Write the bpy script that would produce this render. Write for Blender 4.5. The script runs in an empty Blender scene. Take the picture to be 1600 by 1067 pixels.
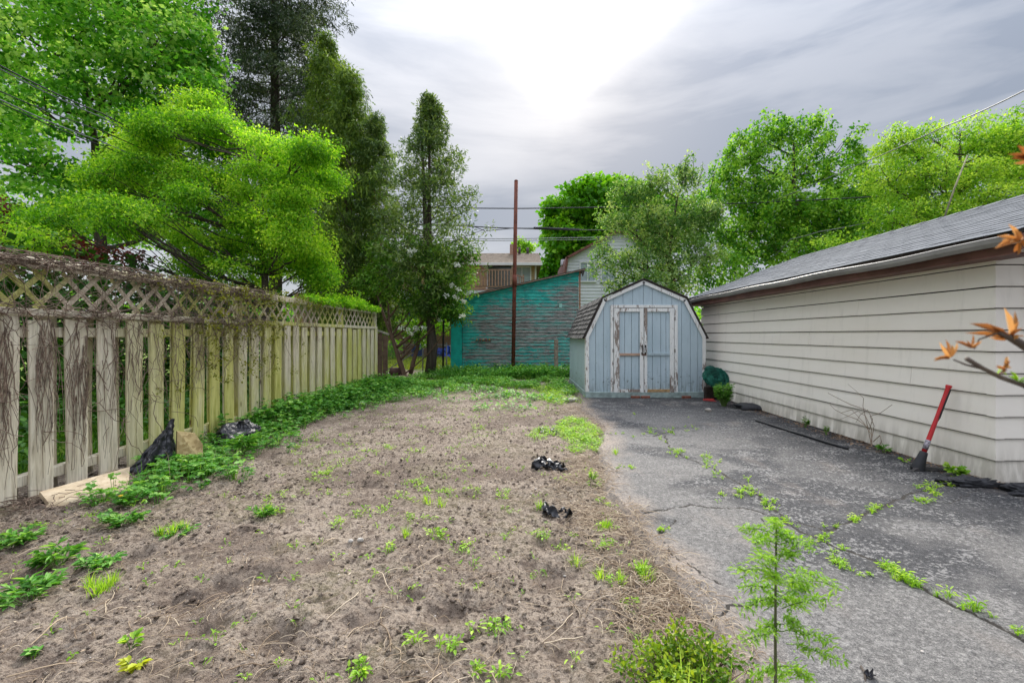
import bpy, math, random
import numpy as np
from mathutils import Vector, Matrix, Quaternion

R = math.radians
sc = bpy.context.scene
COL = sc.collection
F = 711.1           # focal length in pixels of the 1600 px wide frame
CX, CY = 815.0, 523.0
H = 1.4             # eye height

# ------------------------------------------------------------------ camera
cam_d = bpy.data.cameras.new('camera')
cam_d.sensor_width = 36.0
cam_d.lens = 16.0
cam_d.shift_x = (800 - CX) / 1600
cam_d.shift_y = -(533.5 - CY) / 1600
cam_d.clip_start = 0.05
cam_d.clip_end = 1500
cam_d.dof.use_dof = True
cam_d.dof.focus_distance = 4.0
cam_d.dof.aperture_fstop = 5.6
cam = bpy.data.objects.new('camera', cam_d)
COL.objects.link(cam)
cam.location = (0, 0, H)
cam.rotation_euler = (R(90), 0, 0)
sc.camera = cam

# ------------------------------------------------------------------ light
SUN_EL, SUN_AZ = R(33.4), R(7.6)      # azimuth measured from +Y towards +X
world = bpy.data.worlds.new('World')
sc.world = world
world.use_nodes = True
wn, wl = world.node_tree.nodes, world.node_tree.links
wn.clear()
def W_(t, **k):
    n = wn.new(t)
    for a, b in k.items(): setattr(n, a, b)
    return n
def wmath(op, a, b=None, c=None):
    n = W_('ShaderNodeMath', operation=op)
    for i, v in enumerate((a, b, c)):
        if v is None: continue
        if isinstance(v, (int, float)): n.inputs[i].default_value = v
        else: wl.new(v, n.inputs[i])
    return n.outputs[0]
def wstep(x, a, b):
    n = W_('ShaderNodeMapRange', interpolation_type='SMOOTHSTEP')
    wl.new(x, n.inputs[0]); n.inputs[1].default_value = a; n.inputs[2].default_value = b
    return n.outputs[0]
def wmix(f, a, b):
    n = W_('ShaderNodeMix', data_type='RGBA')
    wl.new(f, n.inputs[0])
    for s, v in ((6, a), (7, b)):
        if isinstance(v, tuple): n.inputs[s].default_value = (*v, 1)
        else: wl.new(v, n.inputs[s])
    return n.outputs[2]
tc = W_('ShaderNodeTexCoord')
DIR = tc.outputs['Generated']
sep = W_('ShaderNodeSeparateXYZ'); wl.new(DIR, sep.inputs[0])
dx, dy, dz = sep.outputs
zpos = wmath('MAXIMUM', dz, 0.0)
# streaky cloud noise, stretched along the drift of the clouds
mp = W_('ShaderNodeMapping'); wl.new(DIR, mp.inputs[0])
mp.inputs['Rotation'].default_value = (0, R(38), 0)
mp.inputs['Scale'].default_value = (1.1, 1.4, 6.0)
mp.inputs['Location'].default_value = (3.1, 0.4, 1.7)
nz = W_('ShaderNodeTexNoise'); wl.new(mp.outputs[0], nz.inputs[0])
nz.inputs['Scale'].default_value = 1.7; nz.inputs['Detail'].default_value = 6; nz.inputs['Roughness'].default_value = 0.55; nz.inputs['Distortion'].default_value = 0.3
mp2 = W_('ShaderNodeMapping'); wl.new(DIR, mp2.inputs[0]); mp2.inputs['Scale'].default_value = (1, 1, 2.2)
nz2 = W_('ShaderNodeTexNoise'); wl.new(mp2.outputs[0], nz2.inputs[0])
nz2.inputs['Scale'].default_value = 3.2; nz2.inputs['Detail'].default_value = 6; nz2.inputs['Roughness'].default_value = 0.5
# bank of darker cloud whose edge crosses the sky to the right of the sun
e = wmath('ADD', wmath('SUBTRACT', dx, dz), wmath('MULTIPLY', dy, 0.385))
e = wmath('ADD', e, wmath('MULTIPLY', wmath('SUBTRACT', nz2.outputs[0], 0.5), 0.34))
bank = wstep(e, -0.09, 0.10)
low = wstep(dz, 0.10, 0.30)
bank = wmath('MULTIPLY', bank, wmath('ADD', wmath('MULTIPLY', low, 0.6), 0.4))
tone = wmath('ADD', wmath('MULTIPLY', wstep(nz.outputs[0], 0.34, 0.66), 0.75), wmath('MULTIPLY', bank, -0.62))
tone = wmath('ADD', tone, 0.28)
tone_c = W_('ShaderNodeClamp'); wl.new(tone, tone_c.inputs[0])
cloud = wmix(tone_c.outputs[0], (0.078, 0.087, 0.105), (0.158, 0.161, 0.171))
# clouds thin out round the hidden sun
S = Vector((math.sin(SUN_AZ) * math.cos(SUN_EL), math.cos(SUN_AZ) * math.cos(SUN_EL), math.sin(SUN_EL)))
dot = W_('ShaderNodeVectorMath', operation='DOT_PRODUCT'); wl.new(DIR, dot.inputs[0]); dot.inputs[1].default_value = S
ang = wmath('ARCCOSINE', wmath('MINIMUM', dot.outputs['Value'], 0.99999))
ang = wmath('ADD', ang, wmath('MULTIPLY', wmath('SUBTRACT', nz2.outputs[0], 0.5), 0.10))
ang = wmath('ADD', ang, wmath('MULTIPLY', bank, 0.10))
glow1 = wmath('POWER', wmath('SUBTRACT', 1.0, wstep(ang, 0.0, 0.19)), 2.8)
glow2 = wmath('POWER', wmath('SUBTRACT', 1.0, wstep(ang, 0.02, 0.50)), 1.9)
cloud = wmix(wmath('MULTIPLY', glow2, 0.38), cloud, (0.21, 0.208, 0.207))
cloud = wmix(wmath('MULTIPLY', glow1, 0.95), cloud, (.85, .84, .82))
# zenith boosted well beyond a natural overcast, added to light the walls
zen = wmath('ADD', wmath('MULTIPLY', wmath('POWER', zpos, 4.0), 7.5), 1.0)
sc_ = W_('ShaderNodeVectorMath', operation='SCALE'); wl.new(cloud, sc_.inputs[0]); wl.new(zen, sc_.inputs['Scale'])
bg_c = W_('ShaderNodeBackground'); wl.new(sc_.outputs[0], bg_c.inputs[0]); bg_c.inputs[1].default_value = 0.93
sky = W_('ShaderNodeTexSky', sky_type='NISHITA')
sky.sun_disc = False; sky.sun_elevation = SUN_EL; sky.sun_rotation = SUN_AZ
bg_s = W_('ShaderNodeBackground'); wl.new(sky.outputs[0], bg_s.inputs[0]); bg_s.inputs[1].default_value = 0.05
mxw = W_('ShaderNodeMixShader'); mxw.inputs[0].default_value = 0.93
wl.new(bg_s.outputs[0], mxw.inputs[1]); wl.new(bg_c.outputs[0], mxw.inputs[2])
outw = W_('ShaderNodeOutputWorld'); wl.new(mxw.outputs[0], outw.inputs[0])

sun_d = bpy.data.lights.new('sun', 'SUN')
sun_d.energy = 1.5; sun_d.angle = R(14); sun_d.color = (1, 0.95, 0.88)
sun = bpy.data.objects.new('sun', sun_d); COL.objects.link(sun)
sun.rotation_euler = (-S).to_track_quat('-Z', 'Y').to_euler()
sun.location = (2, 12, 20)

sc.view_settings.view_transform = 'Standard'
sc.view_settings.look = 'None'
sc.view_settings.exposure = 2.08
sc.view_settings.gamma = 1.0
sc.view_settings.use_curve_mapping = False
sc.cycles.max_bounces = 6
sc.cycles.diffuse_bounces = 4
sc.cycles.transmission_bounces = 4
sc.cycles.transparent_max_bounces = 6

# ------------------------------------------------------------------ helpers
def P(px, py, Y):
    return Vector(((px - CX) / F * Y, Y, H + (CY - py) / F * Y))
def G(px, py):
    Y = F * H / (py - CY)
    return ((px - CX) / F * Y, Y)

def setp(o, label=None, cat=None, group=None, kind=None):
    if label: o['label'] = label
    if cat: o['category'] = cat
    if group: o['group'] = group
    if kind: o['kind'] = kind
    return o
def empty(name, loc, label, cat, group=None, rz=0.0):
    o = bpy.data.objects.new(name, None)
    o.empty_display_size = 0.2
    o.location = loc; o.rotation_euler = (0, 0, rz)
    COL.objects.link(o)
    return setp(o, label, cat, group)
def link(name, me, parent=None, world=False):
    o = bpy.data.objects.new(name, me)
    COL.objects.link(o)
    if parent is not None:
        o.parent = parent
        if world:     # geometry given in world space
            top = parent
            m = Matrix.Identity(4)
            while top is not None:
                m = Matrix.LocRotScale(top.location, top.rotation_euler, top.scale) @ m
                top = top.parent
            inv = m.inverted()
            o.location = inv.to_translation(); o.rotation_euler = inv.to_euler()
    return o
def npmesh(name, V, polys, mat, parent=None, world=False, attrs=None, smooth=False, matidx=None):
    me = bpy.data.meshes.new(name)
    V = np.asarray(V, dtype=np.float32)
    if not isinstance(polys, list): polys = [polys]
    polys = [np.asarray(p, dtype=np.int32) for p in polys if len(p)]
    loops = np.concatenate([p.ravel() for p in polys])
    tot = np.concatenate([np.full(len(p), p.shape[1], dtype=np.int32) for p in polys])
    start = np.concatenate([[0], np.cumsum(tot)[:-1]]).astype(np.int32)
    me.vertices.add(len(V)); me.vertices.foreach_set('co', V.ravel())
    me.loops.add(len(loops)); me.loops.foreach_set('vertex_index', loops)
    me.polygons.add(len(tot)); me.polygons.foreach_set('loop_start', start); me.polygons.foreach_set('loop_total', tot)
    if smooth: me.polygons.foreach_set('use_smooth', np.ones(len(tot), dtype=bool))
    for m in (mat if isinstance(mat, (list, tuple)) else [mat]): me.materials.append(m)
    if matidx is not None: me.polygons.foreach_set('material_index', np.asarray(matidx, dtype=np.int32))
    me.update(calc_edges=True)
    if attrs:
        for k, a in attrs.items():
            at = me.attributes.new(k, 'FLOAT', 'POINT')
            at.data.foreach_set('value', np.asarray(a, dtype=np.float32))
    return link(name, me, parent, world)

class MB:
    """collects polygons of one mesh"""
    def __init__(s): s.v = []; s.f = []; s.sm = []
    def poly(s, vs, faces, smooth=False):
        b = len(s.v); s.v += [tuple(v) for v in vs]
        for f in faces: s.f.append(tuple(i + b for i in f)); s.sm.append(smooth)
    def box(s, c, d, M=None, bev=0.0):
        hx, hy, hz = d[0] / 2, d[1] / 2, d[2] / 2
        if bev <= 0:
            vs = [Vector((x * hx, y * hy, z * hz)) for x in (-1, 1) for y in (-1, 1) for z in (-1, 1)]
            fs = [(0, 1, 3, 2), (4, 6, 7, 5), (0, 4, 5, 1), (2, 3, 7, 6), (0, 2, 6, 4), (1, 5, 7, 3)]
        else:
            b = min(bev, hx * .9, hy * .9, hz * .9)
            vs, idx = [], {}
            for sx in (-1, 1):
                for sy in (-1, 1):
                    for sz in (-1, 1):
                        for a in range(3):
                            p = [sx * (hx - b), sy * (hy - b), sz * (hz - b)]
                            p[a] += (sx, sy, sz)[a] * b
                            idx[(sx, sy, sz, a)] = len(vs); vs.append(Vector(p))
            fs = []
            def q(ks, n):
                f = [idx[k] for k in ks]
                a_, b_, c_ = vs[f[0]], vs[f[1]], vs[f[2]]
                if (b_ - a_).cross(c_ - b_).dot(n) < 0: f.reverse()
                fs.append(tuple(f))
            for a in range(3):
                o1, o2 = [i for i in range(3) if i != a]
                for sg in (-1, 1):
                    ks = []
                    for (u, w) in ((-1, -1), (1, -1), (1, 1), (-1, 1)):
                        t = [0, 0, 0]; t[a] = sg; t[o1] = u; t[o2] = w; ks.append((*t, a))
                    n = Vector((0, 0, 0)); n[a] = sg; q(ks, n)
            for a in range(3):
                o1, o2 = [i for i in range(3) if i != a]
                for u in (-1, 1):
                    for w in (-1, 1):
                        t0 = [0, 0, 0]; t0[a] = -1; t0[o1] = u; t0[o2] = w
                        t1 = list(t0); t1[a] = 1
                        n = Vector((0, 0, 0)); n[o1] = u; n[o2] = w
                        q([(*t0, o1), (*t1, o1), (*t1, o2), (*t0, o2)], n)
            for sx in (-1, 1):
                for sy in (-1, 1):
                    for sz in (-1, 1):
                        q([(sx, sy, sz, 0), (sx, sy, sz, 1), (sx, sy, sz, 2)], Vector((sx, sy, sz)))
        if M is not None: vs = [M @ v for v in vs]
        c = Vector(c); s.poly([v + c for v in vs], fs)
        return s
    def tube(s, pts, rad, n=6, smooth=True, caps=True):
        pts = [Vector(p) for p in pts]
        if isinstance(rad, (int, float)): rad = [rad] * len(pts)
        vs = []; up = None
        for i, p in enumerate(pts):
            t = (pts[min(i + 1, len(pts) - 1)] - pts[max(i - 1, 0)])
            if t.length < 1e-9: t = Vector((0, 0, 1))
            t.normalize()
            if up is None:
                up = Vector((0, 0, 1)) if abs(t.z) < .9 else Vector((1, 0, 0))
            a = t.cross(up); 
            if a.length < 1e-6: a = t.orthogonal()
            a.normalize(); b = a.cross(t).normalized(); up = b
            for k in range(n):
                th = 2 * math.pi * k / n
                vs.append(p + (a * math.cos(th) + b * math.sin(th)) * rad[i])
        fs = []
        for i in range(len(pts) - 1):
            for k in range(n):
                k2 = (k + 1) % n
                fs.append((i * n + k, i * n + k2, (i + 1) * n + k2, (i + 1) * n + k))
        if caps:
            fs.append(tuple(range(n - 1, -1, -1))); fs.append(tuple((len(pts) - 1) * n + k for k in range(n)))
        s.poly(vs, fs, smooth)
        return s
    def prism(s, pts, off):
        """pts: planar loop (list of 3D points), extruded by off"""
        pts = [Vector(p) for p in pts]; off = Vector(off); n = len(pts)
        vs = pts + [p + off for p in pts]
        nrm = Vector((0, 0, 0))
        for i in range(n): nrm += pts[i].cross(pts[(i + 1) % n])
        fl = nrm.dot(off) > 0
        fs = [tuple(range(n))[::-1] if fl else tuple(range(n)), tuple(range(n, 2 * n)) if fl else tuple(range(2 * n - 1, n - 1, -1))]
        for i in range(n):
            j = (i + 1) % n
            fs.append((i, j, n + j, n + i) if fl else (j, i, n + i, n + j))
        s.poly(vs, fs)
        return s
    def mesh(s, name, mat):
        me = bpy.data.meshes.new(name)
        me.from_pydata(s.v, [], s.f)
        me.polygons.foreach_set('use_smooth', s.sm)
        me.materials.append(mat)
        return me
    def build(s, name, mat, parent=None, world=False):
        return link(name, s.mesh(name, mat), parent, world)

# numpy value noise
def _h(ix, iy, iz, seed):
    n = (ix * 374761393 + iy * 668265263 + iz * 2147483647 + seed * 1274126177) & 0xffffffff
    n = ((n ^ (n >> 13)) * 1274126177) & 0xffffffff
    n = (n ^ (n >> 16)) & 0xffffffff
    return n.astype(np.float64) / 4294967295.0
def vnoise(x, y, seed=0):
    x = np.asarray(x, dtype=np.float64); y = np.asarray(y, dtype=np.float64)
    ix = np.floor(x).astype(np.int64); iy = np.floor(y).astype(np.int64)
    fx = x - ix; fy = y - iy
    fx = fx * fx * (3 - 2 * fx); fy = fy * fy * (3 - 2 * fy)
    z = np.zeros_like(ix)
    a = _h(ix, iy, z, seed); b = _h(ix + 1, iy, z, seed); c = _h(ix, iy + 1, z, seed); d = _h(ix + 1, iy + 1, z, seed)
    return (a * (1 - fx) + b * fx) * (1 - fy) + (c * (1 - fx) + d * fx) * fy
def fbm(x, y, seed=0, octv=4, gain=.5):
    s = 0; a = 1; t = 0
    for i in range(octv):
        s = s + a * vnoise(x * 2 ** i + i * 17.3, y * 2 ** i - i * 9.1, seed + i); t += a; a *= gain
    return s / t

# ------------------------------------------------------------------ materials
class NT:
    def __init__(s, name):
        s.m = bpy.data.materials.new(name); s.m.use_nodes = True
        s.n = s.m.node_tree.nodes; s.l = s.m.node_tree.links
        s.b = s.n['Principled BSDF']; s.b.inputs['Specular IOR Level'].default_value = 0.3
        s.out = s.n['Material Output']
    def nd(s, t, **k):
        n = s.n.new(t)
        for a, b in k.items(): setattr(n, a, b)
        return n
    def put(s, sock, v):
        if isinstance(v, tuple): sock.default_value = (*v, 1) if len(v) == 3 and sock.type == 'RGBA' else v
        elif isinstance(v, (int, float)): sock.default_value = v
        else: s.l.new(v, sock)
    def math(s, op, a, b=None):
        n = s.nd('ShaderNodeMath', operation=op); s.put(n.inputs[0], a)
        if b is not None: s.put(n.inputs[1], b)
        return n.outputs[0]
    def coord(s, kind='pos', scale=(1, 1, 1), rot=(0, 0, 0), rnd=False):
        if kind == 'pos': v = s.nd('ShaderNodeNewGeometry').outputs['Position']
        else: v = s.nd('ShaderNodeTexCoord').outputs['Object']
        m = s.nd('ShaderNodeMapping'); s.l.new(v, m.inputs[0])
        m.inputs['Scale'].default_value = scale; m.inputs['Rotation'].default_value = rot
        if rnd:
            oi = s.nd('ShaderNodeObjectInfo')
            c = s.nd('ShaderNodeCombineXYZ')
            s.l.new(s.math('MULTIPLY', oi.outputs['Random'], 37.0), c.inputs[0])
            s.l.new(s.math('MULTIPLY', oi.outputs['Random'], 91.0), c.inputs[1])
            s.l.new(c.outputs[0], m.inputs['Location'])
        return m.outputs[0]
    def noise(s, v, sc_=1.0, det=4, rough=.55, dist=0.0):
        n = s.nd('ShaderNodeTexNoise'); s.l.new(v, n.inputs[0])
        n.inputs['Scale'].default_value = sc_; n.inputs['Detail'].default_value = det
        n.inputs['Roughness'].default_value = rough; n.inputs['Distortion'].default_value = dist
        return n.outputs[0]
    def step(s, x, a, b, smooth=True):
        n = s.nd('ShaderNodeMapRange', interpolation_type='SMOOTHSTEP' if smooth else 'LINEAR')
        s.put(n.inputs[0], x); n.inputs[1].default_value = a; n.inputs[2].default_value = b
        return n.outputs[0]
    def mix(s, f, a, b, bt='MIX'):
        n = s.nd('ShaderNodeMix', data_type='RGBA', blend_type=bt)
        s.put(n.inputs[0], f); s.put(n.inputs[6], a); s.put(n.inputs[7], b)
        return n.outputs[2]
    def ramp(s, f, stops):
        n = s.nd('ShaderNodeValToRGB'); s.put(n.inputs[0], f)
        el = n.color_ramp.elements
        while len(el) < len(stops): el.new(0.5)
        for e_, (p, c) in zip(el, stops): e_.position = p; e_.color = (*c, 1)
        return n.outputs[0]
    def bump(s, h, st=.3, d=.01):
        n = s.nd('ShaderNodeBump'); n.inputs['Strength'].default_value = st; n.inputs['Distance'].default_value = d
        s.put(n.inputs['Height'], h); s.l.new(n.outputs[0], s.b.inputs['Normal'])
    def color(s, c): s.put(s.b.inputs['Base Color'], c); return s
    def rough(s, r): s.put(s.b.inputs['Roughness'], r); return s
    def attr(s, name): return s.nd('ShaderNodeAttribute', attribute_name=name).outputs['Fac']
    def xyz(s):
        g = s.nd('ShaderNodeNewGeometry'); q = s.nd('ShaderNodeSeparateXYZ'); s.l.new(g.outputs['Position'], q.inputs[0]); return q.outputs
    def rand(s): return s.nd('ShaderNodeObjectInfo').outputs['Random']

MAT = {}
def plain(name, c, rough=.7, var=.25, scale=6.0, bump=0.0, metal=0.0, spec=.3):
    if name in MAT: return MAT[name]
    t = NT(name)
    n = t.noise(t.coord('pos'), scale, 5, .6)
    lo = tuple(x * (1 - var) for x in c); hi = tuple(min(1, x * (1 + var)) for x in c)
    t.color(t.ramp(n, [(.3, lo), (.7, hi)])).rough(rough)
    t.b.inputs['Metallic'].default_value = metal; t.b.inputs['Specular IOR Level'].default_value = spec
    if bump: t.bump(t.noise(t.coord('pos'), scale * 6, 4, .6), bump, .01)
    MAT[name] = t.m; return t.m

def leafmat(name, dark, mid, light, trans=.4, rough=.55, tcol=None):
    t = NT(name)
    c = t.ramp(t.attr('rnd'), [(0.05, dark), (.5, mid), (.95, light)])
    t.color(c).rough(rough)
    t.b.inputs['Specular IOR Level'].default_value = .25
    tr = t.nd('ShaderNodeBsdfTranslucent')
    tm = t.mix(1.0, c, tcol or (1.45, 1.35, .55), 'MULTIPLY'); t.l.new(tm, tr.inputs[0])
    mx = t.nd('ShaderNodeMixShader'); mx.inputs[0].default_value = trans
    t.l.new(t.b.outputs[0], mx.inputs[1]); t.l.new(tr.outputs[0], mx.inputs[2])
    t.l.new(mx.outputs[0], t.out.inputs[0])
    return t.m

def bark(name, a, b, sc_=1.0):
    t = NT(name)
    v = t.coord('pos', (14 * sc_, 14 * sc_, 3 * sc_))
    n = t.noise(v, 1.0, 6, .65)
    t.color(t.ramp(n, [(.3, a), (.7, b)])).rough(.9); t.bump(n, .6, .02)
    return t.m

# weathered fence wood with algae
def fence_wood():
    t = NT('weathered_fence_wood')
    g = t.noise(t.coord('pos', (30, 30, 2.2), rnd=True), 1.0, 5, .65, .6)
    f = t.noise(t.coord('pos', (90, 90, 5), rnd=True), 1.0, 3, .6)
    base = t.ramp(g, [(.26, (.16, .12, .09)), (.36, (.52, .455, .355)), (.60, (.78, .72, .60))])
    warm = t.ramp(g, [(.26, (.17, .12, .065)), (.36, (.49, .42, .28)), (.60, (.70, .63, .46))])
    x, y, z = t.xyz()
    yf = t.step(y, 3.9, 6.2)
    base = t.mix(t.math('MULTIPLY', yf, .55), base, warm)
    rn = t.rand()
    patch = t.noise(t.coord('pos', (5, 5, 1.6), rnd=True), 1.0, 4, .6)
    lowz = t.math('SUBTRACT', 1.0, t.step(z, .1, 1.5))
    al = t.math('ADD', t.math('MULTIPLY', patch, .75), t.math('MULTIPLY', rn, .42))
    al = t.math('ADD', al, t.math('MULTIPLY', lowz, .12))
    al = t.step(al, .38, .78)
    al = t.math('MULTIPLY', al, t.math('ADD', t.math('MULTIPLY', t.step(y, 4.1, 5.6), .92), .05))
    alg = t.ramp(g, [(.26, (.14, .13, .025)), (.36, (.42, .41, .085)), (.60, (.63, .61, .21))])
    c = t.mix(al, base, alg)
    c = t.mix(t.math('MULTIPLY', t.step(f, .56, .72), .5), c, (.13, .10, .07))
    v = t.nd('ShaderNodeTexVoronoi'); t.l.new(t.coord('pos', (7, 7, 1.6), rnd=True), v.inputs[0]); v.inputs['Scale'].default_value = 1.0
    c = t.mix(t.math('SUBTRACT', 1.0, t.step(v.outputs[0], .03, .09)), c, (.10, .06, .035))
    t.color(c).rough(.9); t.bump(t.math('ADD', g, f), .5, .006)
    return t.m

def lattice_wood():
    t = NT('lattice_wood')
    g = t.noise(t.coord('pos', (30, 30, 30), rnd=True), 1.0, 5, .65)
    c1 = t.ramp(g, [(.3, (.28, .22, .15)), (.62, (.66, .58, .46))])
    c2 = t.ramp(g, [(.3, (.25, .24, .06)), (.62, (.58, .57, .21))])
    p = t.noise(t.coord('pos', (1.5, 1.5, 1.5)), 1.0, 2, .5)
    t.color(t.mix(t.step(p, .42, .58), c1, c2)).rough(.9); t.bump(g, .5, .004)
    return t.m

def garage_paint():
    t = NT('cream_siding_paint')
    n = t.noise(t.coord('pos', (1, .6, 2.5)), 1.0, 6, .6)
    st = t.noise(t.coord('pos', (9, 9, 1.3)), 1.0, 5, .65)
    c = t.ramp(n, [(.3, (.82, .765, .68)), (.7, (.88, .835, .76))])
    c = t.mix(t.math('MULTIPLY', t.step(st, .52, .76), .22), c, (.48, .45, .39))
    x, y, z = t.xyz()
    d = t.math('MULTIPLY', t.math('SUBTRACT', 1.0, t.step(z, .02, .45)), t.step(st, .3, .6))
    c = t.mix(t.math('MULTIPLY', d, .7), c, (.33, .30, .24))
    t.color(c).rough(.55); t.bump(t.noise(t.coord('pos', (3, 3, 60)), 1.0, 3, .6), .12, .003)
    return t.m

def shed_paint():
    t = NT('blue_grey_shed_paint')
    n = t.noise(t.coord('pos', (2, 2, 1)), 1.0, 5, .6)
    st = t.noise(t.coord('pos', (22, 22, 2.5), rnd=True), 1.0, 5, .7)
    c = t.ramp(n, [(.3, (.36, .465, .53)), (.7, (.46, .565, .63))])
    c = t.mix(t.math('MULTIPLY', t.step(st, .5, .75), .45), c, (.26, .33, .37))
    x, y, z = t.xyz()
    fl = t.noise(t.coord('pos', (11, 11, 16)), 1.0, 6, .75)
    low = t.math('SUBTRACT', 1.0, t.step(z, .1, 1.0))
    dirt = t.step(t.math('ADD', fl, t.math('MULTIPLY', low, .10)), .66, .72)
    c = t.mix(t.math('MULTIPLY', dirt, .8), c, (.10, .105, .10))
    d2 = t.math('MULTIPLY', t.math('SUBTRACT', 1.0, t.step(z, .1, .55)), t.step(st, .35, .6))
    c = t.mix(t.math('MULTIPLY', d2, .5), c, (.16, .19, .17))
    t.color(c).rough(.6); t.bump(st, .25, .004)
    return t.m

def peeling_white(name='peeling_white_trim', amt=.49):
    t = NT(name)
    v = t.coord('pos', (26, 26, 5), rnd=True)
    n = t.noise(v, 1.0, 7, .72)
    b = t.noise(t.coord('pos', (3, 3, 1.2), rnd=True), 1.0, 3, .5)
    zz = t.xyz()[2]
    lowz = t.math('SUBTRACT', 1.0, t.step(zz, .1, .9))
    k = t.step(t.math('ADD', t.math('ADD', n, t.math('MULTIPLY', lowz, .07)), t.math('MULTIPLY', t.math('SUBTRACT', b, .5), .7)), amt + .01, amt + .05)
    g = t.noise(t.coord('pos', (60, 60, 6), rnd=True), 1.0, 4, .7)
    wood = t.ramp(g, [(.3, (.15, .115, .095)), (.7, (.33, .28, .25))])
    wh = t.ramp(g, [(.3, (.60, .62, .62)), (.6, (.76, .77, .76))])
    t.color(t.mix(k, wh, wood)).rough(.75); t.bump(t.math('SUBTRACT', 1.0, k), .5, .003)
    return t.m

def teal_peel(name, horiz=True):
    t = NT(name)
    v = t.coord('pos', (3.6, 5, 38) if horiz else (14, 14, 3), rnd=True)
    n = t.noise(v, 1.0, 8, .74, .3)
    big = t.noise(t.coord('pos', (.55, 1, 1.3)), 1.0, 3, .55)
    x, y, z = t.xyz()
    # paint held on best at the left end, under the roof and at the foot
    xf = t.math('SUBTRACT', 1.0, t.step(x, -2.5, -.6))
    up = t.step(t.math('SUBTRACT', z, t.math('MULTIPLY', x, .2)), 2.1, 3.1)
    foot = t.math('SUBTRACT', 1.0, t.step(z, .05, .6))
    k = t.math('ADD', t.math('ADD', n, t.math('MULTIPLY', big, .55)), t.math('MULTIPLY', xf, .13))
    k = t.math('ADD', k, t.math('ADD', t.math('MULTIPLY', up, .14), t.math('MULTIPLY', foot, .08)))
    k = t.math('ADD', k, t.math('MULTIPLY', t.math('SUBTRACT', t.rand(), .5), .05))
    k = t.step(k, .835, .855)
    g = t.noise(t.coord('pos', (5, 40, 60) if horiz else (50, 50, 5), rnd=True), 1.0, 5, .7)
    wood = t.ramp(g, [(.36, (.035, .037, .038)), (.49, (.19, .185, .18)), (.68, (.46, .44, .415))])
    wood = t.mix(t.step(t.noise(t.coord('pos', (1.5, 1, 14)), 1.0, 3, .6), .45, .7), wood, t.mix(.5, wood, (.03, .55, .47)))
    pt = t.noise(t.coord('pos', (4, 4, 4)), 1.0, 4, .6)
    paint = t.ramp(pt, [(.3, (.01, .25, .225)), (.7, (.05, .52, .45))])
    t.color(t.mix(k, wood, paint)).rough(.75); t.bump(t.math('ADD', t.math('MULTIPLY', k, .8), g), .5, .004)
    return t.m

def shingle_mat(name, a, b, s=1.0):
    t = NT(name)
    gr = t.noise(t.coord('pos', (1, 1, 1)), 220 * s, 2, .6)
    pa = t.noise(t.coord('pos', (4, 1.6, 4), rnd=True), 1.0, 4, .6)
    c = t.ramp(pa, [(.3, a), (.7, b)])
    c = t.mix(t.math('MULTIPLY', t.step(gr, .45, .7), .4), c, tuple(min(1, x * 1.8) for x in b))
    c = t.mix(t.math('MULTIPLY', t.math('SUBTRACT', t.rand(), .5), .5), c, a)
    t.color(c).rough(.95); t.bump(gr, .5, .004)
    return t.m

def rust():
    t = NT('rusty_iron')
    n = t.noise(t.coord('pos', (12, 12, 5)), 1.0, 6, .7)
    t.color(t.ramp(n, [(.3, (.055, .022, .016)), (.55, (.15, .045, .028)), (.8, (.26, .10, .06))])).rough(.85); t.bump(n, .5, .004)
    return t.m

def black_plastic():
    t = NT('black_plastic_film')
    n = t.noise(t.coord('pos'), 22, 5, .6, 1.5)
    t.color((.018, .019, .024)).rough(.40); t.b.inputs['Specular IOR Level'].default_value = .35
    t.bump(n, .35, .01)
    return t.m

def soil_mat():
    t = NT('bare_soil')
    v = t.coord('pos')
    n1 = t.noise(v, 1.1, 5, .6); n2 = t.noise(v, 16, 6, .7); n3 = t.noise(v, 120, 3, .6)
    c = t.ramp(n1, [(.3, (.235, .187, .145)), (.7, (.40, .333, .268))])
    n4 = t.noise(v, 45, 5, .75)
    c = t.mix(t.math('MULTIPLY', t.step(n2, .50, .62), .7), c, (.125, .096, .077))
    c = t.mix(t.math('MULTIPLY', t.step(n4, .515, .585), .8), c, (.075, .057, .046))
    c = t.mix(t.math('MULTIPLY', t.math('SUBTRACT', 1.0, t.step(n4, .36, .45)), .5), c, (.40, .35, .30))
    c = t.mix(t.math('MULTIPLY', t.step(n3, .55, .75), .5), c, (.46, .40, .34))
    c = t.mix(t.math('MULTIPLY', t.math('SUBTRACT', 1.0, t.step(n3, .28, .42)), .55), c, (.10, .075, .06))
    # darker brown in the hollows, in random patches and between clods
    c = t.mix(t.math('MULTIPLY', t.step(t.attr('umber'), 0.0, 1.0), .62), c, (.115, .085, .068))
    c = t.mix(t.math('MULTIPLY', t.attr('moss'), t.step(n2, .35, .65)), c, (.12, .13, .03))
    t.color(c).rough(1.0); t.b.inputs['Specular IOR Level'].default_value = .1
    t.bump(t.math('ADD', t.math('ADD', n2, t.math('MULTIPLY', n4, .8)), t.math('MULTIPLY', n3, .4)), 1.0, .03)
    return t.m

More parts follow.
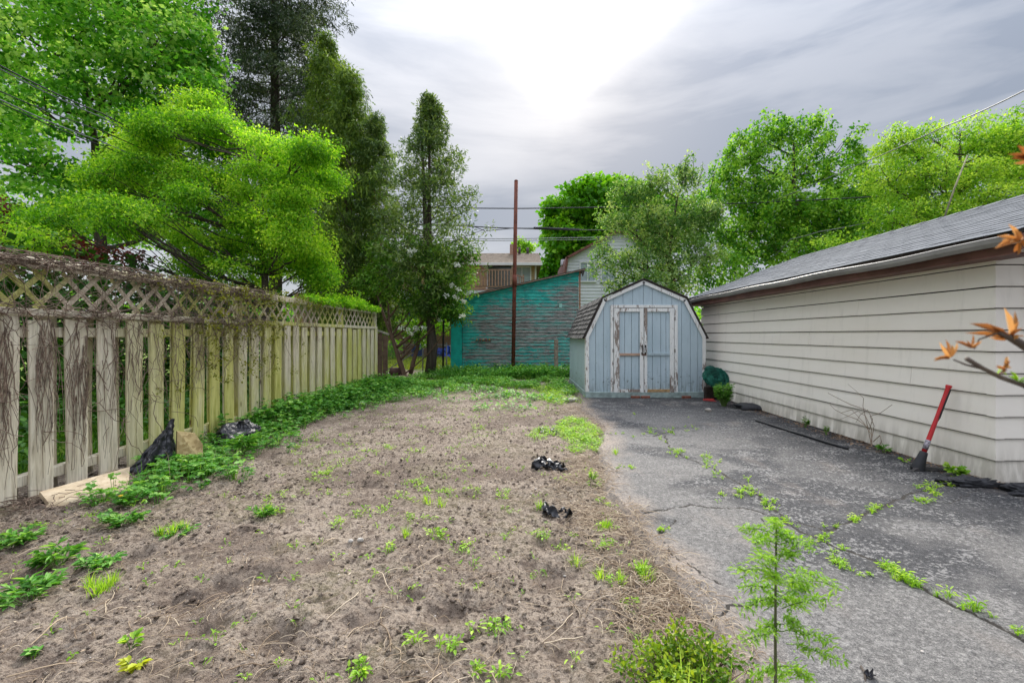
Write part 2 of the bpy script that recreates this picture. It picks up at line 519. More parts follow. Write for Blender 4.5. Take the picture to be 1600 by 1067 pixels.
def asphalt_mat():
    t = NT('worn_asphalt')
    v = t.coord('pos')
    big = t.noise(t.coord('pos', (.75, 1.0, 1)), .8, 4, .55, .4)
    mid = t.noise(t.coord('pos', (1.0, 1.6, 1), rot=(0, 0, .5)), 2.6, 6, .68, .8)
    agg = t.noise(v, 150, 3, .65)
    agg2 = t.noise(v, 42, 4, .7)
    vo = t.nd('ShaderNodeTexVoronoi'); t.l.new(v, vo.inputs[0]); vo.inputs['Scale'].default_value = 70
    x, y, z = t.xyz()
    right = t.step(t.math('ADD', x, t.math('MULTIPLY', t.math('SUBTRACT', mid, .5), 2.2)), 2.1, 3.9)
    right = t.math('MULTIPLY', right, t.step(y, 2.4, 4.0))
    back = t.step(t.math('ADD', y, t.math('MULTIPLY', t.math('SUBTRACT', mid, .5), 3.0)), 7.0, 8.8)
    seal = t.math('MAXIMUM', t.math('MULTIPLY', right, .95), t.math('MULTIPLY', back, .85))
    seal = t.math('MAXIMUM', seal, t.math('MULTIPLY', t.step(big, .46, .58), .85))
    ag = t.math('ADD', t.math('MULTIPLY', agg, .55), t.math('MULTIPLY', agg2, .45))
    worn = t.ramp(ag, [(.36, (.050, .048, .047)), (.47, (.112, .108, .104)), (.55, (.172, .165, .156)), (.66, (.30, .288, .27))])
    slick = t.ramp(ag, [(.40, (.014, .015, .017)), (.54, (.042, .043, .048)), (.63, (.10, .10, .10)), (.69, (.32, .32, .31))])
    c = t.mix(seal, worn, slick)
    # grey scuffs where the sealer has gone
    sk = t.step(t.math('ADD', mid, t.math('MULTIPLY', t.math('SUBTRACT', agg2, .5), 1.3)), .57, .66)
    c = t.mix(t.math('MULTIPLY', sk, t.math('ADD', .14, t.math('MULTIPLY', seal, .34))), c, (.36, .35, .335))
    dust = t.noise(t.coord('pos', (1.3, .8, 1)), 1.7, 5, .6)
    c = t.mix(t.math('MULTIPLY', t.step(dust, .55, .75), .28), c, (.30, .25, .21))
    eg = t.attr('edge')
    c = t.mix(t.math('MULTIPLY', eg, t.step(agg2, .25, .6)), c, (.335, .27, .215))
    ck = t.math('ADD', t.attr('crack'), t.math('MULTIPLY', t.math('SUBTRACT', t.noise(v, 14, 4, .75), .5), .85))
    c = t.mix(t.step(ck, .68, .82), c, (.03, .026, .022))
    t.color(c).rough(.88); t.bump(t.math('ADD', agg, t.math('MULTIPLY', agg2, .7)), .8, .010)
    t.b.inputs['Specular IOR Level'].default_value = .25
    return t.m

M_FENCE = fence_wood(); M_LATT = lattice_wood(); M_GAR = garage_paint(); M_SHED = shed_paint()
M_TRIM = peeling_white(); M_TRIM2 = peeling_white('worn_white_trim', .56); M_TEAL = teal_peel('peeling_teal_clapboard')
M_RUST = rust(); M_BAG = black_plastic(); M_SOIL = soil_mat(); M_ASPH = asphalt_mat()
M_SHG = shingle_mat('grey_asphalt_shingle', (.07, .078, .09), (.14, .15, .165))
M_SHS = shingle_mat('charred_wood_shingle', (.018, .018, .02), (.085, .08, .078))
# ================================================================== GROUND
rng = np.random.default_rng(7)
rnd = random.Random(11)

def grass_ground():
    t = NT('lawn_and_ground')
    n = t.noise(t.coord('pos'), 1.2, 6, .65); n2 = t.noise(t.coord('pos'), 30, 4, .7)
    c = t.ramp(n, [(.3, (.10, .17, .018)), (.7, (.20, .29, .03))])
    c = t.mix(t.math('MULTIPLY', n2, .5), c, (.06, .11, .012))
    t.color(c).rough(.95); t.bump(n2, .8, .03)
    return t.m
M_LAWN = grass_ground()
def earth_mat():
    t = NT('brown_earth')  # mottled brown earth of the base ground sheet
    n = t.noise(t.coord('pos'), 6, 6, .65)
    t.color(t.ramp(n, [(.3, (.07, .055, .035)), (.7, (.16, .13, .08))])).rough(1); t.bump(n, .8, .03)
    return t.m
M_EARTH = earth_mat()

def grid(xs, ys, zfun):
    X, Y = np.meshgrid(xs, ys)
    Z = zfun(X, Y)
    V = np.stack([X.ravel(), Y.ravel(), Z.ravel()], 1)
    nx, ny = len(xs), len(ys)
    i = np.arange(nx - 1)[None, :] + np.arange(ny - 1)[:, None] * nx
    Fq = np.stack([i, i + 1, i + 1 + nx, i + nx], -1).reshape(-1, 4)
    return V, Fq, X, Y

g = MB(); g.poly([(-400, -60, -.10), (400, -60, -.10), (400, 700, -.10), (-400, 700, -.10)], [(0, 1, 2, 3)])
setp(g.build('ground', M_EARTH), kind='structure')
# neighbours' lawns
V, Fq, _, _ = grid(np.linspace(-60, 60, 70), np.linspace(17.3, 90, 60), lambda X, Y: -.04 + .05 * fbm(X * .3, Y * .3, 5, 3))
setp(npmesh('lawn', V, Fq, M_LAWN, smooth=True), kind='structure')
V, Fq, _, _ = grid(np.linspace(-30, -4.35, 60), np.linspace(-4, 17.25, 50), lambda X, Y: -.045 + .06 * fbm(X * .5, Y * .5, 6, 3))
setp(npmesh('side_lawn', V, Fq, M_LAWN, smooth=True), kind='structure')

def seg_dist(X, Y, poly):
    d = np.full(X.shape, 9.0)
    for (a, b) in zip(poly[:-1], poly[1:]):
        ax, ay = a; bx, by = b
        L2 = (bx - ax) ** 2 + (by - ay) ** 2 + 1e-9
        t = np.clip(((X - ax) * (bx - ax) + (Y - ay) * (by - ay)) / L2, 0, 1)
        d = np.minimum(d, np.hypot(X - ax - t * (bx - ax), Y - ay - t * (by - ay)))
    return d

def edgeX(Y):
    e = np.interp(Y, [0, 1.8, 2.3, 3.0, 4.2, 5.6, 7.0, 8.5, 10, 14], [.86, .90, .90, .80, .76, .93, 1.25, 1.12, 1.25, 1.3])
    return e + .10 * (fbm(Y * 1.7, Y * 0 + 3.3, 21, 3) - .5) + .06 * (fbm(Y * 7, Y * 0 + 1.3, 22, 3) - .5)

CRACKS = [
 [(930, 672), (960, 682), (1020, 683), (1050, 673), (1095, 674)],
 [(1038, 680), (1047, 700), (1070, 716), (1110, 732), (1140, 748), (1165, 762), (1200, 790), (1240, 828), (1290, 850), (1330, 866), (1380, 885), (1450, 930), (1520, 966), (1600, 1006), (1700, 1060)],
 [(1005, 803), (1050, 796), (1080, 791), (1120, 797), (1160, 796), (1230, 815), (1290, 832), (1340, 812), (1370, 797), (1420, 775), (1455, 766), (1500, 760), (1560, 757)],
 [(1030, 838), (1045, 826), (1056, 814)],
 [(1035, 850), (1060, 878), (1082, 888), (1098, 903), (1128, 918)],
 [(1110, 968), (1125, 962), (1140, 952), (1165, 950), (1200, 938)],
 [(1480, 790), (1500, 782), (1512, 772), (1530, 768)],
 [(1215, 830), (1200, 824), (1190, 812)],
]
CR = []
for c in CRACKS:
    pts = [G(*p) for p in c]
    out = []
    for a, b in zip(pts[:-1], pts[1:]):
        n = max(2, int(math.hypot(b[0] - a[0], b[1] - a[1]) / .06))
        for k in range(n):
            t = k / n
            out.append((a[0] + (b[0] - a[0]) * t + rnd.uniform(-.018, .018), a[1] + (b[1] - a[1]) * t + rnd.uniform(-.018, .018)))
    out.append(pts[-1]); CR.append(out)

ys = [0.7]
while ys[-1] < 14.5: ys.append(ys[-1] * 1.0062)
ys = np.array([-3, -1.5, 0] + ys)
# ---- asphalt
us = np.concatenate([np.linspace(0, .08, 10)[:-1], np.linspace(.08, 4.3, 250)])
U, Yg = np.meshgrid(us, ys)
E0 = edgeX(Yg)
X = E0 + U
cd = np.full(X.shape, 9.0)
for k, c in enumerate(CR):
    d = seg_dist(X, Yg, c) / (1.0 if k < 3 else .6)
    cd = np.minimum(cd, d)
crk = np.clip(1 - cd / .016, 0, 1)
Z = .012 + .030 * (fbm(X * .8, Yg * .7, 31, 3) - .5) + .008 * (fbm(X * 9, Yg * 9, 33, 3) - .5)
Z += .004 * (vnoise(X * 60, Yg * 60, 35) - .5)
Z -= .010 * crk
edg = np.clip(1 - U / .05, 0, 1)
Z -= .05 * edg
def asph_z(x, y):
    return .012 + .030 * (float(fbm(x * .8, y * .7, 31, 3)) - .5)
nx, ny = len(us), len(ys)
i = np.arange(nx - 1)[None, :] + np.arange(ny - 1)[:, None] * nx
Fq = np.stack([i, i + 1, i + 1 + nx, i + nx], -1).reshape(-1, 4)
eatt = np.clip(1 - (U + .35 * (fbm(X * 2.5, Yg * 2.5, 61, 3) - .5)) / .30, 0, 1) * .8
d = npmesh('driveway', np.stack([X.ravel(), Yg.ravel(), Z.ravel()], 1), Fq, M_ASPH, smooth=True,
           attrs={'crack': np.clip(1 - cd / .05, 0, 1).ravel(), 'edge': eatt.ravel()})
setp(d, kind='structure')
V, Fq, X2, Y2 = grid(np.linspace(5.0, 16, 40), np.linspace(-3, 4.4, 30), lambda X, Y: .004 + X * 0)
setp(npmesh('driveway_apron', V, Fq, M_ASPH, smooth=True, attrs={'crack': np.zeros(len(V)), 'edge': np.zeros(len(V))}), kind='structure')

# ---- soil
HOLES = [(G(285, 935), .16, .07), (G(350, 915), .13, .055), (G(640, 925), .11, .05), (G(700, 948), .12, .045), (G(575, 757), .12, .06),
         (G(735, 713), .14, .05), (G(860, 900), .16, .045), (G(878, 1015), .06, .03), (G(430, 1000), .14, .05), (G(425, 985), .12, .04),
         (G(620, 668), .18, .04), (G(860, 850), .12, .04), (G(215, 870), .13, .05), (G(320, 970), .16, .05), (G(55, 1040), .15, .05), (G(655, 665), .2, .03),
         (G(1012, 905), .05, .03), (G(560, 970), .12, .04), (G(740, 770), .15, .04), (G(400, 905), .10, .04), (G(500, 880), .10, .03)]
def soil_h(X, Y):
    z = .05 * (fbm(X * .55, Y * .5, 41, 3) - .5)
    z = z + .030 * (fbm(X * 2.3 + 3, Y * 2.3, 42, 3) - .5)
    b = np.abs(fbm(X * 6.5, Y * 6.5, 43, 3) - .5) * 2
    z = z + .028 * (.35 - b)
    c = fbm(X * 17, Y * 17, 44, 3)
    z = z + .050 * (np.clip(c, .45, 1) - .5)
    z = z + .026 * (np.clip(vnoise(X * 36, Y * 36, 46), .45, 1) - .6)
    return z
xs = np.arange(-4.5, 1.75, .0155)
V, Fq, X, Y = grid(xs, np.concatenate([ys, np.linspace(14.6, 17.3, 30)]), lambda X, Y: X * 0)
umber = np.zeros(X.shape); Z = soil_h(X, Y)
calm = np.clip((Y - 9) / 4, 0, .6); Z = Z * (1 - calm)
for (hx, hy), r, dd in HOLES:
    q = np.hypot(X - hx, (Y - hy)) / r + .6 * (fbm(X * 6, Y * 6, 50, 3) - .5)
    Z -= dd * np.exp(-q ** 2 * 1.4); umber = np.maximum(umber, np.clip(1.25 - q, 0, 1))
umber = np.maximum(umber, np.clip((fbm(X * 1.6, Y * 2.2, 51, 4) - .56) * 6, 0, .75))
umber = np.maximum(umber, .8 * np.clip((.42 - fbm(X * 17, Y * 17, 44, 3)) * 9, 0, 1))
Z -= .06 * np.clip((X - edgeX(Y) + .12) / .22, 0, 1)
Z += .06 * np.clip((-3.3 - X) / .7, 0, 1)
moss = np.clip((fbm(X * 2, Y * 2, 52, 4) - .52) * 5, 0, 1) * (.25 + .75 * np.clip((-2.4 - X) / .8 + (Y - 9) / 3, 0, 1))
V[:, 2] = Z.ravel()
d = npmesh('soil', V, Fq, M_SOIL, smooth=True, attrs={'umber': umber.ravel(), 'moss': moss.ravel()})
setp(d, kind='structure')
SX, SY, SZ = xs, np.concatenate([ys, np.linspace(14.6, 17.3, 30)]), Z
def ground_z(x, y):
    """height of the bed or the driveway below (x, y), arrays"""
    x = np.asarray(x, dtype=float); y = np.asarray(y, dtype=float)
    j = np.clip(np.searchsorted(SX, x), 1, len(SX) - 1); k = np.clip(np.searchsorted(SY, y), 1, len(SY) - 1)
    zs = SZ[k, j]
    za = .012 + .030 * (fbm(x * .8, y * .7, 31, 3) - .5)
    return np.where(x > edgeX(y) + .02, za, zs)
def gz(x, y): return float(ground_z(np.array([x]), np.array([y]))[0])
def Gv(px, py, dz=0.0):
    x, y = G(px, py); return Vector((x, y, gz(x, y) + dz))

# ================================================================== FENCE
FX = -4.106
fence = empty('lattice_fence', (FX, 0, 0), 'weathered shadowbox wood fence with lattice top along the left side', 'fence', rz=-.0169)
def fy(px): return 2919.5 / (CX + 12 - px)
def plank_mesh(w, h, th, seed):
    """upright plank, length along z, slightly twisted and worn; w along y, th along x"""
    r = random.Random(seed); m = MB(); n = 6; vs = []
    tw = r.uniform(-.03, .03); cup = r.uniform(-.003, .003)
    for k in range(n + 1):
        z = h * k / n; dy = .006 * math.sin(k * .9 + seed); a = tw * (k / n - .5)
        for (x, y) in ((0, -w / 2), (0, -w / 2 + .006), (.0, w / 2 - .006), (0, w / 2)):
            xo = (th / 2 - (.004 if abs(y) > w / 2 - .003 else 0) + cup * (1 - (2 * y / w) ** 2))
            vs.append((xo + a * y, y + dy, z))
        for (x, y) in ((0, w / 2), (0, w / 2 - .006), (0, -w / 2 + .006), (0, -w / 2)):
            xo = -(th / 2 - (.004 if abs(y) > w / 2 - .003 else 0)) + cup * (1 - (2 * y / w) ** 2)
            vs.append((xo + a * y, y + dy, z))
    fs = []
    for k in range(n):
        for j in range(8):
            j2 = (j + 1) % 8
            fs.append((k * 8 + j, k * 8 + j2, (k + 1) * 8 + j2, (k + 1) * 8 + j))
    fs.append(tuple(range(7, -1, -1))); fs.append(tuple(n * 8 + j for j in range(8)))
    m.poly(vs, fs)
    return m.mesh('fence_board', M_FENCE)
PL = [plank_mesh(.185, 1.50, .022, s) for s in range(6)]
posts_y = [fy(-250) , fy(377), fy(536), fy(588)]
posts_y = [2.2, fy(377), fy(536), fy(588)]
front_start = [3.733 - .295 * k for k in range(5, 0, -1)] + [3.733 + .2975 * k for k in range(29)]
for k, y0 in enumerate(front_start):
    if y0 < 2.2 or y0 > 12.15: continue
    if any(abs(y0 + .09 - p) < .06 for p in posts_y): pass
    o = link('fence_board', PL[k % 6], fence)
    o.location = (.012 + rnd.uniform(-.004, .004), y0 + .0925 + rnd.uniform(-.012, .012), .05 + rnd.uniform(-.035, .02))
    o.rotation_euler = (rnd.uniform(-.014, .014), 0, rnd.uniform(-.03, .03))
for k, y0 in enumerate(front_start):
    yb = y0 + .0925 + .148
    if yb < 2.2 or yb > 12.2: continue
    o = link('fence_board', PL[(k * 5 + 2) % 6], fence)
    o.location = (-.118 + rnd.uniform(-.004, .004), yb + rnd.uniform(-.02, .02), .07 + rnd.uniform(-.04, .03))
    o.rotation_euler = (rnd.uniform(-.014, .014), 0, rnd.uniform(-.03, .03))
for p in posts_y:
    MB().box((-.052, p, 1.0), (.09, .092, 2.1), bev=.008).build('post', M_FENCE, fence)
    MB().box((-.052, p, 2.06), (.125, .125, .025), bev=.006).build('post_cap', M_FENCE, fence)
for a, b in zip(posts_y[:-1], posts_y[1:]):
    L = b - a - .1; m = (a + b) / 2
    for (z, hh, x) in ((.21, .09, -.052), (1.42, .09, -.052)):
        MB().box((x, m, z), (.085, L, hh), bev=.006).build('rail', M_FENCE, fence)
    MB().box((.016, m, 1.585), (.03, L + .09, .062), bev=.005).build('rail', M_FENCE, fence)
    MB().box((-.052, m, 1.56), (.10, L, .022), bev=.004).build('rail', M_FENCE, fence)
    MB().box((-.04, m, 2.02), (.10, L + .1, .04), bev=.006).build('rail', M_FENCE, fence)
    MB().box((.012, m, 1.975), (.02, L + .06, .05), bev=.004).build('rail', M_FENCE, fence)
    # lattice strips, both directions
    z0, z1 = 1.618, 1.948; hgt = z1 - z0; sp = .235
    y = a + .03 - hgt
    while y < b - .06:
        for sgn, xo in ((1, -.006), (-1, -.018)):
            ya, yb_ = (y, y + hgt) if sgn > 0 else (y + hgt, y)
            za, zb = z0, z1
            lo, hi = a + .055, b - .055
            def clip(pa, pb):
                (yy0, zz0), (yy1, zz1) = pa, pb
                if yy1 == yy0: return None
                t0, t1 = 0, 1
                for lim, sg in ((lo, 1), (hi, -1)):
                    f0 = sg * (yy0 - lim); f1 = sg * (yy1 - lim)
                    if f0 < 0 and f1 < 0: return None
                    if f0 < 0: t0 = max(t0, f0 / (f0 - f1))
                    if f1 < 0: t1 = min(t1, f0 / (f0 - f1))
                if t1 - t0 < .12: return None
                return ((yy0 + (yy1 - yy0) * t0, zz0 + (zz1 - zz0) * t0), (yy0 + (yy1 - yy0) * t1, zz0 + (zz1 - zz0) * t1))
            r_ = clip((ya, za), (yb_, zb))
            if r_ is None: continue
            (y0_, z0_), (y1_, z1_) = r_
            L_ = math.hypot(y1_ - y0_, z1_ - z0_)
            th = math.atan2(z1_ - z0_, y1_ - y0_)
            o = link('lattice_strip', MB().box((0, 0, 0), (.008, L_, .042), bev=.002).mesh('lattice_strip', M_LATT), fence)
            o.location = (xo + rnd.uniform(-.001, .001), (y0_ + y1_) / 2, (z0_ + z1_) / 2)
            o.rotation_euler = (th, 0, 0)
        y += sp

# small brown panel closing the gap at the fence's far end
bp = empty('brown_board_gate', (-4.03, 12.55, 0), 'dark brown narrow board panel at the far end of the lattice fence', 'fence panel')
M_BRN = plain('brown_stained_board', (.13, .085, .06), .85, .35, 9, .3)
for k in range(3):
    MB().box((.0 + k * .145 - .02, .0, .80 - k * .045), (.135, .022, 1.45 - k * .06), bev=.004).build('panel_board', M_BRN, bp)
MB().box((.12, -.02, 1.50), (.55, .03, .05), Matrix.Rotation(.35, 3, 'Y')).build('sloping_rail', plain('grey_weathered_wood', (.33, .30, .26), .9, .3, 12, .4), bp)

# ================================================================== GARAGE
gar = empty('garage', (4.446, 4.27, 0), 'long cream lap-sided garage with low grey shingle roof on the right', 'garage', rz=.0127)
EXPO = .204; GL = 6.75; GW = 4.75
core = MB()
core.box((GW / 2 + .01, GL / 2, 1.13), (GW - .05, GL - .05, 2.22))
core.build('wall_core', plain('dark_core', (.05, .045, .04), .9), gar)  # near-black core paints shadow lines in the gaps between boards
def lap_y(y0, y1, z0, h, seed):     # board on the long side, outward is -x
    r = random.Random(seed); n = 14; vs = []
    for k in range(n + 1):
        y = y0 + (y1 - y0) * k / n
        w = r.uniform(-.0015, .0015); wz = r.uniform(-.0012, .0012)
        vs += [(-.019 + w, y, z0 + wz), (-.012 + w, y, z0 + wz), (.004, y, z0 + h - .003), (-.003 + w * .5, y, z0 + h - .003), (-.020 + w, y, z0 + .012 + wz)]
    fs = []
    for k in range(n):
        for j in range(5):
            j2 = (j + 1) % 5
            fs.append((k * 5 + j, (k + 1) * 5 + j, (k + 1) * 5 + j2, k * 5 + j2))
    fs.append((0, 1, 2, 3, 4)); fs.append(tuple(n * 5 + j for j in (4, 3, 2, 1, 0)))
    m = MB(); m.poly(vs, fs); return m
for k in range(11):
    z0 = .02 + EXPO * k
    cuts = [0.0, (1.15, 3.05, 2.2, 4.4, .9, 3.6, 2.7, 5.0, 1.7, 3.9, 2.9)[k], GL]
    for ci in range(2):
        ob = lap_y(cuts[ci] + (.0015 if ci else 0), cuts[ci + 1] - .0015 * (1 - ci), z0, EXPO - .006, k * 2 + ci).build('siding_board', M_GAR, gar)
        ob.location = (rnd.uniform(-.0012, .0012), 0, rnd.uniform(-.002, .002))
    # short run on the front wall up to the door trim
    m = MB(); vs = []
    for xx in (.002, .272):
        vs += [(xx, -.019, z0), (xx, -.012, z0), (xx, .004, z0 + EXPO - .009), (xx, -.003, z0 + EXPO - .009), (xx, -.020, z0 + .012)]
    m.poly(vs, [(0, 5, 6, 1), (1, 6, 7, 2), (2, 7, 8, 3), (3, 8, 9, 4), (4, 9, 5, 0), (0, 1, 2, 3, 4), (9, 8, 7, 6, 5)])
    m.build('siding_board', M_GAR, gar)
    # metal corner cap over each course
    c = MB()
    t = .0045; hh = EXPO - .014
    c.poly([(-.024, .058, z0 + .0), (-.024, -.025, z0), (.058, -.025, z0), (-.0085, .050, z0 + hh), (-.0085, -.0085, z0 + hh), (.050, -.0085, z0 + hh),
            (-.019, .058, z0), (-.019, -.020, z0), (.058, -.020, z0), (-.004, .050, z0 + hh), (-.004, -.004, z0 + hh), (.050, -.004, z0 + hh)],
           [(0, 1, 4, 3), (1, 2, 5, 4), (6, 9, 10, 7), (7, 10, 11, 8), (0, 3, 9, 6), (2, 8, 11, 5), (0, 6, 7, 1), (1, 7, 8, 2), (3, 4, 10, 9), (4, 5, 11, 10)])
    c.build('corner_cap', M_GAR, gar)
M_BRT = plain('brown_painted_fascia', (.15, .07, .055), .55, .35, 3, .1)
M_GUT = plain('grey_gutter_metal', (.27, .26, .25), .45, .2, 4)
MB().box((.32, -.02, 1.08), (.08, .05, 2.12), bev=.004).build('door_trim', plain('white_paint_plain', (.68, .68, .66), .6, .08, 4), gar)
MB().box((.348, -.048, 1.415), (.012, .006, .16), Matrix.Rotation(-.2, 3, 'Y')).build('door_bracket', plain('dark_blue_black_metal', (.02, .03, .05), .5), gar)
for k in range(4):
    MB().box((1.72, -.005, .28 + .535 * k), (2.62, .04, .525), bev=.006).build('door_panel', plain('white_paint_plain', (.68, .68, .66)), gar)
MB().box((1.72, -.02, 2.19), (2.9, .05, .10), bev=.004).build('door_trim', plain('white_paint_plain', (.68, .68, .66)), gar)
# gable of the front and rear wall
for yy in (.02, GL - .03):
    MB().prism([(.02, yy, 2.24), (GW - .02, yy, 2.24), (GW / 2, yy, 3.16)], (0, .02, 0)).build('gable', M_GAR, gar)
# roof slabs
RX, RZ = 2.38, 3.275; EX, EZ = -.25, 2.285
def roof_side(sg):
    m = MB(); cx = RX
    e = (cx + sg * (cx - EX)) ; 
    m.prism([(cx, -.42, RZ), (e, -.42, EZ), (e, -.42, EZ - .03), (cx, -.42, RZ - .03)], (0, GL + .64, 0))
    return m
roof_side(-1).build('roof', plain('roof_deck_board', (.06, .05, .045), .9), gar)
roof_side(1).build('roof', plain('roof_deck_board', (.06, .05, .045), .9), gar)
def shingle_courses(y0, y1, a, b, nC, tabw, thick, over=.02, seed=0, jit=.006):
    """a: eave point (x,z), b: ridge point (x,z) in the local xz plane; tabs run along y"""
    r = random.Random(seed); m = MB()
    ax, az = a; bx, bz = b; L = math.hypot(bx - ax, bz - az); ux, uz = (bx - ax) / L, (bz - az) / L
    nx_, nz_ = -uz * (1 if ax < bx else -1), ux * (1 if ax < bx else -1)
    if nz_ < 0: nx_, nz_ = -nx_, -nz_
    ex = L / nC
    for c in range(nC):
        s0 = c * ex - (over if c == 0 else 0); s1 = (c + 1) * ex + ex * .12
        y = y0 - (tabw * .5 if c % 2 else 0)
        while y < y1:
            ya, yb = max(y, y0), min(y + tabw - .008, y1)
            if yb - ya > .02:
                j = r.uniform(-jit, jit); t = thick * r.uniform(.7, 1.4)
                q = []
                for (s, h) in ((s0 + j, .004 + thick), (s0 + j, .004 + thick + t), (s1, .004 + t), (s1, .004)):
                    for yy in (ya, yb): q.append((ax + ux * s + nx_ * h, yy, az + uz * s + nz_ * h))
                m.poly(q, [(0, 1, 3, 2), (2, 3, 5, 4), (4, 5, 7, 6), (0, 2, 4, 6), (1, 7, 5, 3), (0, 6, 7, 1)])
            y += tabw
    return m
setp(shingle_courses(-.44, GL + .24, (EX, EZ), (RX, RZ), 20, .30, .005, seed=3).build('shingles', M_SHG, gar), kind='stuff')
setp(shingle_courses(-.44, GL + .24, (2 * RX - EX, EZ), (RX, RZ), 20, .30, .005, seed=4).build('shingles', M_SHG, gar), kind='stuff')
for k in range(23):
    y0 = -.42 + k * .312
    m = MB(); m.poly([(RX - .13, y0, RZ - .03), (RX, y0, RZ + .03), (RX + .13, y0, RZ - .03), (RX + .13, y0 + .33, RZ - .038), (RX, y0 + .33, RZ + .02), (RX - .13, y0 + .33, RZ - .038)],
           [(0, 1, 4, 5), (1, 2, 3, 4), (5, 4, 1, 0), (4, 3, 2, 1)][:2])
    m.build('ridge_cap', M_SHG, gar)
MB().box((EX + .035, GL / 2 - .10, EZ - .105), (.022, GL + .60, .17), bev=.003).build('fascia', M_BRT, gar)
MB().box((EX / 2 + .02, GL / 2 - .10, EZ - .185), (-EX + .02, GL + .56, .012)).build('soffit', M_BRT, gar)
# gutter: a trough with a rolled lip, slightly wavy
def gutter():
    m = MB(); n = 30; vs = []; prof = [(.0, .0), (.0, -.072), (-.055, -.078), (-.078, -.045), (-.086, -.002), (-.078, .004), (-.074, -.002), (-.068, -.045), (-.05, -.070), (-.006, -.066), (-.006, .0)]
    for k in range(n + 1):
        y = -.40 + (GL + .60) * k / n; dz_ = .006 * math.sin(k * .8) - .012 * math.exp(-((k - 4) / 3) ** 2)
        tw = .006 * math.sin(k * .5)
        for (a, b) in prof: vs.append((EX + .020 + a + tw * (b / .07), y, EZ - .035 + b + dz_))
    q = len(prof); fs = []
    for k in range(n):
        for j in range(q):
            j2 = (j + 1) % q
            fs.append((k * q + j, k * q + j2, (k + 1) * q + j2, (k + 1) * q + j))
    fs.append(tuple(range(q))); fs.append(tuple(n * q + j for j in range(q - 1, -1, -1)))
    m.poly(vs, fs); return m
gutter().build('gutter', M_GUT, gar)
# rake boards at both gable ends
for yy in (-.44, GL + .215):
    for sg in (-1, 1):
        e = RX + sg * (RX - EX)
        MB().prism([(RX, yy, RZ - .035), (e, yy, EZ - .035), (e, yy, EZ - .17), (RX, yy, RZ - .17)], (0, .02, 0)).build('rake_board', M_BRT, gar)

# ================================================================== BARN SHED
SY0 = 10.05
barn = empty('barn_shed', (2.735, SY0, 0), 'small pale blue barn shaped shed with peeling white double doors', 'shed')
BX0, BX1 = -1.31, 1.31; KL, KR, KZ = -.91, .87, 2.19; PX, PZ = -.045, 2.585; EZb = 1.36; SD = 3.4
def outl(x):
    pts = [(BX0, EZb), (KL, KZ), (PX, PZ), (KR, KZ), (BX1, EZb)]
    return float(np.interp(x, [p[0] for p in pts], [p[1] for p in pts]))
inner = MB()
inner.prism([(BX0 + .03, .03, .1), (BX0 + .03, .03, EZb), (KL + .02, .03, KZ - .02), (PX, .03, PZ - .03), (KR - .02, .03, KZ - .02), (BX1 - .03, .03, EZb), (BX1 - .03, .03, .1)], (0, SD - .06, 0))
inner.build('wall_core', plain('dark_blue_groove', (.06, .08, .09), .9), barn)
xs_ = [BX0 + .004, -1.10, -.925, -.71, -.495, -.28, -.045 - .0, .15, .365, .58, .80, .99, 1.155, BX1 - .004]
DZ0, DZ1 = .13, 2.035; DL, DR = -.705, .625
for a, b in zip(xs_[:-1], xs_[1:]):
    a_, b_ = a + .004, b - .004
    ks = sorted([x for x in (KL, PX, KR) if a_ < x < b_])
    zb = DZ1 if (a_ > -.72 and b_ < .64) else .13
    top = [(x, 0, outl(x) - .012) for x in [a_] + ks + [b_]]
    MB().prism([(b_, 0, zb), (a_, 0, zb)] + top, (0, .024, 0)).build('siding_strip', M_SHED, barn)
n = 16
for k in range(n):
    y0 = .03 + (SD - .03) * k / n
    MB().box((BX0 + .008, y0 + (SD - .03) / n / 2, .13 + (EZb - .13) / 2), (.02, (SD - .03) / n - .008, EZb - .13)).build('siding_strip', M_SHED, barn)
    if k % 2 == 0:
        MB().box((BX1 - .008, y0 + (SD - .03) / n, .13 + (EZb - .13) / 2), (.02, (SD - .03) / n * 2 - .008, EZb - .13)).build('siding_strip', M_SHED, barn)
M_SK = plain('grey_green_skid_paint', (.26, .33, .32), .8, .35, 8, .3)
MB().box((0, -.012, .075), (2.64, .05, .13), bev=.006).build('base_board', M_SK, barn)
MB().box((BX0 - .004, SD / 2, .07), (.04, SD, .12), bev=.005).build('base_board', M_SK, barn)
# trim
def trim_box(name, x0, x1, z0, z1, y=-.02, th=.024, mat=None, parent=barn, bev=.003):
    return MB().box(((x0 + x1) / 2, y, (z0 + z1) / 2), (x1 - x0, th, z1 - z0), bev=bev).build(name, mat or M_TRIM2, parent)
trim_box('corner_board', BX0 - .012, BX0 + .062, .145, EZb - .01)
trim_box('corner_board', BX1 - .062, BX1 + .012, .145, EZb - .01)
MB().box((BX0 - .012, .045, .145 + (EZb - .155) / 2), (.02, .075, EZb - .155), bev=.003).build('corner_board', M_TRIM2, barn)
edge = [(BX0 - .02, EZb - .02), (KL - .02, KZ), (PX, PZ + .01), (KR + .02, KZ), (BX1 + .02, EZb - .02)]
def offset_in(p, q, w):
    d_ = Vector((q[0] - p[0], 0, q[1] - p[1])).normalized(); nn = Vector((-d_.z, 0, d_.x))
    if nn.z > 0: nn = -nn
    return nn * w
for p, q in zip(edge[:-1], edge[1:]):
    w = offset_in(p, q, .072)
    a, b = Vector((p[0], -.034, p[1])), Vector((q[0], -.034, q[1]))
    MB().prism([a, b, b + w, a + w], (0, .03, 0)).build('rake_trim', M_TRIM2, barn)
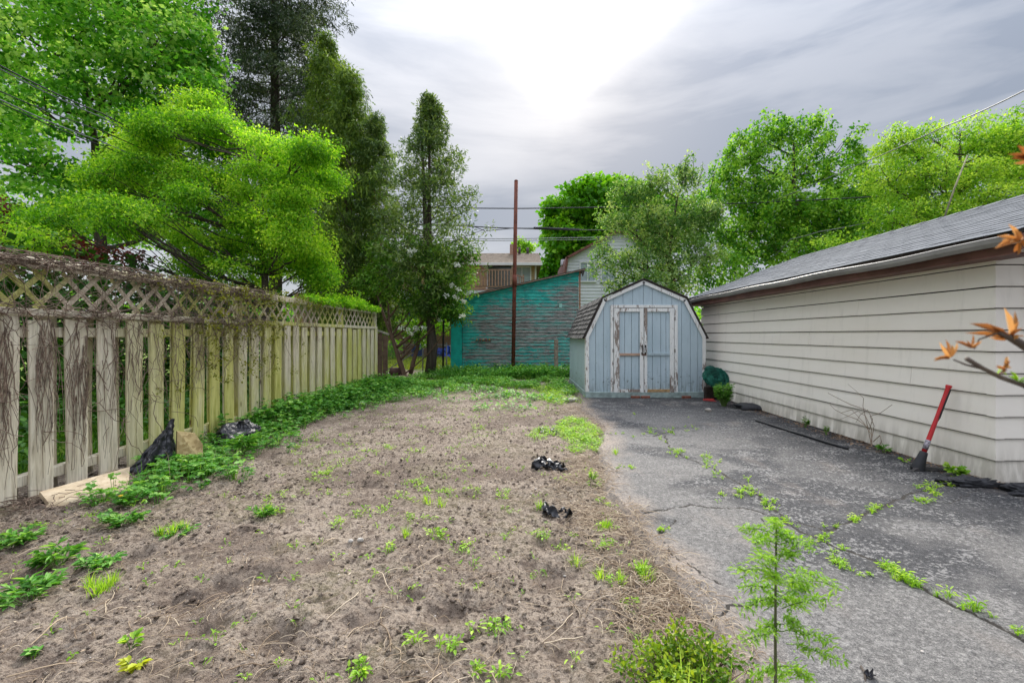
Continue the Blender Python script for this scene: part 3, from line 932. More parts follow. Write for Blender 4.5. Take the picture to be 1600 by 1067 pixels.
# door frame
trim_box('door_frame', -.775, -.712, .13, 2.055); trim_box('door_frame', .632, .705, .13, 2.055)
trim_box('door_frame', -.710, .630, 1.995, 2.055)
def door(x0, x1, strips, midmat, midz, hx, bottom_bare):
    d = MB().box(((x0 + x1) / 2, .015, (DZ0 + 1.985) / 2), (x1 - x0 - .02, .01, 1.985 - DZ0 - .02)).build('door', plain('dark_blue_groove', (.06, .08, .09)), barn)
    fw = .085 if x0 < -.2 else .075
    for a, b in zip(strips[:-1], strips[1:]):
        trim_box('siding_strip', a + .004, b - .004, DZ0 + .02, 1.98, y=-.002, th=.018, mat=M_SHED, parent=d, bev=.002)
    wL, wR = (.125, .085) if x0 < -.2 else (.07, .095)
    trim_box('stile', x0 + .004, x0 + wL, DZ0, 1.985, y=-.026, th=.022, mat=M_TRIM, parent=d)
    trim_box('stile', x1 - wR, x1 - .004, DZ0, 1.985, y=-.026, th=.022, mat=M_TRIM2, parent=d)
    trim_box('cross_rail', x0 + wL + .002, x1 - wR - .002, 1.905, 1.982, y=-.026, th=.022, mat=M_TRIM, parent=d)
    trim_box('cross_rail', x0 + wL + .002, x1 - wR - .002, midz - .028, midz + .028, y=-.026, th=.022, mat=midmat, parent=d)
    trim_box('cross_rail', x0 + wL + .002, x1 - wR - .002, DZ0 + .005, DZ0 + .07, y=-.026, th=.022, mat=bottom_bare, parent=d)
    h = MB()
    h.tube([(hx, -.04, 1.13), (hx, -.075, 1.125), (hx, -.08, 1.07), (hx, -.075, 1.01), (hx, -.04, 1.005)], .009, 6)
    h.box((hx, -.04, 1.15), (.035, .008, .05)); h.box((hx, -.04, .985), (.035, .008, .05))
    h.build('handle', plain('blackened_iron', (.03, .028, .027), .6), d)
    for zz in (.35, 1.05, 1.75):
        hxx = x0 - .01 if x0 < -.2 else x1 + .01
        MB().box((hxx, -.036, zz), (.035, .01, .075)).build('hinge', plain('dull_hinge_metal', (.25, .24, .23), .5), d)
    return d
M_BARE = plain('bare_pinkish_board', (.42, .29, .22), .85, .2, 9, .3); M_OCH = plain('bare_ochre_board', (.36, .24, .12), .85, .4, 14, .3)
M_BLUED = plain('faded_blue_board', (.36, .45, .50), .8, .2, 9, .3)
door(-.705, -.044, [-.62, -.46, -.31, -.15, -.10], M_BARE, .965, -.085, M_TRIM)
door(-.038, .625, [.02, .15, .335, .45, .56], M_BLUED, .975, -.008, M_OCH)
MB().box((-.04, -.045, .965), (.09, .012, .035)).build('latch', plain('rusted_brown_latch', (.10, .055, .04), .8), barn)
# roof
def slab(p, q, name, mat, over=.0):
    a, b = Vector((p[0], -.05, p[1])), Vector((q[0], -.05, q[1]))
    w = -offset_in(p, q, .02)
    MB().prism([a, b, b + w, a + w], (0, SD + .1, 0)).build(name, mat, barn)
rp = [(BX0 - .045, EZb - .05), (KL - .03, KZ + .012), (PX, PZ + .022), (KR + .03, KZ + .012), (BX1 + .045, EZb - .05)]
M_RD = plain('roof_deck_board', (.06, .05, .045))
for p, q in zip(rp[:-1], rp[1:]): slab(p, q, 'roof', M_RD)
# single wooden shingles on the steep left slope
sh_w, nC = .155, 8
p, q = Vector((rp[0][0], 0, rp[0][1])), Vector((rp[1][0], 0, rp[1][1])); L = (q - p).length; u = (q - p) / L
nrm = -offset_in(rp[0], rp[1], 1.0)
shv = []
for s in range(4):
    r = random.Random(s); w = sh_w - .008; ln = L / nC * 1.35; t = .016
    m = MB(); m.poly([(0, 0, .0), (0, w, 0), (0, w * 1.0, t), (0, 0, t * r.uniform(.8, 1.3)), (ln, 0, -.012), (ln, w, -.012), (ln, w, -.006), (ln, 0, -.006), (r.uniform(-.02, .0), w / 2, t), (0, w / 2, 0)],
        [(0, 9, 8, 3), (9, 1, 2, 8), (3, 8, 7), (8, 6, 7), (8, 2, 6), (0, 3, 7, 4), (1, 5, 6, 2), (4, 7, 6, 5)])
    shv.append(m.mesh('shingle', M_SHS))
rot = Matrix((u, Vector((0, 1, 0)), nrm)).transposed().to_euler()
for c in range(nC):
    y = -.06 - (sh_w * .5 if c % 2 else 0)
    while y < SD + .03:
        o = link('shingle', shv[rnd.randrange(4)], barn)
        o.location = p + u * (c * L / nC - .015 + rnd.uniform(-.012, .012)) + nrm * (.036 + rnd.uniform(0, .006)) + Vector((0, max(y, -.055), 0))
        o.rotation_euler = (rot.x + 0, rot.y, rot.z)
        y += sh_w
for (pp, qq, sd) in ((rp[1], rp[2], 5), (rp[3], rp[2], 6), (rp[4], rp[3], 7)):
    setp(shingle_courses(-.06, SD + .06, (pp[0], pp[1] + .02), (qq[0], qq[1] + .02), 7, .16, .008, seed=sd, jit=.01).build('shingles', M_SHS, barn), kind='stuff')
# bricks the shed rests on
M_BRK = plain('red_brown_brick', (.20, .075, .05), .9, .4, 20, .3)
bk = MB().box((0, 0, 0), (.20, .09, .055), bev=.005).mesh('brick', M_BRK)
for k, (x, lb) in enumerate([(2.50, 'red brown brick under the shed sill below the double doors'), (2.72, 'second brick under the shed sill, right of the door meeting line'), (3.62, 'lone brick under the right end of the shed sill')]):
    o = link('brick', bk); o.location = (x, 10.02, .030); o.rotation_euler = (0, 0, rnd.uniform(-.1, .1))
    setp(o, lb, 'brick', 'bricks under the blue shed')

# ================================================================== TEAL SHED
TY = 16.3
teal = empty('teal_lean_to', (0, TY, 0), 'tall lean-to shed with peeling teal clapboards and a sloping roof', 'shed')
tx0, tx1 = -2.52, 2.06; tz0, tz1 = 2.615, 3.665
def ztop(x): return tz0 + (x - tx0) / (tx1 - tx0) * (tz1 - tz0)
def xat(z): return tx0 + (z - tz0) / (tz1 - tz0) * (tx1 - tx0)
MB().prism([(tx0 + .03, .03, 0), (tx0 + .03, .03, tz0 - .02), (tx1 - .03, .03, tz1 - .02), (tx1 - .03, .03, 0)], (0, 2.6, 0)).build('wall_core', plain('dark_core', (.05, .045, .04)), teal)
eb = .118; k = 0; z = .06
while z < tz1 - .02:
    h = eb
    def seg(xa, xb, kk):
        xa_t, xb_t = xa, xb
        zt = z + h + .004
        xlb = max(xa, xat(z + .01)) if z > tz0 - .05 else xa
        xlt = max(xa, xat(min(zt, tz1))) if zt > tz0 - .02 else xa
        if xlb >= xb - .03: return
        xlt = min(xlt, xb - .01)
        r = random.Random(kk); w = r.uniform(0, .004); tl = r.uniform(-.004, .004)
        vs = [(xlb, -.022 - w, z), (xb, -.022 - w, z + tl), (xb, -.008, z + tl), (xlb, -.008, z),
              (xlt, -.003, zt), (xb, -.003, zt), (xb, .006, zt), (xlt, .006, zt)]
        m = MB(); m.poly(vs, [(0, 1, 5, 4), (0, 3, 2, 1), (3, 7, 6, 2), (0, 4, 7, 3), (1, 2, 6, 5), (4, 5, 6, 7)])
        m.build('clapboard', M_TEAL, teal)
    br = [tx0 + .40, 1.28, tx1 - .02]
    if k % 3 == 0: br = [tx0 + .40, 1.28, tx1 - .02]
    if k % 4 == 1: br = [tx0 + .40, -.8, 1.28, tx1 - .02]
    for j, (a, b) in enumerate(zip(br[:-1], br[1:])): seg(a + .002, b - .002, k * 7 + j)
    k += 1; z += eb
M_TEALP = plain('solid_teal_paint', (.01, .42, .365), .6, .25, 5, .1)
MB().prism([(tx0 - .01, -.035, 0), (tx0 - .01, -.035, tz0 - .02), (tx0 + .385, -.035, ztop(tx0 + .385) - .02), (tx0 + .385, -.035, 0)], (0, .03, 0)).build('corner_panel', M_TEALP, teal)
MB().box((tx1 + .02, -.03, tz1 / 2 + .02), (.055, .05, tz1 - .03), bev=.004).build('corner_board', plain('bare_orange_brown_post', (.30, .17, .10), .85, .4, 9, .3), teal)
MB().prism([(tx0 + .39, -.05, ztop(tx0 + .39) - .02), (tx1, -.05, tz1 - .02), (tx1, -.05, tz1 - .13), (tx0 + .39, -.05, ztop(tx0 + .39) - .12)], (0, .025, 0)).build('frieze_board', M_TEAL, teal)
M_TAR = plain('tar_paper_roof', (.05, .045, .042), .9, .4, 5, .3)
sl = (tz1 - tz0) / (tx1 - tx0)
def rz_(x): return tz1 + (x - tx1) * sl
MB().prism([(tx0 - .15, -.16, rz_(tx0 - .15)), (tx1 + .20, -.16, rz_(tx1 + .20)), (tx1 + .20, -.16, rz_(tx1 + .2) + .055), (tx0 - .15, -.16, rz_(tx0 - .15) + .055)], (0, 2.95, 0)).build('roof', M_TAR, teal)
MB().prism([(tx0 - .17, -.185, rz_(tx0 - .17) - .01), (tx1 + .21, -.185, rz_(tx1 + .21) - .01), (tx1 + .21, -.185, rz_(tx1 + .21) + .022), (tx0 - .17, -.185, rz_(tx0 - .17) + .022)], (0, .024, 0)).build('roof_edge', plain('worn_brown_edge', (.22, .16, .12), .9, .5, 6, .3), teal)
MB().prism([(tx1 + .05, -.17, rz_(tx1) - .02), (tx1 + .19, -.17, rz_(tx1 + .19) - .012), (tx1 + .12, -.17, rz_(tx1) - .20)], (0, .1, 0)).build('eave_flap', M_TAR, teal)
# small pale sheet nailed on the boards
o = MB().box((0, 0, 0), (.10, .008, .15), Matrix.Rotation(.04, 3, 'Y')).build('paper_patch', plain('pale_teal_sheet', (.28, .52, .47), .7, .1, 5))
o.location = P(876, 477.5, TY - .035); setp(o, 'small pale rectangular patch nailed on the teal wall', 'patch')
# rusty ornament on the wall
orn = empty('rusty_ornament', P(755, 532, TY - .06), 'rusty scrollwork ornament with yellow and red blobs on teal wall', 'ornament')
m = MB(); m.box((0, 0, -.03), (.56, .012, .022))
for k in range(8):
    x = -.25 + k * .07
    m.tube([(x, 0, -.03), (x + .02, -.01, .03), (x + .045, 0, .05), (x + .05, 0, .02), (x + .03, 0, .005)], .007, 5)
m.build('scroll_bar', M_RUST, orn)
for k, c in enumerate([('mustard_paint', (.40, .25, .05)), ('dull_red_paint', (.28, .04, .03)), ('mustard_paint', (.4, .25, .05)), ('dull_red_paint', (.28, .04, .03)), ('mustard_paint', (.4, .25, .05))]):
    m = MB(); x = -.22 + k * .11; m.tube([(x, -.015, .0), (x, -.02, .03), (x, -.015, .06)], [.012, .03, .01], 7)
    m.build('flower', plain(c[0], c[1], .6), orn)

# ================================================================== POLES AND POSTS
m = MB(); a = P(801.5, 586, 15.6); b = P(806.5, 283, 15.6)
a.z = -.05
m.tube([a, a.lerp(b, .5), b], [.066, .066, .064], 12); m.tube([a.lerp(b, .46), a.lerp(b, .52)], [.078, .078], 12); m.tube([b, b + Vector((0, 0, .03))], [.07, .05], 12)
setp(m.build('iron_pole', M_RUST), 'tall thin rusty iron pole standing in front of the teal shed', 'pole')
m = MB(); m.box(P(869, 559, 15.5) , (.135, .10, 1.25), bev=.012)
setp(m.build('wooden_post', plain('grey_post_wood', (.23, .19, .15), .9, .4, 14, .5)), 'short grey wooden post between teal shed and blue shed', 'post')
m = MB(); m.tube([P(1475, 342, 9.0), P(1492, 293, 9.0), P(1512, 243, 9.0)], [.017, .016, .013], 7)
m.tube([P(1475, 342, 9.0), Vector((P(1475, 342, 9.0).x - .4, 9.0, 0))], .017, 7)
setp(m.build('slanted_pole', plain('pale_lichened_pole', (.26, .25, .16), .9, .3, 20, .2)), 'thin pale slanted pole rising behind the garage roof', 'pole')
# ================================================================== FAR HOUSES
M_STU = plain('tan_stucco', (.44, .31, .19), .9, .12, 3, .1)
M_WHT = plain('pale_painted_siding', (.60, .62, .68), .6, .08, 1.5)
M_WIN = NT('window_glass'); M_WIN.color((.05, .07, .08)).rough(.08); M_WIN.b.inputs['Specular IOR Level'].default_value = .8; M_WIN = M_WIN.m
M_WFR = plain('white_window_frame', (.66, .68, .70), .5, .06, 3)
def brickmat():
    t = NT('far_brick_wall')
    b = t.nd('ShaderNodeTexBrick'); t.l.new(t.coord('pos', (1, 1, 1), rot=(R(90), 0, 0)), b.inputs[0])
    b.inputs['Scale'].default_value = 4.5; b.inputs['Color1'].default_value = (.36, .19, .13, 1); b.inputs['Color2'].default_value = (.26, .13, .09, 1)
    b.inputs['Mortar'].default_value = (.40, .36, .31, 1); b.inputs['Mortar Size'].default_value = .02
    t.color(b.outputs[0]).rough(.9); return t.m
M_BRICK = brickmat()
M_RFT = shingle_mat('brown_grey_roof_shingle', (.16, .13, .105), (.30, .25, .20), .3)
M_MAROON = plain('maroon_painted_metal', (.16, .065, .055), .6, .3, 3, .1)
M_DECK = plain('reddish_deck_wood', (.30, .19, .14), .85, .3, 8, .2)

def window(x, z, w, h, y, parent, bars=1, glass=None, frame=None):
    f = MB(); fr = frame or M_WFR; t = .07
    f.box((x, y - .03, z + h / 2 - t / 2), (w, .07, t)); f.box((x, y - .03, z - h / 2 + t / 2), (w + .1, .10, t))
    f.box((x - w / 2 + t / 2, y - .03, z), (t, .07, h - 2 * t)); f.box((x + w / 2 - t / 2, y - .03, z), (t, .07, h - 2 * t))
    for k in range(bars): f.box((x - w / 2 + w * (k + 1) / (bars + 1), y - .025, z), (.05, .05, h - 2 * t))
    o = f.build('window', fr, parent)
    MB().box((x, y - .012, z), (w - .12, .012, h - .12)).build('pane', glass or M_WIN, o)
    return o
th = empty('deck_house', (0, 0, 0), 'tan stucco and brick house with an upper wooden deck behind', 'house')
MB().box((-7.0, 32.2, 1.95), (14.2, 8.0, 4.1)).build('brick_wall', M_BRICK, th)
MB().box((-5.6, 32.0, 4.85), (12.98, 8.0, 1.78)).build('stucco_wall', M_STU, th)
MB().box((.86, 27.98, 4.85), (.10, .06, 1.75)).build('corner_trim', M_WFR, th)
rf = MB(); rf.prism([(1.2, 27.45, 5.70), (1.2, 32.0, 7.10), (1.2, 36.6, 5.70), (1.2, 36.6, 5.62), (1.2, 27.45, 5.62)], (-14.0, 0, 0)); rf = rf.build('roof', M_RFT, th)
# stepped shingle courses seen on the front slope
m = MB()
for k in range(13):
    y0 = 27.42 + k * .352; z0 = 5.71 + (y0 - 27.45) * .3077
    m.poly([(-12.8, y0, z0 + .012), (1.22, y0, z0 + .012), (1.22, y0, z0 + .05), (-12.8, y0, z0 + .05), (-12.8, y0 + .38, z0 + .38 * .3077 + .012), (1.22, y0 + .38, z0 + .38 * .3077 + .012)],
           [(0, 1, 2, 3), (3, 2, 5, 4), (1, 5, 2), (0, 3, 4)])
setp(m.build('shingle_course', M_RFT, th), kind='stuff')
MB().box((-5.8, 27.40, 5.66), (14.1, .10, .16)).build('gutter', M_WFR, th)
for x in (-.15, .42):
    MB().tube([(x, 31.6, 6.9), (x, 31.6, 7.45)], .09, 8).build('vent_pipe', plain('dark_vent', (.06, .05, .05), .7), th)
ch = MB().box((-.55, 31.2, 7.2), (.5, .5, .7)).build('chimney', M_BRICK, th)
window(.02, 4.95, 1.15, 1.30, 27.99, th, 1, plain('curtained_glass', (.30, .37, .40), .2, .2, 2))
dr = MB().box((-1.35, 27.96, 4.85), (1.7, .06, 1.72)).build('patio_door', M_WFR, th)
MB().box((-1.35, 27.91, 4.86), (1.45, .04, 1.5)).build('pane', M_WIN, dr)
window(-4.9, 4.95, 1.4, 1.3, 27.99, th, 1)
window(-7.25, 2.65, 1.75, 1.25, 28.18, th, 2, frame=plain('blue_window_frame', (.10, .16, .42), .5, .1, 3))
window(-4.75, 2.15, .62, .75, 28.18, th, 0); window(-4.6, .55, .55, .4, 28.18, th, 0)
MB().box((-7.25, 28.14, 3.5), (2.6, .10, .35)).build('awning', M_WFR, th)
# deck
MB().box((-5.2, 26.8, 3.93), (9.4, 2.5, .12)).build('deck_floor', M_DECK, th)
for k in range(3):
    MB().box((-5.2, 25.50, 3.78 - k * .19), (9.4, .05, .175)).build('deck_fascia', M_WHT, th)
for k in range(4):
    MB().box((-9.6 + k * 2.93, 25.7, 1.7), (.14, .14, 3.4)).build('deck_post', M_DECK, th)
rl = MB(); rl.box((-5.2, 25.56, 5.04), (9.4, .09, .07)); rl.box((-5.2, 25.56, 4.10), (9.4, .05, .07))
rl = rl.build('railing', M_DECK, th)
bm_ = MB().box((0, 0, 0), (.085, .035, .88)).mesh('baluster', M_DECK)
k = 0; x = -9.8
while x < -.55:
    o = link('baluster', bm_, rl); o.location = (x, 25.52, 4.57); x += .17
for x in (-9.85, -7.5, -5.2, -2.85, -.52):
    o = link('rail_post', MB().box((0, 0, 0), (.11, .11, 1.2)).mesh('rail_post', M_DECK), rl); o.location = (x, 25.56, 4.55)
st = MB(); st.box((-.18, 26.2, 4.80), (.62, .08, .07), Matrix.Rotation(.32, 3, 'Y')); st.box((.10, 26.2, 4.5), (.09, .09, .7))
for k in range(4): st.box((-.42 + k * .14, 26.2, 4.45 - k * .04), (.06, .03, .75))
st.build('stair_railing', M_DECK, th)

# white gambrel house
wh = empty('gambrel_house', (0, 0, 0), 'pale lap-sided house with maroon gambrel roof edge behind blue shed', 'house')
gx0, gkx, gpx = 2.50, 2.78, 5.95; gpz, gkz, gez = 7.75, 6.10, 4.1
Y0, YD = 28.0, 5.8
rx = lambda x: 2 * gpx - x
MB().prism([(gx0 + .1, Y0, -.1), (gx0 + .1, Y0, gez), (gkx + .06, Y0, gkz - .04), (gpx, Y0, gpz - .05), (rx(gkx) - .06, Y0, gkz - .04), (rx(gx0) - .1, Y0, gez), (rx(gx0) - .1, Y0, -.1)], (0, YD, 0)).build('wall', plain('pale_wall_core', (.30, .31, .33), .8), wh)
m = MB(); z = .1
def wl_(z):
    if z < gez: return gx0 + .1
    if z < gkz: return gx0 + .1 + (gkx - gx0) * (z - gez) / (gkz - gez)
    return gkx + (gpx - gkx) * (z - gkz) / (gpz - gkz)
while z < gpz - .2:
    zt = z + .205; a0, a1 = wl_(z) + .02, wl_(zt) + .02
    m.poly([(a0, Y0 - .035, z), (rx(a0), Y0 - .035, z), (rx(a1), Y0 - .004, zt), (a1, Y0 - .004, zt), (a0, Y0 - .002, z), (rx(a0), Y0 - .002, z)], [(0, 1, 2, 3), (4, 5, 1, 0)])
    z += .2
setp(m.build('siding', M_WHT, wh), kind='stuff')
for (p_, q_) in (((gx0 - .1, gez - .1), (gkx - .06, gkz + .05)), ((gkx - .06, gkz + .05), (gpx, gpz + .1)), ((gpx, gpz + .1), (rx(gkx) + .06, gkz + .05)), ((rx(gkx) + .06, gkz + .05), (rx(gx0) + .1, gez - .1))):
    d_ = Vector((q_[0] - p_[0], 0, q_[1] - p_[1])).normalized(); nn = Vector((-d_.z, 0, d_.x)); nn = nn if nn.z > 0 or (abs(nn.z) < .3) else -nn
    if nn.z < 0: nn = -nn
    a, b = Vector((p_[0], Y0 - .3, p_[1])), Vector((q_[0], Y0 - .3, q_[1]))
    MB().prism([a, b, b - nn * .14, a - nn * .14], (0, YD + .5, 0)).build('roof', M_MAROON, wh)
for k in range(9):
    MB().box((gx0 + .02 + .055 * 2.2, Y0 - .1 + k * .68, 5.15), (.03, .05, 1.95), Matrix.Rotation(.09, 3, 'Y')).build('roof_rib', M_MAROON, wh)
window(4.05, 5.25, 1.0, 1.25, Y0 - .03, wh, 1, plain('milky_glass', (.32, .37, .43), .15, .15, 2))
window(5.35, 5.25, 1.0, 1.25, Y0 - .03, wh, 1, plain('milky_glass', (.32, .37, .43)))
MB().box((gx0 + .35, Y0 + 2, 6.15), (.5, .5, .35)).build('flue_cap', M_WHT, wh)

# ================================================================== CHAIN LINK FENCE
clf = empty('chain_link_fence', (0, 15.9, 0), 'low chain link fence between the lattice fence and teal shed', 'fence')
M_GALV = plain('galvanised_wire', (.28, .28, .27), .45, .2, 9, metal=.6)
cx0, cx1, ch_ = -5.3, -2.62, 1.05
for x in (cx0, -3.45, cx1):
    MB().tube([(x, 0, -.05), (x, 0, ch_ + .08)], .024, 7).build('fence_post', M_GALV, clf)
MB().tube([(cx0, 0, ch_), (cx1, 0, ch_)], .018, 6).build('top_rail', M_GALV, clf)
MB().tube([(-3.42, 0, 1.0), (-4.9, .12, .05)], .022, 6).build('brace', M_GALV, clf)
m = MB(); s = .075; x = cx0 - ch_
while x < cx1:
    for sg in (1, -1):
        a = (x, 0, .03) if sg > 0 else (x + ch_, 0, .03); b = (x + ch_, 0, ch_) if sg > 0 else (x, 0, ch_)
        (ax, _, az), (bx, _, bz) = a, b
        if ax < cx0: t = (cx0 - ax) / (bx - ax); ax, az = cx0, az + t * (bz - az)
        if bx < cx0: t = (cx0 - bx) / (ax - bx); bx, bz = cx0, bz + t * (az - bz)
        if ax > cx1: t = (ax - cx1) / (ax - bx); ax, az = cx1, az + t * (bz - az)
        if bx > cx1: t = (bx - cx1) / (bx - ax); bx, bz = cx1, bz + t * (az - bz)
        if abs(bz - az) > .05: m.tube([(ax, .004 * sg, az), (bx, .004 * sg, bz)], .0035, 3, caps=False)
    x += s
setp(m.build('wire_mesh', M_GALV, clf), kind='stuff')
m = MB(); m.tube([(-2.72, 15.75, -.05), (-2.70, 15.75, 2.05)], .035, 7)
setp(m.build('dark_stake', plain('near_black_stake', (.025, .022, .02), .8)), 'dark upright stake close against the left end of the teal shed', 'stake')

# ================================================================== WIRES
M_WIRE = plain('dark_cable', (.028, .03, .034), .6, .2, 3)
M_WIRE2 = plain('grey_cable', (.20, .21, .22), .6, .2, 3)
def wire(pts, r, label, mat=None, sag=.0, group='overhead wires'):
    p = [P(*q) for q in pts]; out = []
    for a, b in zip(p[:-1], p[1:]):
        for k in range(10):
            t = k / 10; v = a.lerp(b, t); v.z -= sag * 4 * t * (1 - t); out.append(v)
    out.append(p[-1])
    m = MB(); m.tube(out, r, 5)
    return setp(m.build('power_line', mat or M_WIRE), label, 'wire', group)
wire([(300, 318, 26), (620, 324, 23), (810, 326, 22), (1000, 323, 21), (1180, 317, 20), (1400, 306, 18.5), (1800, 284, 16)], .028, 'thick dark overhead cable, the uppermost level one crossing the rusty pole', sag=.01)
wire([(500, 345, 26), (740, 354, 24), (835, 357, 23), (960, 360, 22), (1050, 360, 21), (1180, 362, 20)], .030, 'second level cable crossing the pole, with a black splice', sag=.03)
m = MB(); m.tube([P(834, 356.5, 23), P(905, 359, 22.5)], .065, 7); setp(m.build('cable_splice', M_WIRE), 'black sleeve thickening the second overhead cable right of the pole', 'cable splice')
wire([(560, 350, 25), (735, 352, 24), (758, 361, 23.8), (800, 357, 23.3), (845, 358, 23)], .02, 'slack dark cable looping below the second cable left of the pole', sag=.0)
wire([(500, 371, 27), (740, 373, 26), (870, 372, 25), (1000, 369, 24)], .022, 'thin grey level cable, third one down beside the pole', M_WIRE2, .02)
wire([(500, 378, 27), (740, 376, 26), (870, 375, 25), (990, 373, 24)], .018, 'thin cable lowest of the level wires beside the pole', M_WIRE2, .02)
wire([(1700, 96, 7.5), (1600, 142, 9), (1480, 196, 12), (1330, 262, 16), (1205, 315, 20)], .016, 'thin wire slanting down from the upper right corner', M_WIRE2, .03)
wire([(1370, 345, 17), (1280, 362, 18), (1235, 374, 19), (1205, 405, 20), (1160, 412, 20), (1120, 402, 20.5), (1075, 372, 21), (1050, 358, 21)], .016, 'pale slack wire looping through the trees above the garage', M_WIRE2, .02)
for k, (y0, y1, y2, rr, lb) in enumerate([(103, 178, 262, .013, 'uppermost of the wires slanting in from the left edge'), (108, 184, 268, .011, 'wire just under the uppermost slanting wire at left edge'),
                                      (143, 205, 276, .010, 'middle wire slanting down from the left edge'), (156, 222, 290, .012, 'lowest but one wire slanting from the left edge'), (161, 228, 297, .010, 'lowest of the wires slanting in from the left edge')]):
    wire([(-150, y0 - 68, 6.5), (0, y0, 7.2), (160, y1, 8.6), (330, y2, 11)], rr, lb, M_WIRE if k % 2 == 0 else M_WIRE2, .03, 'wires slanting from the left edge')
# ================================================================== FOLIAGE
TPL = {
 'diamond': (np.array([(0, 0, 0), (.42, .5, .10), (1, 0, -.02), (.42, -.5, .10)]), [np.array([(0, 2, 1), (0, 3, 2)])]),
 'oval': (np.array([(0, 0, 0), (.28, .42, .10), (.68, .36, .07), (1, 0, -.06), (.68, -.36, .07), (.28, -.42, .10)]), [np.array([(0, 3, 2, 1), (0, 5, 4, 3)])]),
 'lobed': (np.array([(0, 0, 0), (.10, .30, .06), (.22, .22, .03), (.38, .52, .10), (.50, .26, .03), (.72, .36, .05), (1, 0, -.08), (.72, -.36, .05), (.50, -.26, .03), (.38, -.52, .10), (.22, -.22, .03), (.10, -.30, .06), (.5, 0, -.02)]),
           [np.array([(12, 0, 1), (12, 1, 2), (12, 2, 3), (12, 3, 4), (12, 4, 5), (12, 5, 6), (12, 6, 7), (12, 7, 8), (12, 8, 9), (12, 9, 10), (12, 10, 11), (12, 11, 0)])]),
 'blade': (np.array([(0, -.5, 0), (0, .5, 0), (.4, .42, .10), (.4, -.42, .10), (.75, .25, .08), (.75, -.25, .08), (1, 0, -.06)]), [np.array([(0, 3, 2, 1), (3, 5, 4, 2)]), np.array([(5, 6, 4)])]),
 'spray': (np.array([(0, 0, 0), (.35, .30, .02), (.45, .08, 0), (.70, .34, .03), (.72, .07, 0), (1, 0, -.03), (.72, -.07, 0), (.66, -.34, .03), (.45, -.08, 0), (.30, -.30, .02)]),
           [np.array([(0, 2, 1), (2, 4, 3), (4, 6, 5), (2, 8, 6), (2, 6, 4), (6, 8, 7), (0, 9, 8), (0, 8, 2)])]),
}
def unit(v): return v / (np.linalg.norm(v, axis=1, keepdims=True) + 1e-9)
def leaf_geo(Pn, D, N, L, Wd, tpl):
    T, polys = TPL[tpl]
    D = unit(D); S = unit(np.cross(D, N)); Nn = np.cross(S, D)
    L = np.broadcast_to(L, len(Pn)); Wd = np.broadcast_to(Wd, len(Pn))
    V = (Pn[:, None, :] + T[None, :, 0, None] * (D * L[:, None])[:, None, :]
         + T[None, :, 1, None] * (S * Wd[:, None])[:, None, :] + T[None, :, 2, None] * (Nn * L[:, None])[:, None, :])
    k = len(T)
    out = []
    for p in polys:
        out.append((p[None] + (np.arange(len(Pn)) * k)[:, None, None]).reshape(-1, p.shape[1]))
    return V.reshape(-1, 3), out, k
def leaves(name, Pn, D, N, L, Wd, tpl, mat, rv, parent=None, stuff=True, world=True):
    V, polys, k = leaf_geo(Pn, D, N, L, Wd, tpl)
    o = npmesh(name, V, polys, mat, parent, world=world and parent is not None, attrs={'rnd': np.repeat(np.clip(rv, 0, 1), k)})
    if stuff: o['kind'] = 'stuff'
    return o

def crown(name, C, rad, per, L, Wd, tpl, mat, seed, parent, flat=(1, 1, .7), droop=.2, up=.4, out=.6, bias=None, cvar=.5, size_var=.35, center=None):
    """C cluster centres (n,3); per leaves in each; leaves point outward with droop"""
    r = np.random.default_rng(seed); n = len(C)
    cr = r.random(n) * cvar + (1 - cvar) * .5 + (0 if bias is None else bias)
    idx = np.repeat(np.arange(n), per)
    off = r.normal(0, 1, (len(idx), 3)); off = off / (np.linalg.norm(off, axis=1, keepdims=True)) * (r.random((len(idx), 1)) ** .45)
    rr = np.broadcast_to(rad, n)[idx]
    Pn = C[idx] + off * rr[:, None] * np.array(flat)
    D = off * out + r.normal(0, .45, off.shape) + np.array((0, 0, -droop))
    if center is not None: D += .35 * unit(Pn - center)
    N = r.normal(0, .55, off.shape) + np.array((0, 0, up + .4))
    sz = 1 + r.uniform(-size_var, size_var, len(idx))
    rv = cr[idx] + r.normal(0, .14, len(idx))
    return leaves(name, Pn, D, N, L * sz, Wd * sz, tpl, mat, rv, parent)

def lobes_points(lobes, n, seed, shell=.55):
    r = np.random.default_rng(seed)
    vol = np.array([l[3] * l[4] * l[5] for l in lobes]) ** .75; vol = vol / vol.sum()
    k = r.choice(len(lobes), n, p=vol)
    d = r.normal(0, 1, (n, 3)); d /= np.linalg.norm(d, axis=1, keepdims=True)
    rad = shell + (1 - shell) * r.random((n, 1)) ** .6
    inner = r.random((n, 1)) < .25
    rad = np.where(inner, rad * .6, rad)
    lo = np.array(lobes, dtype=float)
    return lo[k, :3] + d * rad * lo[k, 3:6], k
def LB(px, py, Y, rx, ry, rY=None):
    p = P(px, py, Y); s = Y / F
    return (p.x, p.y, p.z, rx * s, rY if rY is not None else (rx * s + ry * s) * .5, ry * s)
def curve(a, b, sag, n=6, r=None):
    a, b = Vector(a), Vector(b); out = []
    mid = (a + b) / 2 + Vector(sag)
    for k in range(n + 1):
        t = k / n
        p = a * (1 - t) ** 2 + mid * 2 * t * (1 - t) + b * t * t
        if r and 0 < k < n: p += Vector((r.uniform(-1, 1), r.uniform(-1, 1), r.uniform(-.6, .6))) * (b - a).length * .025
        out.append(p)
    return out
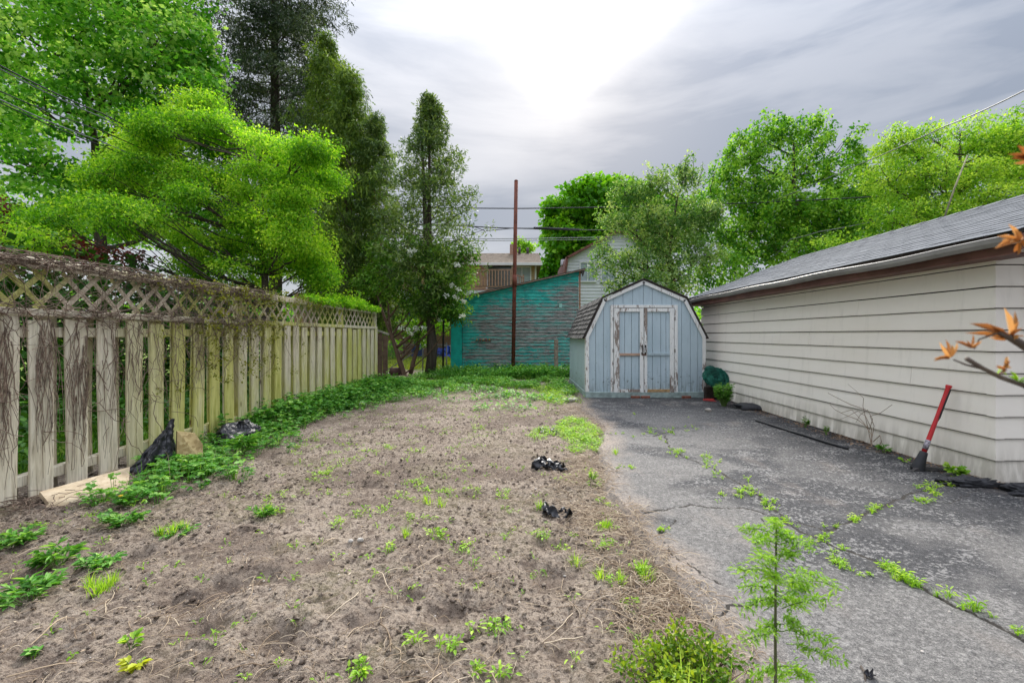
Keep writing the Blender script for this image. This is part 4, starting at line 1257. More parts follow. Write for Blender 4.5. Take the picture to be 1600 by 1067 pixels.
def rand_lobes(regions, n, seed, rx=(20, 40), ry=(14, 26)):
    r = random.Random(seed); out = []
    tot = sum(q[2] * q[3] for q in regions)
    for (cx, cy, hx, hy, Y0_, Y1_) in regions:
        for _ in range(max(1, int(n * hx * hy / tot))):
            a = r.uniform(0, 6.28); q = math.sqrt(r.random())
            out.append(LB(cx + hx * q * math.cos(a), cy + hy * q * math.sin(a), r.uniform(Y0_, Y1_), r.uniform(*rx), r.uniform(*ry)))
    return out
def broadleaf(name, label, cat, base, trunk, r0, lobes, ncl, per, rad, L, Wd, tpl, mat, bmat, seed, twig=.004, flat=(1, 1, .6), droop=.25, up=.5, out=.6, group=None, limb_r=.45, cvar=.6, shell=.55, twigfrac=1.0, extra=None, light_top=0.0, size_var=.35, lobe_var=.3):
    root = empty(name, base, label, cat, group)
    r = random.Random(seed)
    tm = MB()
    tp = [Vector(p) for p in trunk]; n = len(tp)
    rr = [r0 * (1 - .72 * k / (n - 1)) for k in range(n)]
    tm.tube([tp[0] - Vector((0, 0, .15))] + tp, [r0 * 1.25] + rr, 9)
    # dense polyline of trunk
    dense = []
    for a, b, ra, rb in zip(tp[:-1], tp[1:], rr[:-1], rr[1:]):
        for k in range(8): dense.append((a.lerp(b, k / 8), ra + (rb - ra) * k / 8))
    dense.append((tp[-1], rr[-1]))
    limbs = []
    for lb in lobes:
        c = Vector(lb[:3]); size = (lb[3] + lb[4] + lb[5]) / 3
        best = min(dense, key=lambda q: (q[0] - (c - Vector((0, 0, (c - q[0]).length * .45)))).length)
        path = curve(best[0], c, (0, 0, -(c - best[0]).length * .08), 7, r)
        rb = min(best[1] * .75, limb_r * size * .12 + .01)
        tm.tube(path, [rb * (1 - .75 * k / 7) for k in range(8)], 6)
        limbs.append((path, rb))
        for s in range(3):
            d = Vector((r.uniform(-1, 1), r.uniform(-1, 1), r.uniform(-.3, 1))).normalized()
            e_ = c + Vector((d.x * lb[3], d.y * lb[4], d.z * lb[5])) * .75
            st_ = path[r.randrange(3, 7)]
            pth = curve(st_, e_, (0, 0, .05 * size), 5, r)
            tm.tube(pth, [rb * .42 * (1 - .7 * k / 5) for k in range(6)], 5); limbs.append((pth, rb * .4))
    C, ki0 = lobes_points(lobes, ncl, seed + 1, shell)
    keep = C[:, 2] > .25; C = C[keep]; ki0 = ki0[keep]
    pts = np.array([list(p) for path, _ in limbs for p in path[2:]])
    tw = MB()
    rg = np.random.default_rng(seed + 5)
    for k in range(len(C)):
        if rg.random() > twigfrac: continue
        d = np.linalg.norm(pts - C[k], axis=1); j = int(np.argmin(d + rg.random(len(d)) * .15))
        tw.tube(curve(pts[j], C[k], (0, 0, .06 * d[j]), 3, r), [twig * 1.8, twig * 1.4, twig, twig * .5], 3, caps=False)
    t_ = tm.build('trunk', bmat, root, world=True)
    if tw.v: setp(tw.build('twigs', bmat, root, world=True), kind='stuff')
    lo = np.array(lobes, dtype=float); cen = lo[:, :3].mean(0)
    bias = (np.random.default_rng(seed + 9).random(len(lobes))[ki0[:len(C)]] - .5) * lobe_var
    crown('crown', C, rad, per, L, Wd, tpl, mat, seed + 2, root, flat, droop, up, out, bias, cvar, size_var)
    return root

L_LIME = leafmat('leaf_lime_locust', (.07, .24, .010), (.22, .50, .022), (.50, .73, .08), .54)
L_MAPLE = leafmat('leaf_bright_maple', (.035, .18, .010), (.17, .46, .05), (.52, .75, .28), .54)
L_DEEP = leafmat('leaf_deep_maple', (.03, .14, .005), (.10, .32, .012), (.26, .54, .03), .40)
L_SPRUCE = leafmat('needle_dark_spruce', (.016, .034, .018), (.05, .085, .044), (.14, .19, .10), .18)
L_CEDAR = leafmat('needle_olive_cedar', (.035, .09, .010), (.10, .19, .025), (.26, .38, .06), .34)
L_ARB = leafmat('spray_arborvitae', (.03, .075, .018), (.095, .175, .045), (.26, .36, .11), .32)
L_PEAR = leafmat('leaf_grey_green_pear', (.05, .15, .03), (.155, .31, .085), (.40, .54, .24), .40)
L_MID = leafmat('leaf_mid_green', (.03, .15, .010), (.13, .34, .026), (.34, .58, .09), .44)
L_ASH = leafmat('leaf_yellow_green_ash', (.08, .24, .012), (.24, .47, .04), (.50, .70, .12), .48)
L_RED = leafmat('leaf_dark_red', (.05, .012, .012), (.10, .022, .018), (.20, .05, .03), .3, tcol=(1.4, .6, .5))
L_SHRUB = leafmat('leaf_green_shrub', (.025, .10, .008), (.09, .24, .02), (.24, .42, .07), .36)
L_BLOS = leafmat('petal_white', (.55, .58, .50), (.72, .74, .68), (.85, .86, .82), .3, tcol=(1, 1, .95))
L_COVER = leafmat('leaf_ground_cover', (.022, .11, .010), (.10, .31, .04), (.34, .58, .14), .38)
L_COVER2 = leafmat('leaf_lime_weed', (.10, .25, .015), (.26, .48, .04), (.52, .70, .12), .44)
L_BOX = leafmat('leaf_boxwood', (.05, .13, .008), (.14, .26, .014), (.34, .44, .035), .32)
L_ORNG = leafmat('leaf_orange_brown_bud', (.20, .08, .03), (.47, .24, .08), (.66, .44, .20), .35, tcol=(1.2, .9, .6))
L_VINE = leafmat('leaf_olive_vine', (.09, .11, .01), (.19, .21, .025), (.31, .32, .06), .3)
L_STRAW = leafmat('dry_straw', (.24, .17, .11), (.42, .32, .215), (.60, .50, .37), .15, tcol=(1, .95, .8))
B_DARK = bark('bark_dark', (.035, .028, .022), (.10, .08, .065)); B_GREY = bark('bark_grey_brown', (.07, .055, .045), (.18, .15, .125))
B_RED = bark('bark_reddish', (.07, .045, .032), (.19, .12, .085))

# --- big bright maple upper left
def px_pts(l): return [tuple(P(*p)) for p in l]
def trunk_from(px, py_top, Y, lean=0, y0=-.05):
    a = P(px, 523, Y); a.z = y0
    b = P(px + lean, py_top, Y)
    return [a, a.lerp(b, .35) + Vector((.05, 0, 0)), a.lerp(b, .7), b]
lob = [LB(40, 60, 15, 95, 70), LB(150, 20, 15.5, 100, 60), LB(240, 70, 15, 80, 60), LB(60, 170, 14.5, 80, 55), LB(180, 130, 15.5, 80, 50), LB(290, 130, 15, 55, 45), LB(-50, 130, 15, 80, 110),
       LB(110, -60, 16, 150, 60), LB(20, 250, 14.5, 75, 45), LB(100, 300, 15, 70, 40), LB(250, -30, 16, 80, 60), LB(215, 190, 15, 50, 40), LB(320, 95, 15.5, 30, 40), LB(-40, 330, 14.5, 60, 60), LB(-140, 0, 15.5, 100, 110), LB(250, 250, 17, 80, 60), LB(330, 200, 17, 40, 50), LB(180, 330, 17, 90, 60), LB(60, 380, 16.5, 80, 40), LB(300, 340, 17.5, 70, 60), LB(290, 60, 15.5, 45, 55)]
a = P(150, 523, 15.5); a.z = -.05
tr = [a, P(160, 420, 15.5), P(152, 300, 15.5), P(148, 220, 15.5), P(120, 60, 15.5)]
broadleaf('maple_tree', 'tall bright green maple filling the upper left corner', 'tree', (a.x, a.y, 0), tr, .22, lob, 2300, 30, .42, .15, .12, 'lobed' if False else 'diamond', L_MAPLE, B_DARK, 101, flat=(1.25, 1.1, .42), droop=.3, up=.8, cvar=.8, twigfrac=.45)
# --- lime honey locust in front
lob = [LB(330, 240, 9.8, 110, 50), LB(430, 330, 9.9, 80, 50), LB(370, 400, 9.8, 110, 35), LB(150, 350, 7.9, 120, 40), LB(260, 195, 9.2, 75, 38), LB(360, 210, 9.4, 85, 38), LB(455, 235, 9.6, 55, 35), LB(200, 240, 9.0, 60, 30), LB(320, 265, 9.0, 80, 30), LB(430, 300, 9.2, 70, 30), LB(500, 320, 9.8, 38, 35),
       LB(90, 325, 7.2, 75, 24), LB(170, 340, 7.4, 80, 30), LB(60, 360, 7.2, 60, 22), LB(230, 375, 7.8, 75, 30), LB(300, 340, 8.4, 60, 35), LB(360, 370, 9, 60, 30), LB(390, 420, 9.4, 70, 28), LB(460, 440, 10, 45, 24),
       LB(300, 410, 8.8, 50, 22), LB(140, 390, 7.6, 80, 20), LB(225, 160, 9.4, 45, 25), LB(465, 380, 9.8, 40, 30), LB(350, 165, 9.6, 60, 20)]
lob = rand_lobes([(300, 215, 120, 55, 8.8, 10.6), (420, 290, 105, 75, 9.0, 10.6), (120, 345, 125, 45, 7.0, 8.4), (370, 400, 120, 55, 8.8, 10.4), (240, 290, 90, 50, 8.8, 10.2), (470, 410, 40, 50, 9.6, 10.4)], 74, 1114)
a = P(418, 523, 9.8); a.z = -.05
tr = [a, P(414, 430, 9.8), P(408, 370, 9.8), P(412, 300, 9.7), P(395, 230, 9.5)]
broadleaf('honey_locust_tree', 'feathery lime green locust leaning over the lattice fence', 'tree', (a.x, a.y, 0), tr, .085, lob, 3300, 50, .24, .050, .026, 'diamond', L_LIME, B_DARK, 111, shell=.0, flat=(1.5, 1.3, .75), droop=.45, up=.0, out=.9, cvar=.95, twig=.004, twigfrac=.8, lobe_var=.5, size_var=.5)
# --- red leaf tree at the left edge
lob = [LB(0, 330, 10.5, 30, 25), LB(60, 365, 10.5, 50, 30), LB(110, 400, 10.5, 60, 22), LB(-40, 380, 10.5, 50, 40), LB(190, 405, 10.6, 50, 15)]
tr = trunk_from(10, 330, 10.8)
broadleaf('red_leaf_tree', 'dark red leaved tree behind the lime locust at left edge', 'tree', (tr[0].x, tr[0].y, 0), tr, .10, lob, 170, 26, .24, .085, .06, 'diamond', L_RED, B_DARK, 121, flat=(1, 1, .7), twigfrac=.6)

# --- conifers
def conifer(name, label, X, Y, z0, z1, prof, mat, bmat, nb, ncl, per, L, Wd, tpl, seed, rt=.16, ang=-.25, crad=.30, flat=(1, 1, .5), droop=.5, up=.3, jitter=.25, out=.7, curl=.0, extra_trunks=None):
    """prof: list of (height, radius) of the crown"""
    root = empty(name, (X, Y, 0), label, 'tree')
    r = random.Random(seed); tm = MB()
    tp = [Vector((X, Y, -.1)), Vector((X + .03, Y, z1 * .3)), Vector((X - .02, Y, z1 * .65)), Vector((X, Y, z1))]
    tm.tube(tp, [rt * 1.15, rt, rt * .6, .015], 8)
    if extra_trunks:
        for pts, rad in extra_trunks: tm.tube(pts, rad, 7)
    hs = [p[0] for p in prof]; rs = [p[1] for p in prof]
    C = []; rad = []
    for k in range(nb):
        h = z0 + (z1 - z0) * (k + r.random()) / nb
        R_ = float(np.interp(h, hs, rs)) * r.uniform(1 - jitter, 1 + jitter * .5)
        th = r.uniform(0, 2 * math.pi) if k % 2 else k * 2.399
        b0 = Vector((X, Y, h - R_ * ang * .2)); d = Vector((math.cos(th), math.sin(th), ang)).normalized()
        e_ = b0 + Vector((math.cos(th), math.sin(th), 0)) * R_ + Vector((0, 0, ang * R_))
        pth = curve(b0, e_, (0, 0, curl * R_), 5, r)
        tm.tube(pth, [max(.008, rt * .22 * (1 - h / (z1 * 1.2))) * (1 - .8 * q / 5) + .003 for q in range(6)], 4, caps=False)
        for q in range(ncl):
            t = .25 + .75 * ((q + r.random()) / ncl)
            f = t * 5; i0 = min(4, int(f)); p = pth[i0].lerp(pth[i0 + 1], f - i0)
            w = (1 - t) * .3 + .18
            p = p + Vector((-math.sin(th), math.cos(th), 0)) * r.uniform(-1, 1) * R_ * w + Vector((0, 0, r.uniform(-.12, .05) * R_ * .6))
            C.append(p); rad.append(crad * r.uniform(.7, 1.2) * (1.0 if t < .8 else .75))
    tm.build('trunk', bmat, root, world=True)
    crown('crown', np.array([list(c) for c in C]), np.array(rad), per, L, Wd, tpl, mat, seed + 3, root, flat, droop, up, out, None, .7, .4)
    return root
sp = P(430, 523, 20)
conifer('spruce_tree', 'tall sparse dark spruce running off the top of the picture', sp.x, 20, 4.8, 21.5, [(4.5, 2.1), (9, 3.0), (13, 3.2), (17, 2.6), (21.5, .2)], L_SPRUCE, B_DARK, 170, 13, 46, .19, .075, 'spray', 131, rt=.26, ang=-.12, crad=.42, flat=(1, 1, .8), droop=.5, jitter=.5, curl=.12)
cd_ = P(545, 523, 17)
conifer('cedar_tree', 'tall olive green cedar tapering upward beside the dark spruce', cd_.x, 17, 1.6, 11.2, [(1.6, 1.6), (4, 2.3), (7, 1.75), (9.0, .9), (11.6, .2)], L_CEDAR, B_GREY, 170, 10, 24, .17, .065, 'spray', 141, rt=.17, ang=.25, crad=.32, flat=(1, 1, 1.1), droop=.9, jitter=.6)
cd2 = P(505, 523, 17.5)
conifer('cedar_tree', 'cedar with the highest olive top, just left of its neighbour', cd2.x, 17.9, 2.5, 13.0, [(2.5, 1.6), (6, 1.9), (9, 1.6), (11.5, 1.05), (13.0, .25)], L_CEDAR, B_GREY, 140, 10, 24, .17, .065, 'spray', 142, rt=.16, ang=.25, crad=.32, flat=(1, 1, 1.1), droop=.9, jitter=.6)
cd3 = P(588, 523, 17)
conifer('cedar_tree', 'shortest and greenest of the cedars, next to the conical arborvitae', cd3.x, 16.8, 1.5, 9.4, [(1.5, 1.1), (4, 1.3), (7, .95), (9.4, .15)], L_ARB, B_GREY, 110, 9, 24, .16, .06, 'spray', 143, rt=.10, ang=.15, crad=.27, flat=(1, 1, .8), droop=.5, jitter=.35)
ab = P(676, 523, 15.2)
dk = [([Vector((ab.x - .10, 15.2, -.1)), Vector((ab.x + .02, 15.2, 1.0)), P(672, 500, 15.2), P(663, 300, 15.2), P(656, 160, 15.2)], [.20, .16, .14, .07, .012])]
conifer('arborvitae_tree', 'open conical arborvitae standing left of the teal shed', ab.x - .12, 15.3, 2.0, 9.3, [(2.0, .9), (3.2, 1.9), (5, 1.85), (7.2, 1.15), (9.3, .12)], L_ARB, B_DARK, 150, 9, 18, .135, .07, 'spray', 151, rt=.10, ang=.35, crad=.25, flat=(1, 1, .9), droop=.1, up=.2, jitter=.35, extra_trunks=dk)

# --- small flowering shrub with two leaning stems
lob = [LB(615, 435, 15.2, 40, 40), LB(650, 470, 15.0, 32, 30), LB(600, 400, 15.4, 30, 30), LB(575, 440, 15.6, 25, 30), LB(640, 395, 15.0, 35, 25), LB(705, 440, 14.9, 45, 38), LB(725, 400, 14.9, 22, 22), LB(700, 480, 14.8, 32, 26), LB(655, 520, 15.4, 16, 22), LB(720, 490, 14.8, 14, 16), LB(680, 400, 15, 35, 30)]
a = P(632, 585, 15.3); a.z = -.02
tr = [a, P(622, 555, 15.3), P(612, 525, 15.3), P(600, 495, 15.3), P(590, 462, 15.3)]
fs_ = broadleaf('flowering_shrub_tree', 'small leaning tree with white blossom between fence and teal shed', 'tree', (a.x, a.y, 0), tr, .10, lob, 620, 26, .20, .085, .055, 'oval', L_SHRUB, B_RED, 161, flat=(1, 1, .8), twigfrac=.8, shell=.3)
m = MB()
m.tube(px_pts([(641, 588, 15.3), (646, 565, 15.3), (652, 545, 15.3), (655, 525, 15.3), (662, 500, 15.3), (668, 470, 15.2)]), [.075, .075, .065, .055, .04, .02], 7)
m.tube(px_pts([(612, 525, 15.3), (608, 500, 15.3), (606, 470, 15.3), (612, 440, 15.3)]), [.05, .04, .03, .015], 6)
m.tube(px_pts([(680, 505, 15.2), (690, 488, 15.1), (702, 500, 15.0), (712, 492, 14.9)]), [.05, .05, .04, .02], 6)
m.build('side_stem', B_RED, fs_, world=True)
C, _ = lobes_points([LB(645, 395, 14.2, 30, 18), LB(712, 450, 14.0, 25, 25), LB(660, 505, 14.6, 30, 18), LB(718, 492, 14.2, 12, 10), LB(640, 520, 14.8, 20, 18), LB(690, 415, 14.2, 35, 14)], 22, 5, .5)
crown('blossom', C, .09, 30, .05, .045, 'oval', L_BLOS, 171, fs_, (1, 1, .6), 0, .8, .6)

# --- round maple far behind
lob = [LB(930, 335, 46, 75, 45), LB(985, 330, 46, 45, 38), LB(895, 370, 46, 38, 45), LB(870, 420, 46, 25, 30), LB(855, 445, 46, 22, 22), LB(950, 380, 46, 60, 40), LB(1010, 370, 46, 40, 40), LB(1040, 340, 47, 30, 30), LB(915, 430, 46, 40, 30), LB(935, 300, 46, 45, 20), LB(980, 430, 46, 60, 40)]
tr = trunk_from(945, 360, 46)
broadleaf('round_maple_tree', 'dense rounded deep green maple above the gambrel house roof', 'tree', (tr[0].x, tr[0].y, 0), tr, .45, lob, 950, 34, 1.0, .50, .42, 'diamond', L_DEEP, B_DARK, 181, flat=(1.1, 1, .45), twigfrac=.2, droop=.35, up=1.0, shell=.8, cvar=.9, twig=.02)
lob = [LB(818, 392, 60, 14, 12), LB(812, 380, 60, 10, 8), LB(828, 384, 60, 10, 9)]
tr = trunk_from(818, 395, 60)
broadleaf('distant_tree', 'small faint tree peeping over the tan house roof', 'tree', (tr[0].x, tr[0].y, 0), tr, .15, lob, 70, 20, .6, .32, .26, 'diamond', L_ASH, B_DARK, 183, twigfrac=.5, twig=.02)
# --- pear tree behind the blue shed
lob = [LB(1040, 370, 18.7, 60, 45), LB(1050, 440, 17.8, 50, 25), LB(1000, 440, 17.6, 35, 22), LB(985, 300, 18.5, 40, 28), LB(1030, 290, 18.5, 40, 35), LB(1070, 275, 18.7, 26, 35), LB(960, 345, 18.3, 32, 25), LB(1010, 350, 18.5, 55, 35), LB(1080, 340, 18.6, 45, 40), LB(945, 415, 17.8, 26, 28), LB(985, 410, 18, 40, 30), LB(1040, 410, 18.3, 48, 35), LB(960, 450, 17.6, 22, 18), LB(1100, 400, 18.4, 35, 35), LB(1110, 330, 18.5, 25, 30), LB(940, 385, 18, 14, 18)]
a = P(1060, 523, 18.4); a.z = -.05
tr = [a, P(1058, 490, 18.4), P(1050, 450, 18.4), P(1045, 400, 18.4), P(1058, 310, 18.5)]
pt = broadleaf('pear_tree', 'grey green airy tree behind the blue shed, bare twigs on top', 'tree', (a.x, a.y, 0), tr, .14, lob, 1000, 24, .27, .10, .065, 'oval', L_PEAR, B_DARK, 191, flat=(1, 1, .8), droop=.0, up=.6, twigfrac=.9, shell=.25, cvar=.95)
m = MB(); rr_ = random.Random(4)
for (x0, y0, x1, y1) in ((1045, 300, 1040, 262), (1072, 280, 1073, 240), (1060, 290, 1064, 250), (1090, 290, 1098, 252), (1020, 300, 1012, 275), (1110, 300, 1120, 262), (1080, 285, 1084, 246)):
    m.tube(curve(P(x0, y0, 18.5), P(x1, y1, 18.5), (rr_.uniform(-.1, .1), 0, 0), 5, rr_), [.022, .018, .014, .011, .008, .005], 5)
m.build('bare_twigs', B_DARK, pt, world=True)
lobt = [LB(x1, (y0 + y1) / 2 + 2, 18.5, 4, 16) for (x0, y0, x1, y1) in ((1045, 300, 1041, 262), (1072, 280, 1073, 240), (1060, 290, 1064, 250), (1090, 290, 1097, 252), (1110, 300, 1119, 262))]
C, _ = lobes_points(lobt, 60, 8, .2); crown('tip_leaves', C, .08, 7, .07, .045, 'oval', L_PEAR, 192, pt, (1, 1, 1), 0, .5, .6)
# --- green tree with upright shoots
lob = [LB(1160, 245, 21, 35, 45), LB(1195, 220, 21, 28, 40), LB(1235, 205, 21, 28, 38), LB(1275, 215, 21, 26, 38), LB(1335, 225, 21, 14, 34), LB(1310, 265, 21, 32, 28), LB(1250, 270, 21, 50, 35), LB(1180, 300, 21, 50, 40), LB(1260, 330, 20.5, 60, 40), LB(1330, 315, 20.5, 45, 40), LB(1170, 370, 20.5, 55, 45), LB(1250, 390, 20, 60, 35), LB(1130, 270, 21, 20, 28), LB(1140, 420, 19.5, 50, 35), LB(1330, 370, 20, 50, 30), LB(1100, 440, 19.5, 30, 26), LB(1350, 270, 21, 18, 22), LB(1300, 340, 21, 70, 50), LB(1200, 340, 21, 70, 60), LB(1100, 350, 20.5, 40, 50), LB(1380, 330, 21, 50, 50), LB(1120, 300, 21, 30, 35)]
tr = trunk_from(1240, 230, 21)
broadleaf('green_shoot_tree', 'leafy mid green tree with upright shoots above the far garage roof', 'tree', (tr[0].x, tr[0].y, 0), tr, .2, lob, 1750, 28, .30, .135, .10, 'diamond', L_MID, B_DARK, 201, flat=(.9, .9, 1.0), droop=.2, up=.4, twigfrac=.6, shell=.5, cvar=.9)
# --- yellow green ash at right
lob = [LB(1400, 230, 17, 35, 32), LB(1450, 215, 17, 35, 28), LB(1500, 210, 17, 38, 30), LB(1550, 215, 17, 35, 35), LB(1600, 205, 17, 40, 38), LB(1380, 280, 16.5, 40, 35), LB(1450, 275, 16.5, 55, 35), LB(1530, 280, 16.5, 55, 35), LB(1600, 275, 16.5, 50, 40), LB(1390, 335, 16, 55, 30), LB(1480, 335, 16, 60, 25), LB(1310, 385, 15.5, 50, 20), LB(1560, 310, 16, 50, 20), LB(1670, 240, 17, 50, 60), LB(1660, 320, 16.5, 60, 30), LB(1400, 370, 16, 40, 14), LB(1420, 260, 17.5, 60, 50), LB(1520, 250, 17.5, 70, 50), LB(1590, 240, 17.5, 50, 60), LB(1460, 320, 17, 90, 40)]
tr = trunk_from(1500, 230, 17)
broadleaf('ash_tree', 'light yellow green airy tree behind the garage roof at right', 'tree', (tr[0].x, tr[0].y, 0), tr, .16, lob, 1900, 28, .26, .10, .055, 'diamond', L_ASH, B_DARK, 211, flat=(1.2, 1, .6), droop=.15, up=.6, twigfrac=.7, shell=.35, cvar=.9)
# --- bright shrub mass in the neighbour's yard, seen between the trunks
lob = [LB(625, 505, 25, 30, 13), LB(655, 515, 25, 22, 12), LB(600, 510, 25, 18, 16), LB(690, 512, 24, 9, 14), LB(610, 545, 23, 16, 13), LB(664, 540, 25, 9, 9)]
tr = trunk_from(630, 515, 25)
broadleaf('golden_shrub', 'yellow green shrub under the deck house window, behind chain link fence', 'shrub', (tr[0].x, tr[0].y, 0), tr, .05, lob, 170, 22, .32, .14, .09, 'diamond', L_LIME, B_DARK, 221, twigfrac=.2, up=.8)
# --- bramble inside the gap: leafy stuff at neighbour's hedge behind fence
def patch_points(n, fn, seed):
    r = np.random.default_rng(seed); out = []
    while len(out) < n:
        p = fn(r)
        if p is not None: out.append(p)
    return np.array(out)
C = patch_points(520, lambda r: (r.uniform(-8.5, -4.75), r.uniform(2.2, 15), r.uniform(.05, .55) * (1 + 1.0 * (r.random() < .2))), 31)
C[:, 2] = np.abs(C[:, 2]) * np.clip((-4.5 - C[:, 0]) * 1.1 + .25, .3, 1)
L_SHADE = leafmat('leaf_painted_shade', (.015, .06, .008), (.04, .13, .014), (.11, .26, .03), .25)  # leaf green darkened to paint shade behind the fence gaps
o = crown('undergrowth', C, .26, 34, .085, .06, 'oval', L_SHADE, 232, None, (1, 1, .6), .1, .8)
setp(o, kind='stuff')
C = patch_points(520, lambda r: (r.uniform(-9.5, -7.2), r.uniform(1.5, 14.5), r.uniform(.1, 2.7)), 33)
root = empty('hedge', (-8.3, 8, 0), 'dense green hedge in the side yard behind the lattice fence', 'hedge')
crown('foliage', C, .42, 44, .13, .10, 'diamond', L_SHADE, 234, root, (1, 1, .8), .2, .7)
m = MB()
for k in range(9): m.tube([(-8.3, 1.8 + k * 1.5, -.05), (-8.25, 1.85 + k * 1.5, 1.9)], [.05, .02], 6)
m.build('stems', B_DARK, root, world=True)
# tree line that closes the horizon
r = np.random.default_rng(77)
th_ = r.uniform(-1.25, 1.25, 620); dd = r.uniform(95, 125, 620)
C = np.stack([np.sin(th_) * dd, np.cos(th_) * dd, r.uniform(.5, 7.5, 620) + 1.5 * np.sin(th_ * 9)], 1)
o = crown('far_tree_line', C, 3.2, 26, 1.5, 1.2, 'diamond', L_MID, 242, None, (1, 1, .8), .2, .6)
setp(o, kind='stuff')
# ================================================================== VINES ON THE FENCE
M_TWIG = plain('dry_vine_stem', (.185, .135, .105), .9, .45, 15, .2)
def fence_pt(y, z, off): # fence local -> world
    a = -.0169
    return Vector((FX + off * math.cos(a) - y * math.sin(a), off * math.sin(a) + y * math.cos(a), z))
def vine_mesh(n, ylo, yhi, zfun, lfun, seed, rad=(.0022, .0045), vert=.5, wig=.55):
    r = random.Random(seed); m = MB()
    for _ in range(n):
        y = ylo + (yhi - ylo) * r.random() ** 1.0; z = zfun(r, y); L_ = lfun(r)
        off = r.uniform(.03, .075); pts = []
        ang = (math.pi / 2 * (1 if r.random() < .3 else -1)) if r.random() < vert else (r.uniform(0, 2 * math.pi) if wig > .5 else r.choice((0, math.pi)) + r.uniform(-.4, .4))
        rr = r.uniform(*rad); nseg = 7
        for k in range(nseg + 1):
            pts.append(fence_pt(y, max(.05, min(2.07, z)), off))
            ang += r.uniform(-wig, wig); y += math.cos(ang) * L_ / nseg; z += math.sin(ang) * L_ / nseg
            off = min(.12, max(.026, off + r.uniform(-.02, .02)))
        m.tube(pts, [rr * (1 - .6 * k / nseg) for k in range(nseg + 1)], 3, caps=False)
    return m
v = empty('bare_vine', fence_pt(4.5, 0, .1), 'tangle of bare brown vine stems clinging to the nearest fence boards', 'vine')
def ztop_(r, y):
    q = r.random()
    if q < .34: return r.uniform(1.92, 2.05)
    if q < .68: return r.uniform(1.54, 1.66)
    if q < .76: return r.uniform(1.62, 1.95)
    return r.uniform(.5, 1.5) if y < 5.4 else r.uniform(1.1, 1.6)
setp(vine_mesh(620, 2.6, 7.2, lambda r, y: r.choice((r.uniform(1.96, 2.06), r.uniform(1.55, 1.64), r.uniform(1.96, 2.05))), lambda r: r.uniform(.15, .45), 63, rad=(.003, .006), vert=.0, wig=.32).build('rail_tangle', M_TWIG, v, world=True), kind='stuff')
setp(vine_mesh(430, 2.6, 6.7, ztop_, lambda r: r.uniform(.2, .6), 3, vert=.2).build('stems', M_TWIG, v, world=True), kind='stuff')
def onboard(r, y): return r.uniform(.5, 1.6)
m = MB(); r = random.Random(9)
for k, y0 in enumerate(front_start):
    if not 2.6 < y0 < 5.6: continue
    for _ in range(24 if y0 < 4.2 else 10 if y0 < 5 else 5):
        y = y0 + r.uniform(.0, .185); z = r.uniform(1.1, 1.6); L_ = r.uniform(.4, 1.15) * (1 if y0 < 4.5 else .7); pts = []; dy = 0
        for q in range(9):
            pts.append(fence_pt(y + dy, max(.2, z - L_ * q / 8), .03 + r.uniform(0, .012))); dy += r.uniform(-.028, .028)
        m.tube(pts, [.0036 * (1 - .07 * q) for q in range(9)], 3, caps=False)
setp(m.build('hanging_stems', M_TWIG, v, world=True), kind='stuff')
m = MB()
for k in range(110):   # loose runners behind and in the gaps
    y = r.uniform(2.7, 6.2); z = r.uniform(.5, 1.6); pts = []; a_ = r.uniform(0, 6.28)
    off = r.uniform(-.15, .1)
    for q in range(7):
        pts.append(fence_pt(y, z, off)); a_ += r.uniform(-.6, .6); y += math.cos(a_) * .08; z += math.sin(a_) * .08; off += r.uniform(-.02, .03)
    m.tube(pts, [.0032] * 7, 3, caps=False)
setp(m.build('loose_runners', M_TWIG, v, world=True), kind='stuff')
# leafing part of the vine further along
v2 = empty('leafing_vine', fence_pt(7.2, 0, .1), 'olive leaved vine over the lattice round the middle fence post', 'vine')
setp(vine_mesh(150, 5.2, 9.0, lambda r, y: r.choice((r.uniform(1.9, 2.06), r.uniform(1.55, 1.95), r.uniform(1.0, 1.6) if y < 7.6 else 1.6)), lambda r: r.uniform(.25, .7), 13).build('stems', M_TWIG, v2, world=True), kind='stuff')
def fence_cloud(n, f, seed):
    r = random.Random(seed); out = []
    for _ in range(n):
        y, z, off = f(r); out.append(tuple(fence_pt(y, z, off)))
    return np.array(out)
def f1(r):
    y = r.gauss(6.5, .75); q = r.random()
    z = r.uniform(1.85, 2.1) if q < .4 else r.uniform(1.45, 1.9) if q < .75 else r.uniform(.75, 1.5)
    return (min(9.5, max(5.0, y if z < 1.85 else y + r.uniform(-.6, 2.2))), z, r.uniform(.03, .14))
crown('leaves', fence_cloud(300, f1, 4), .055, 9, .035, .022, 'diamond', L_VINE, 251, v2, (.6, 1, 1), .3, .5)
v3 = empty('green_vine', fence_pt(10.2, 0, .0), 'fresh green vine spilling over the far fence top', 'vine')
def f2(r):
    y = r.uniform(8.4, 12.2); return (y, 2.04 + abs(r.gauss(0, .05)) * (2.2 if 9.4 < y < 11.5 else .8), r.uniform(-.14, .12))
crown('leaves', fence_cloud(430, f2, 6), .075, 12, .05, .032, 'oval', L_LIME, 261, v3, (1, 1, .7), .2, .7)
setp(vine_mesh(120, 8.2, 12.2, lambda r, y: r.uniform(1.93, 2.07), lambda r: r.uniform(.2, .6), 17, vert=.05).build('stems', M_TWIG, v3, world=True), kind='stuff')

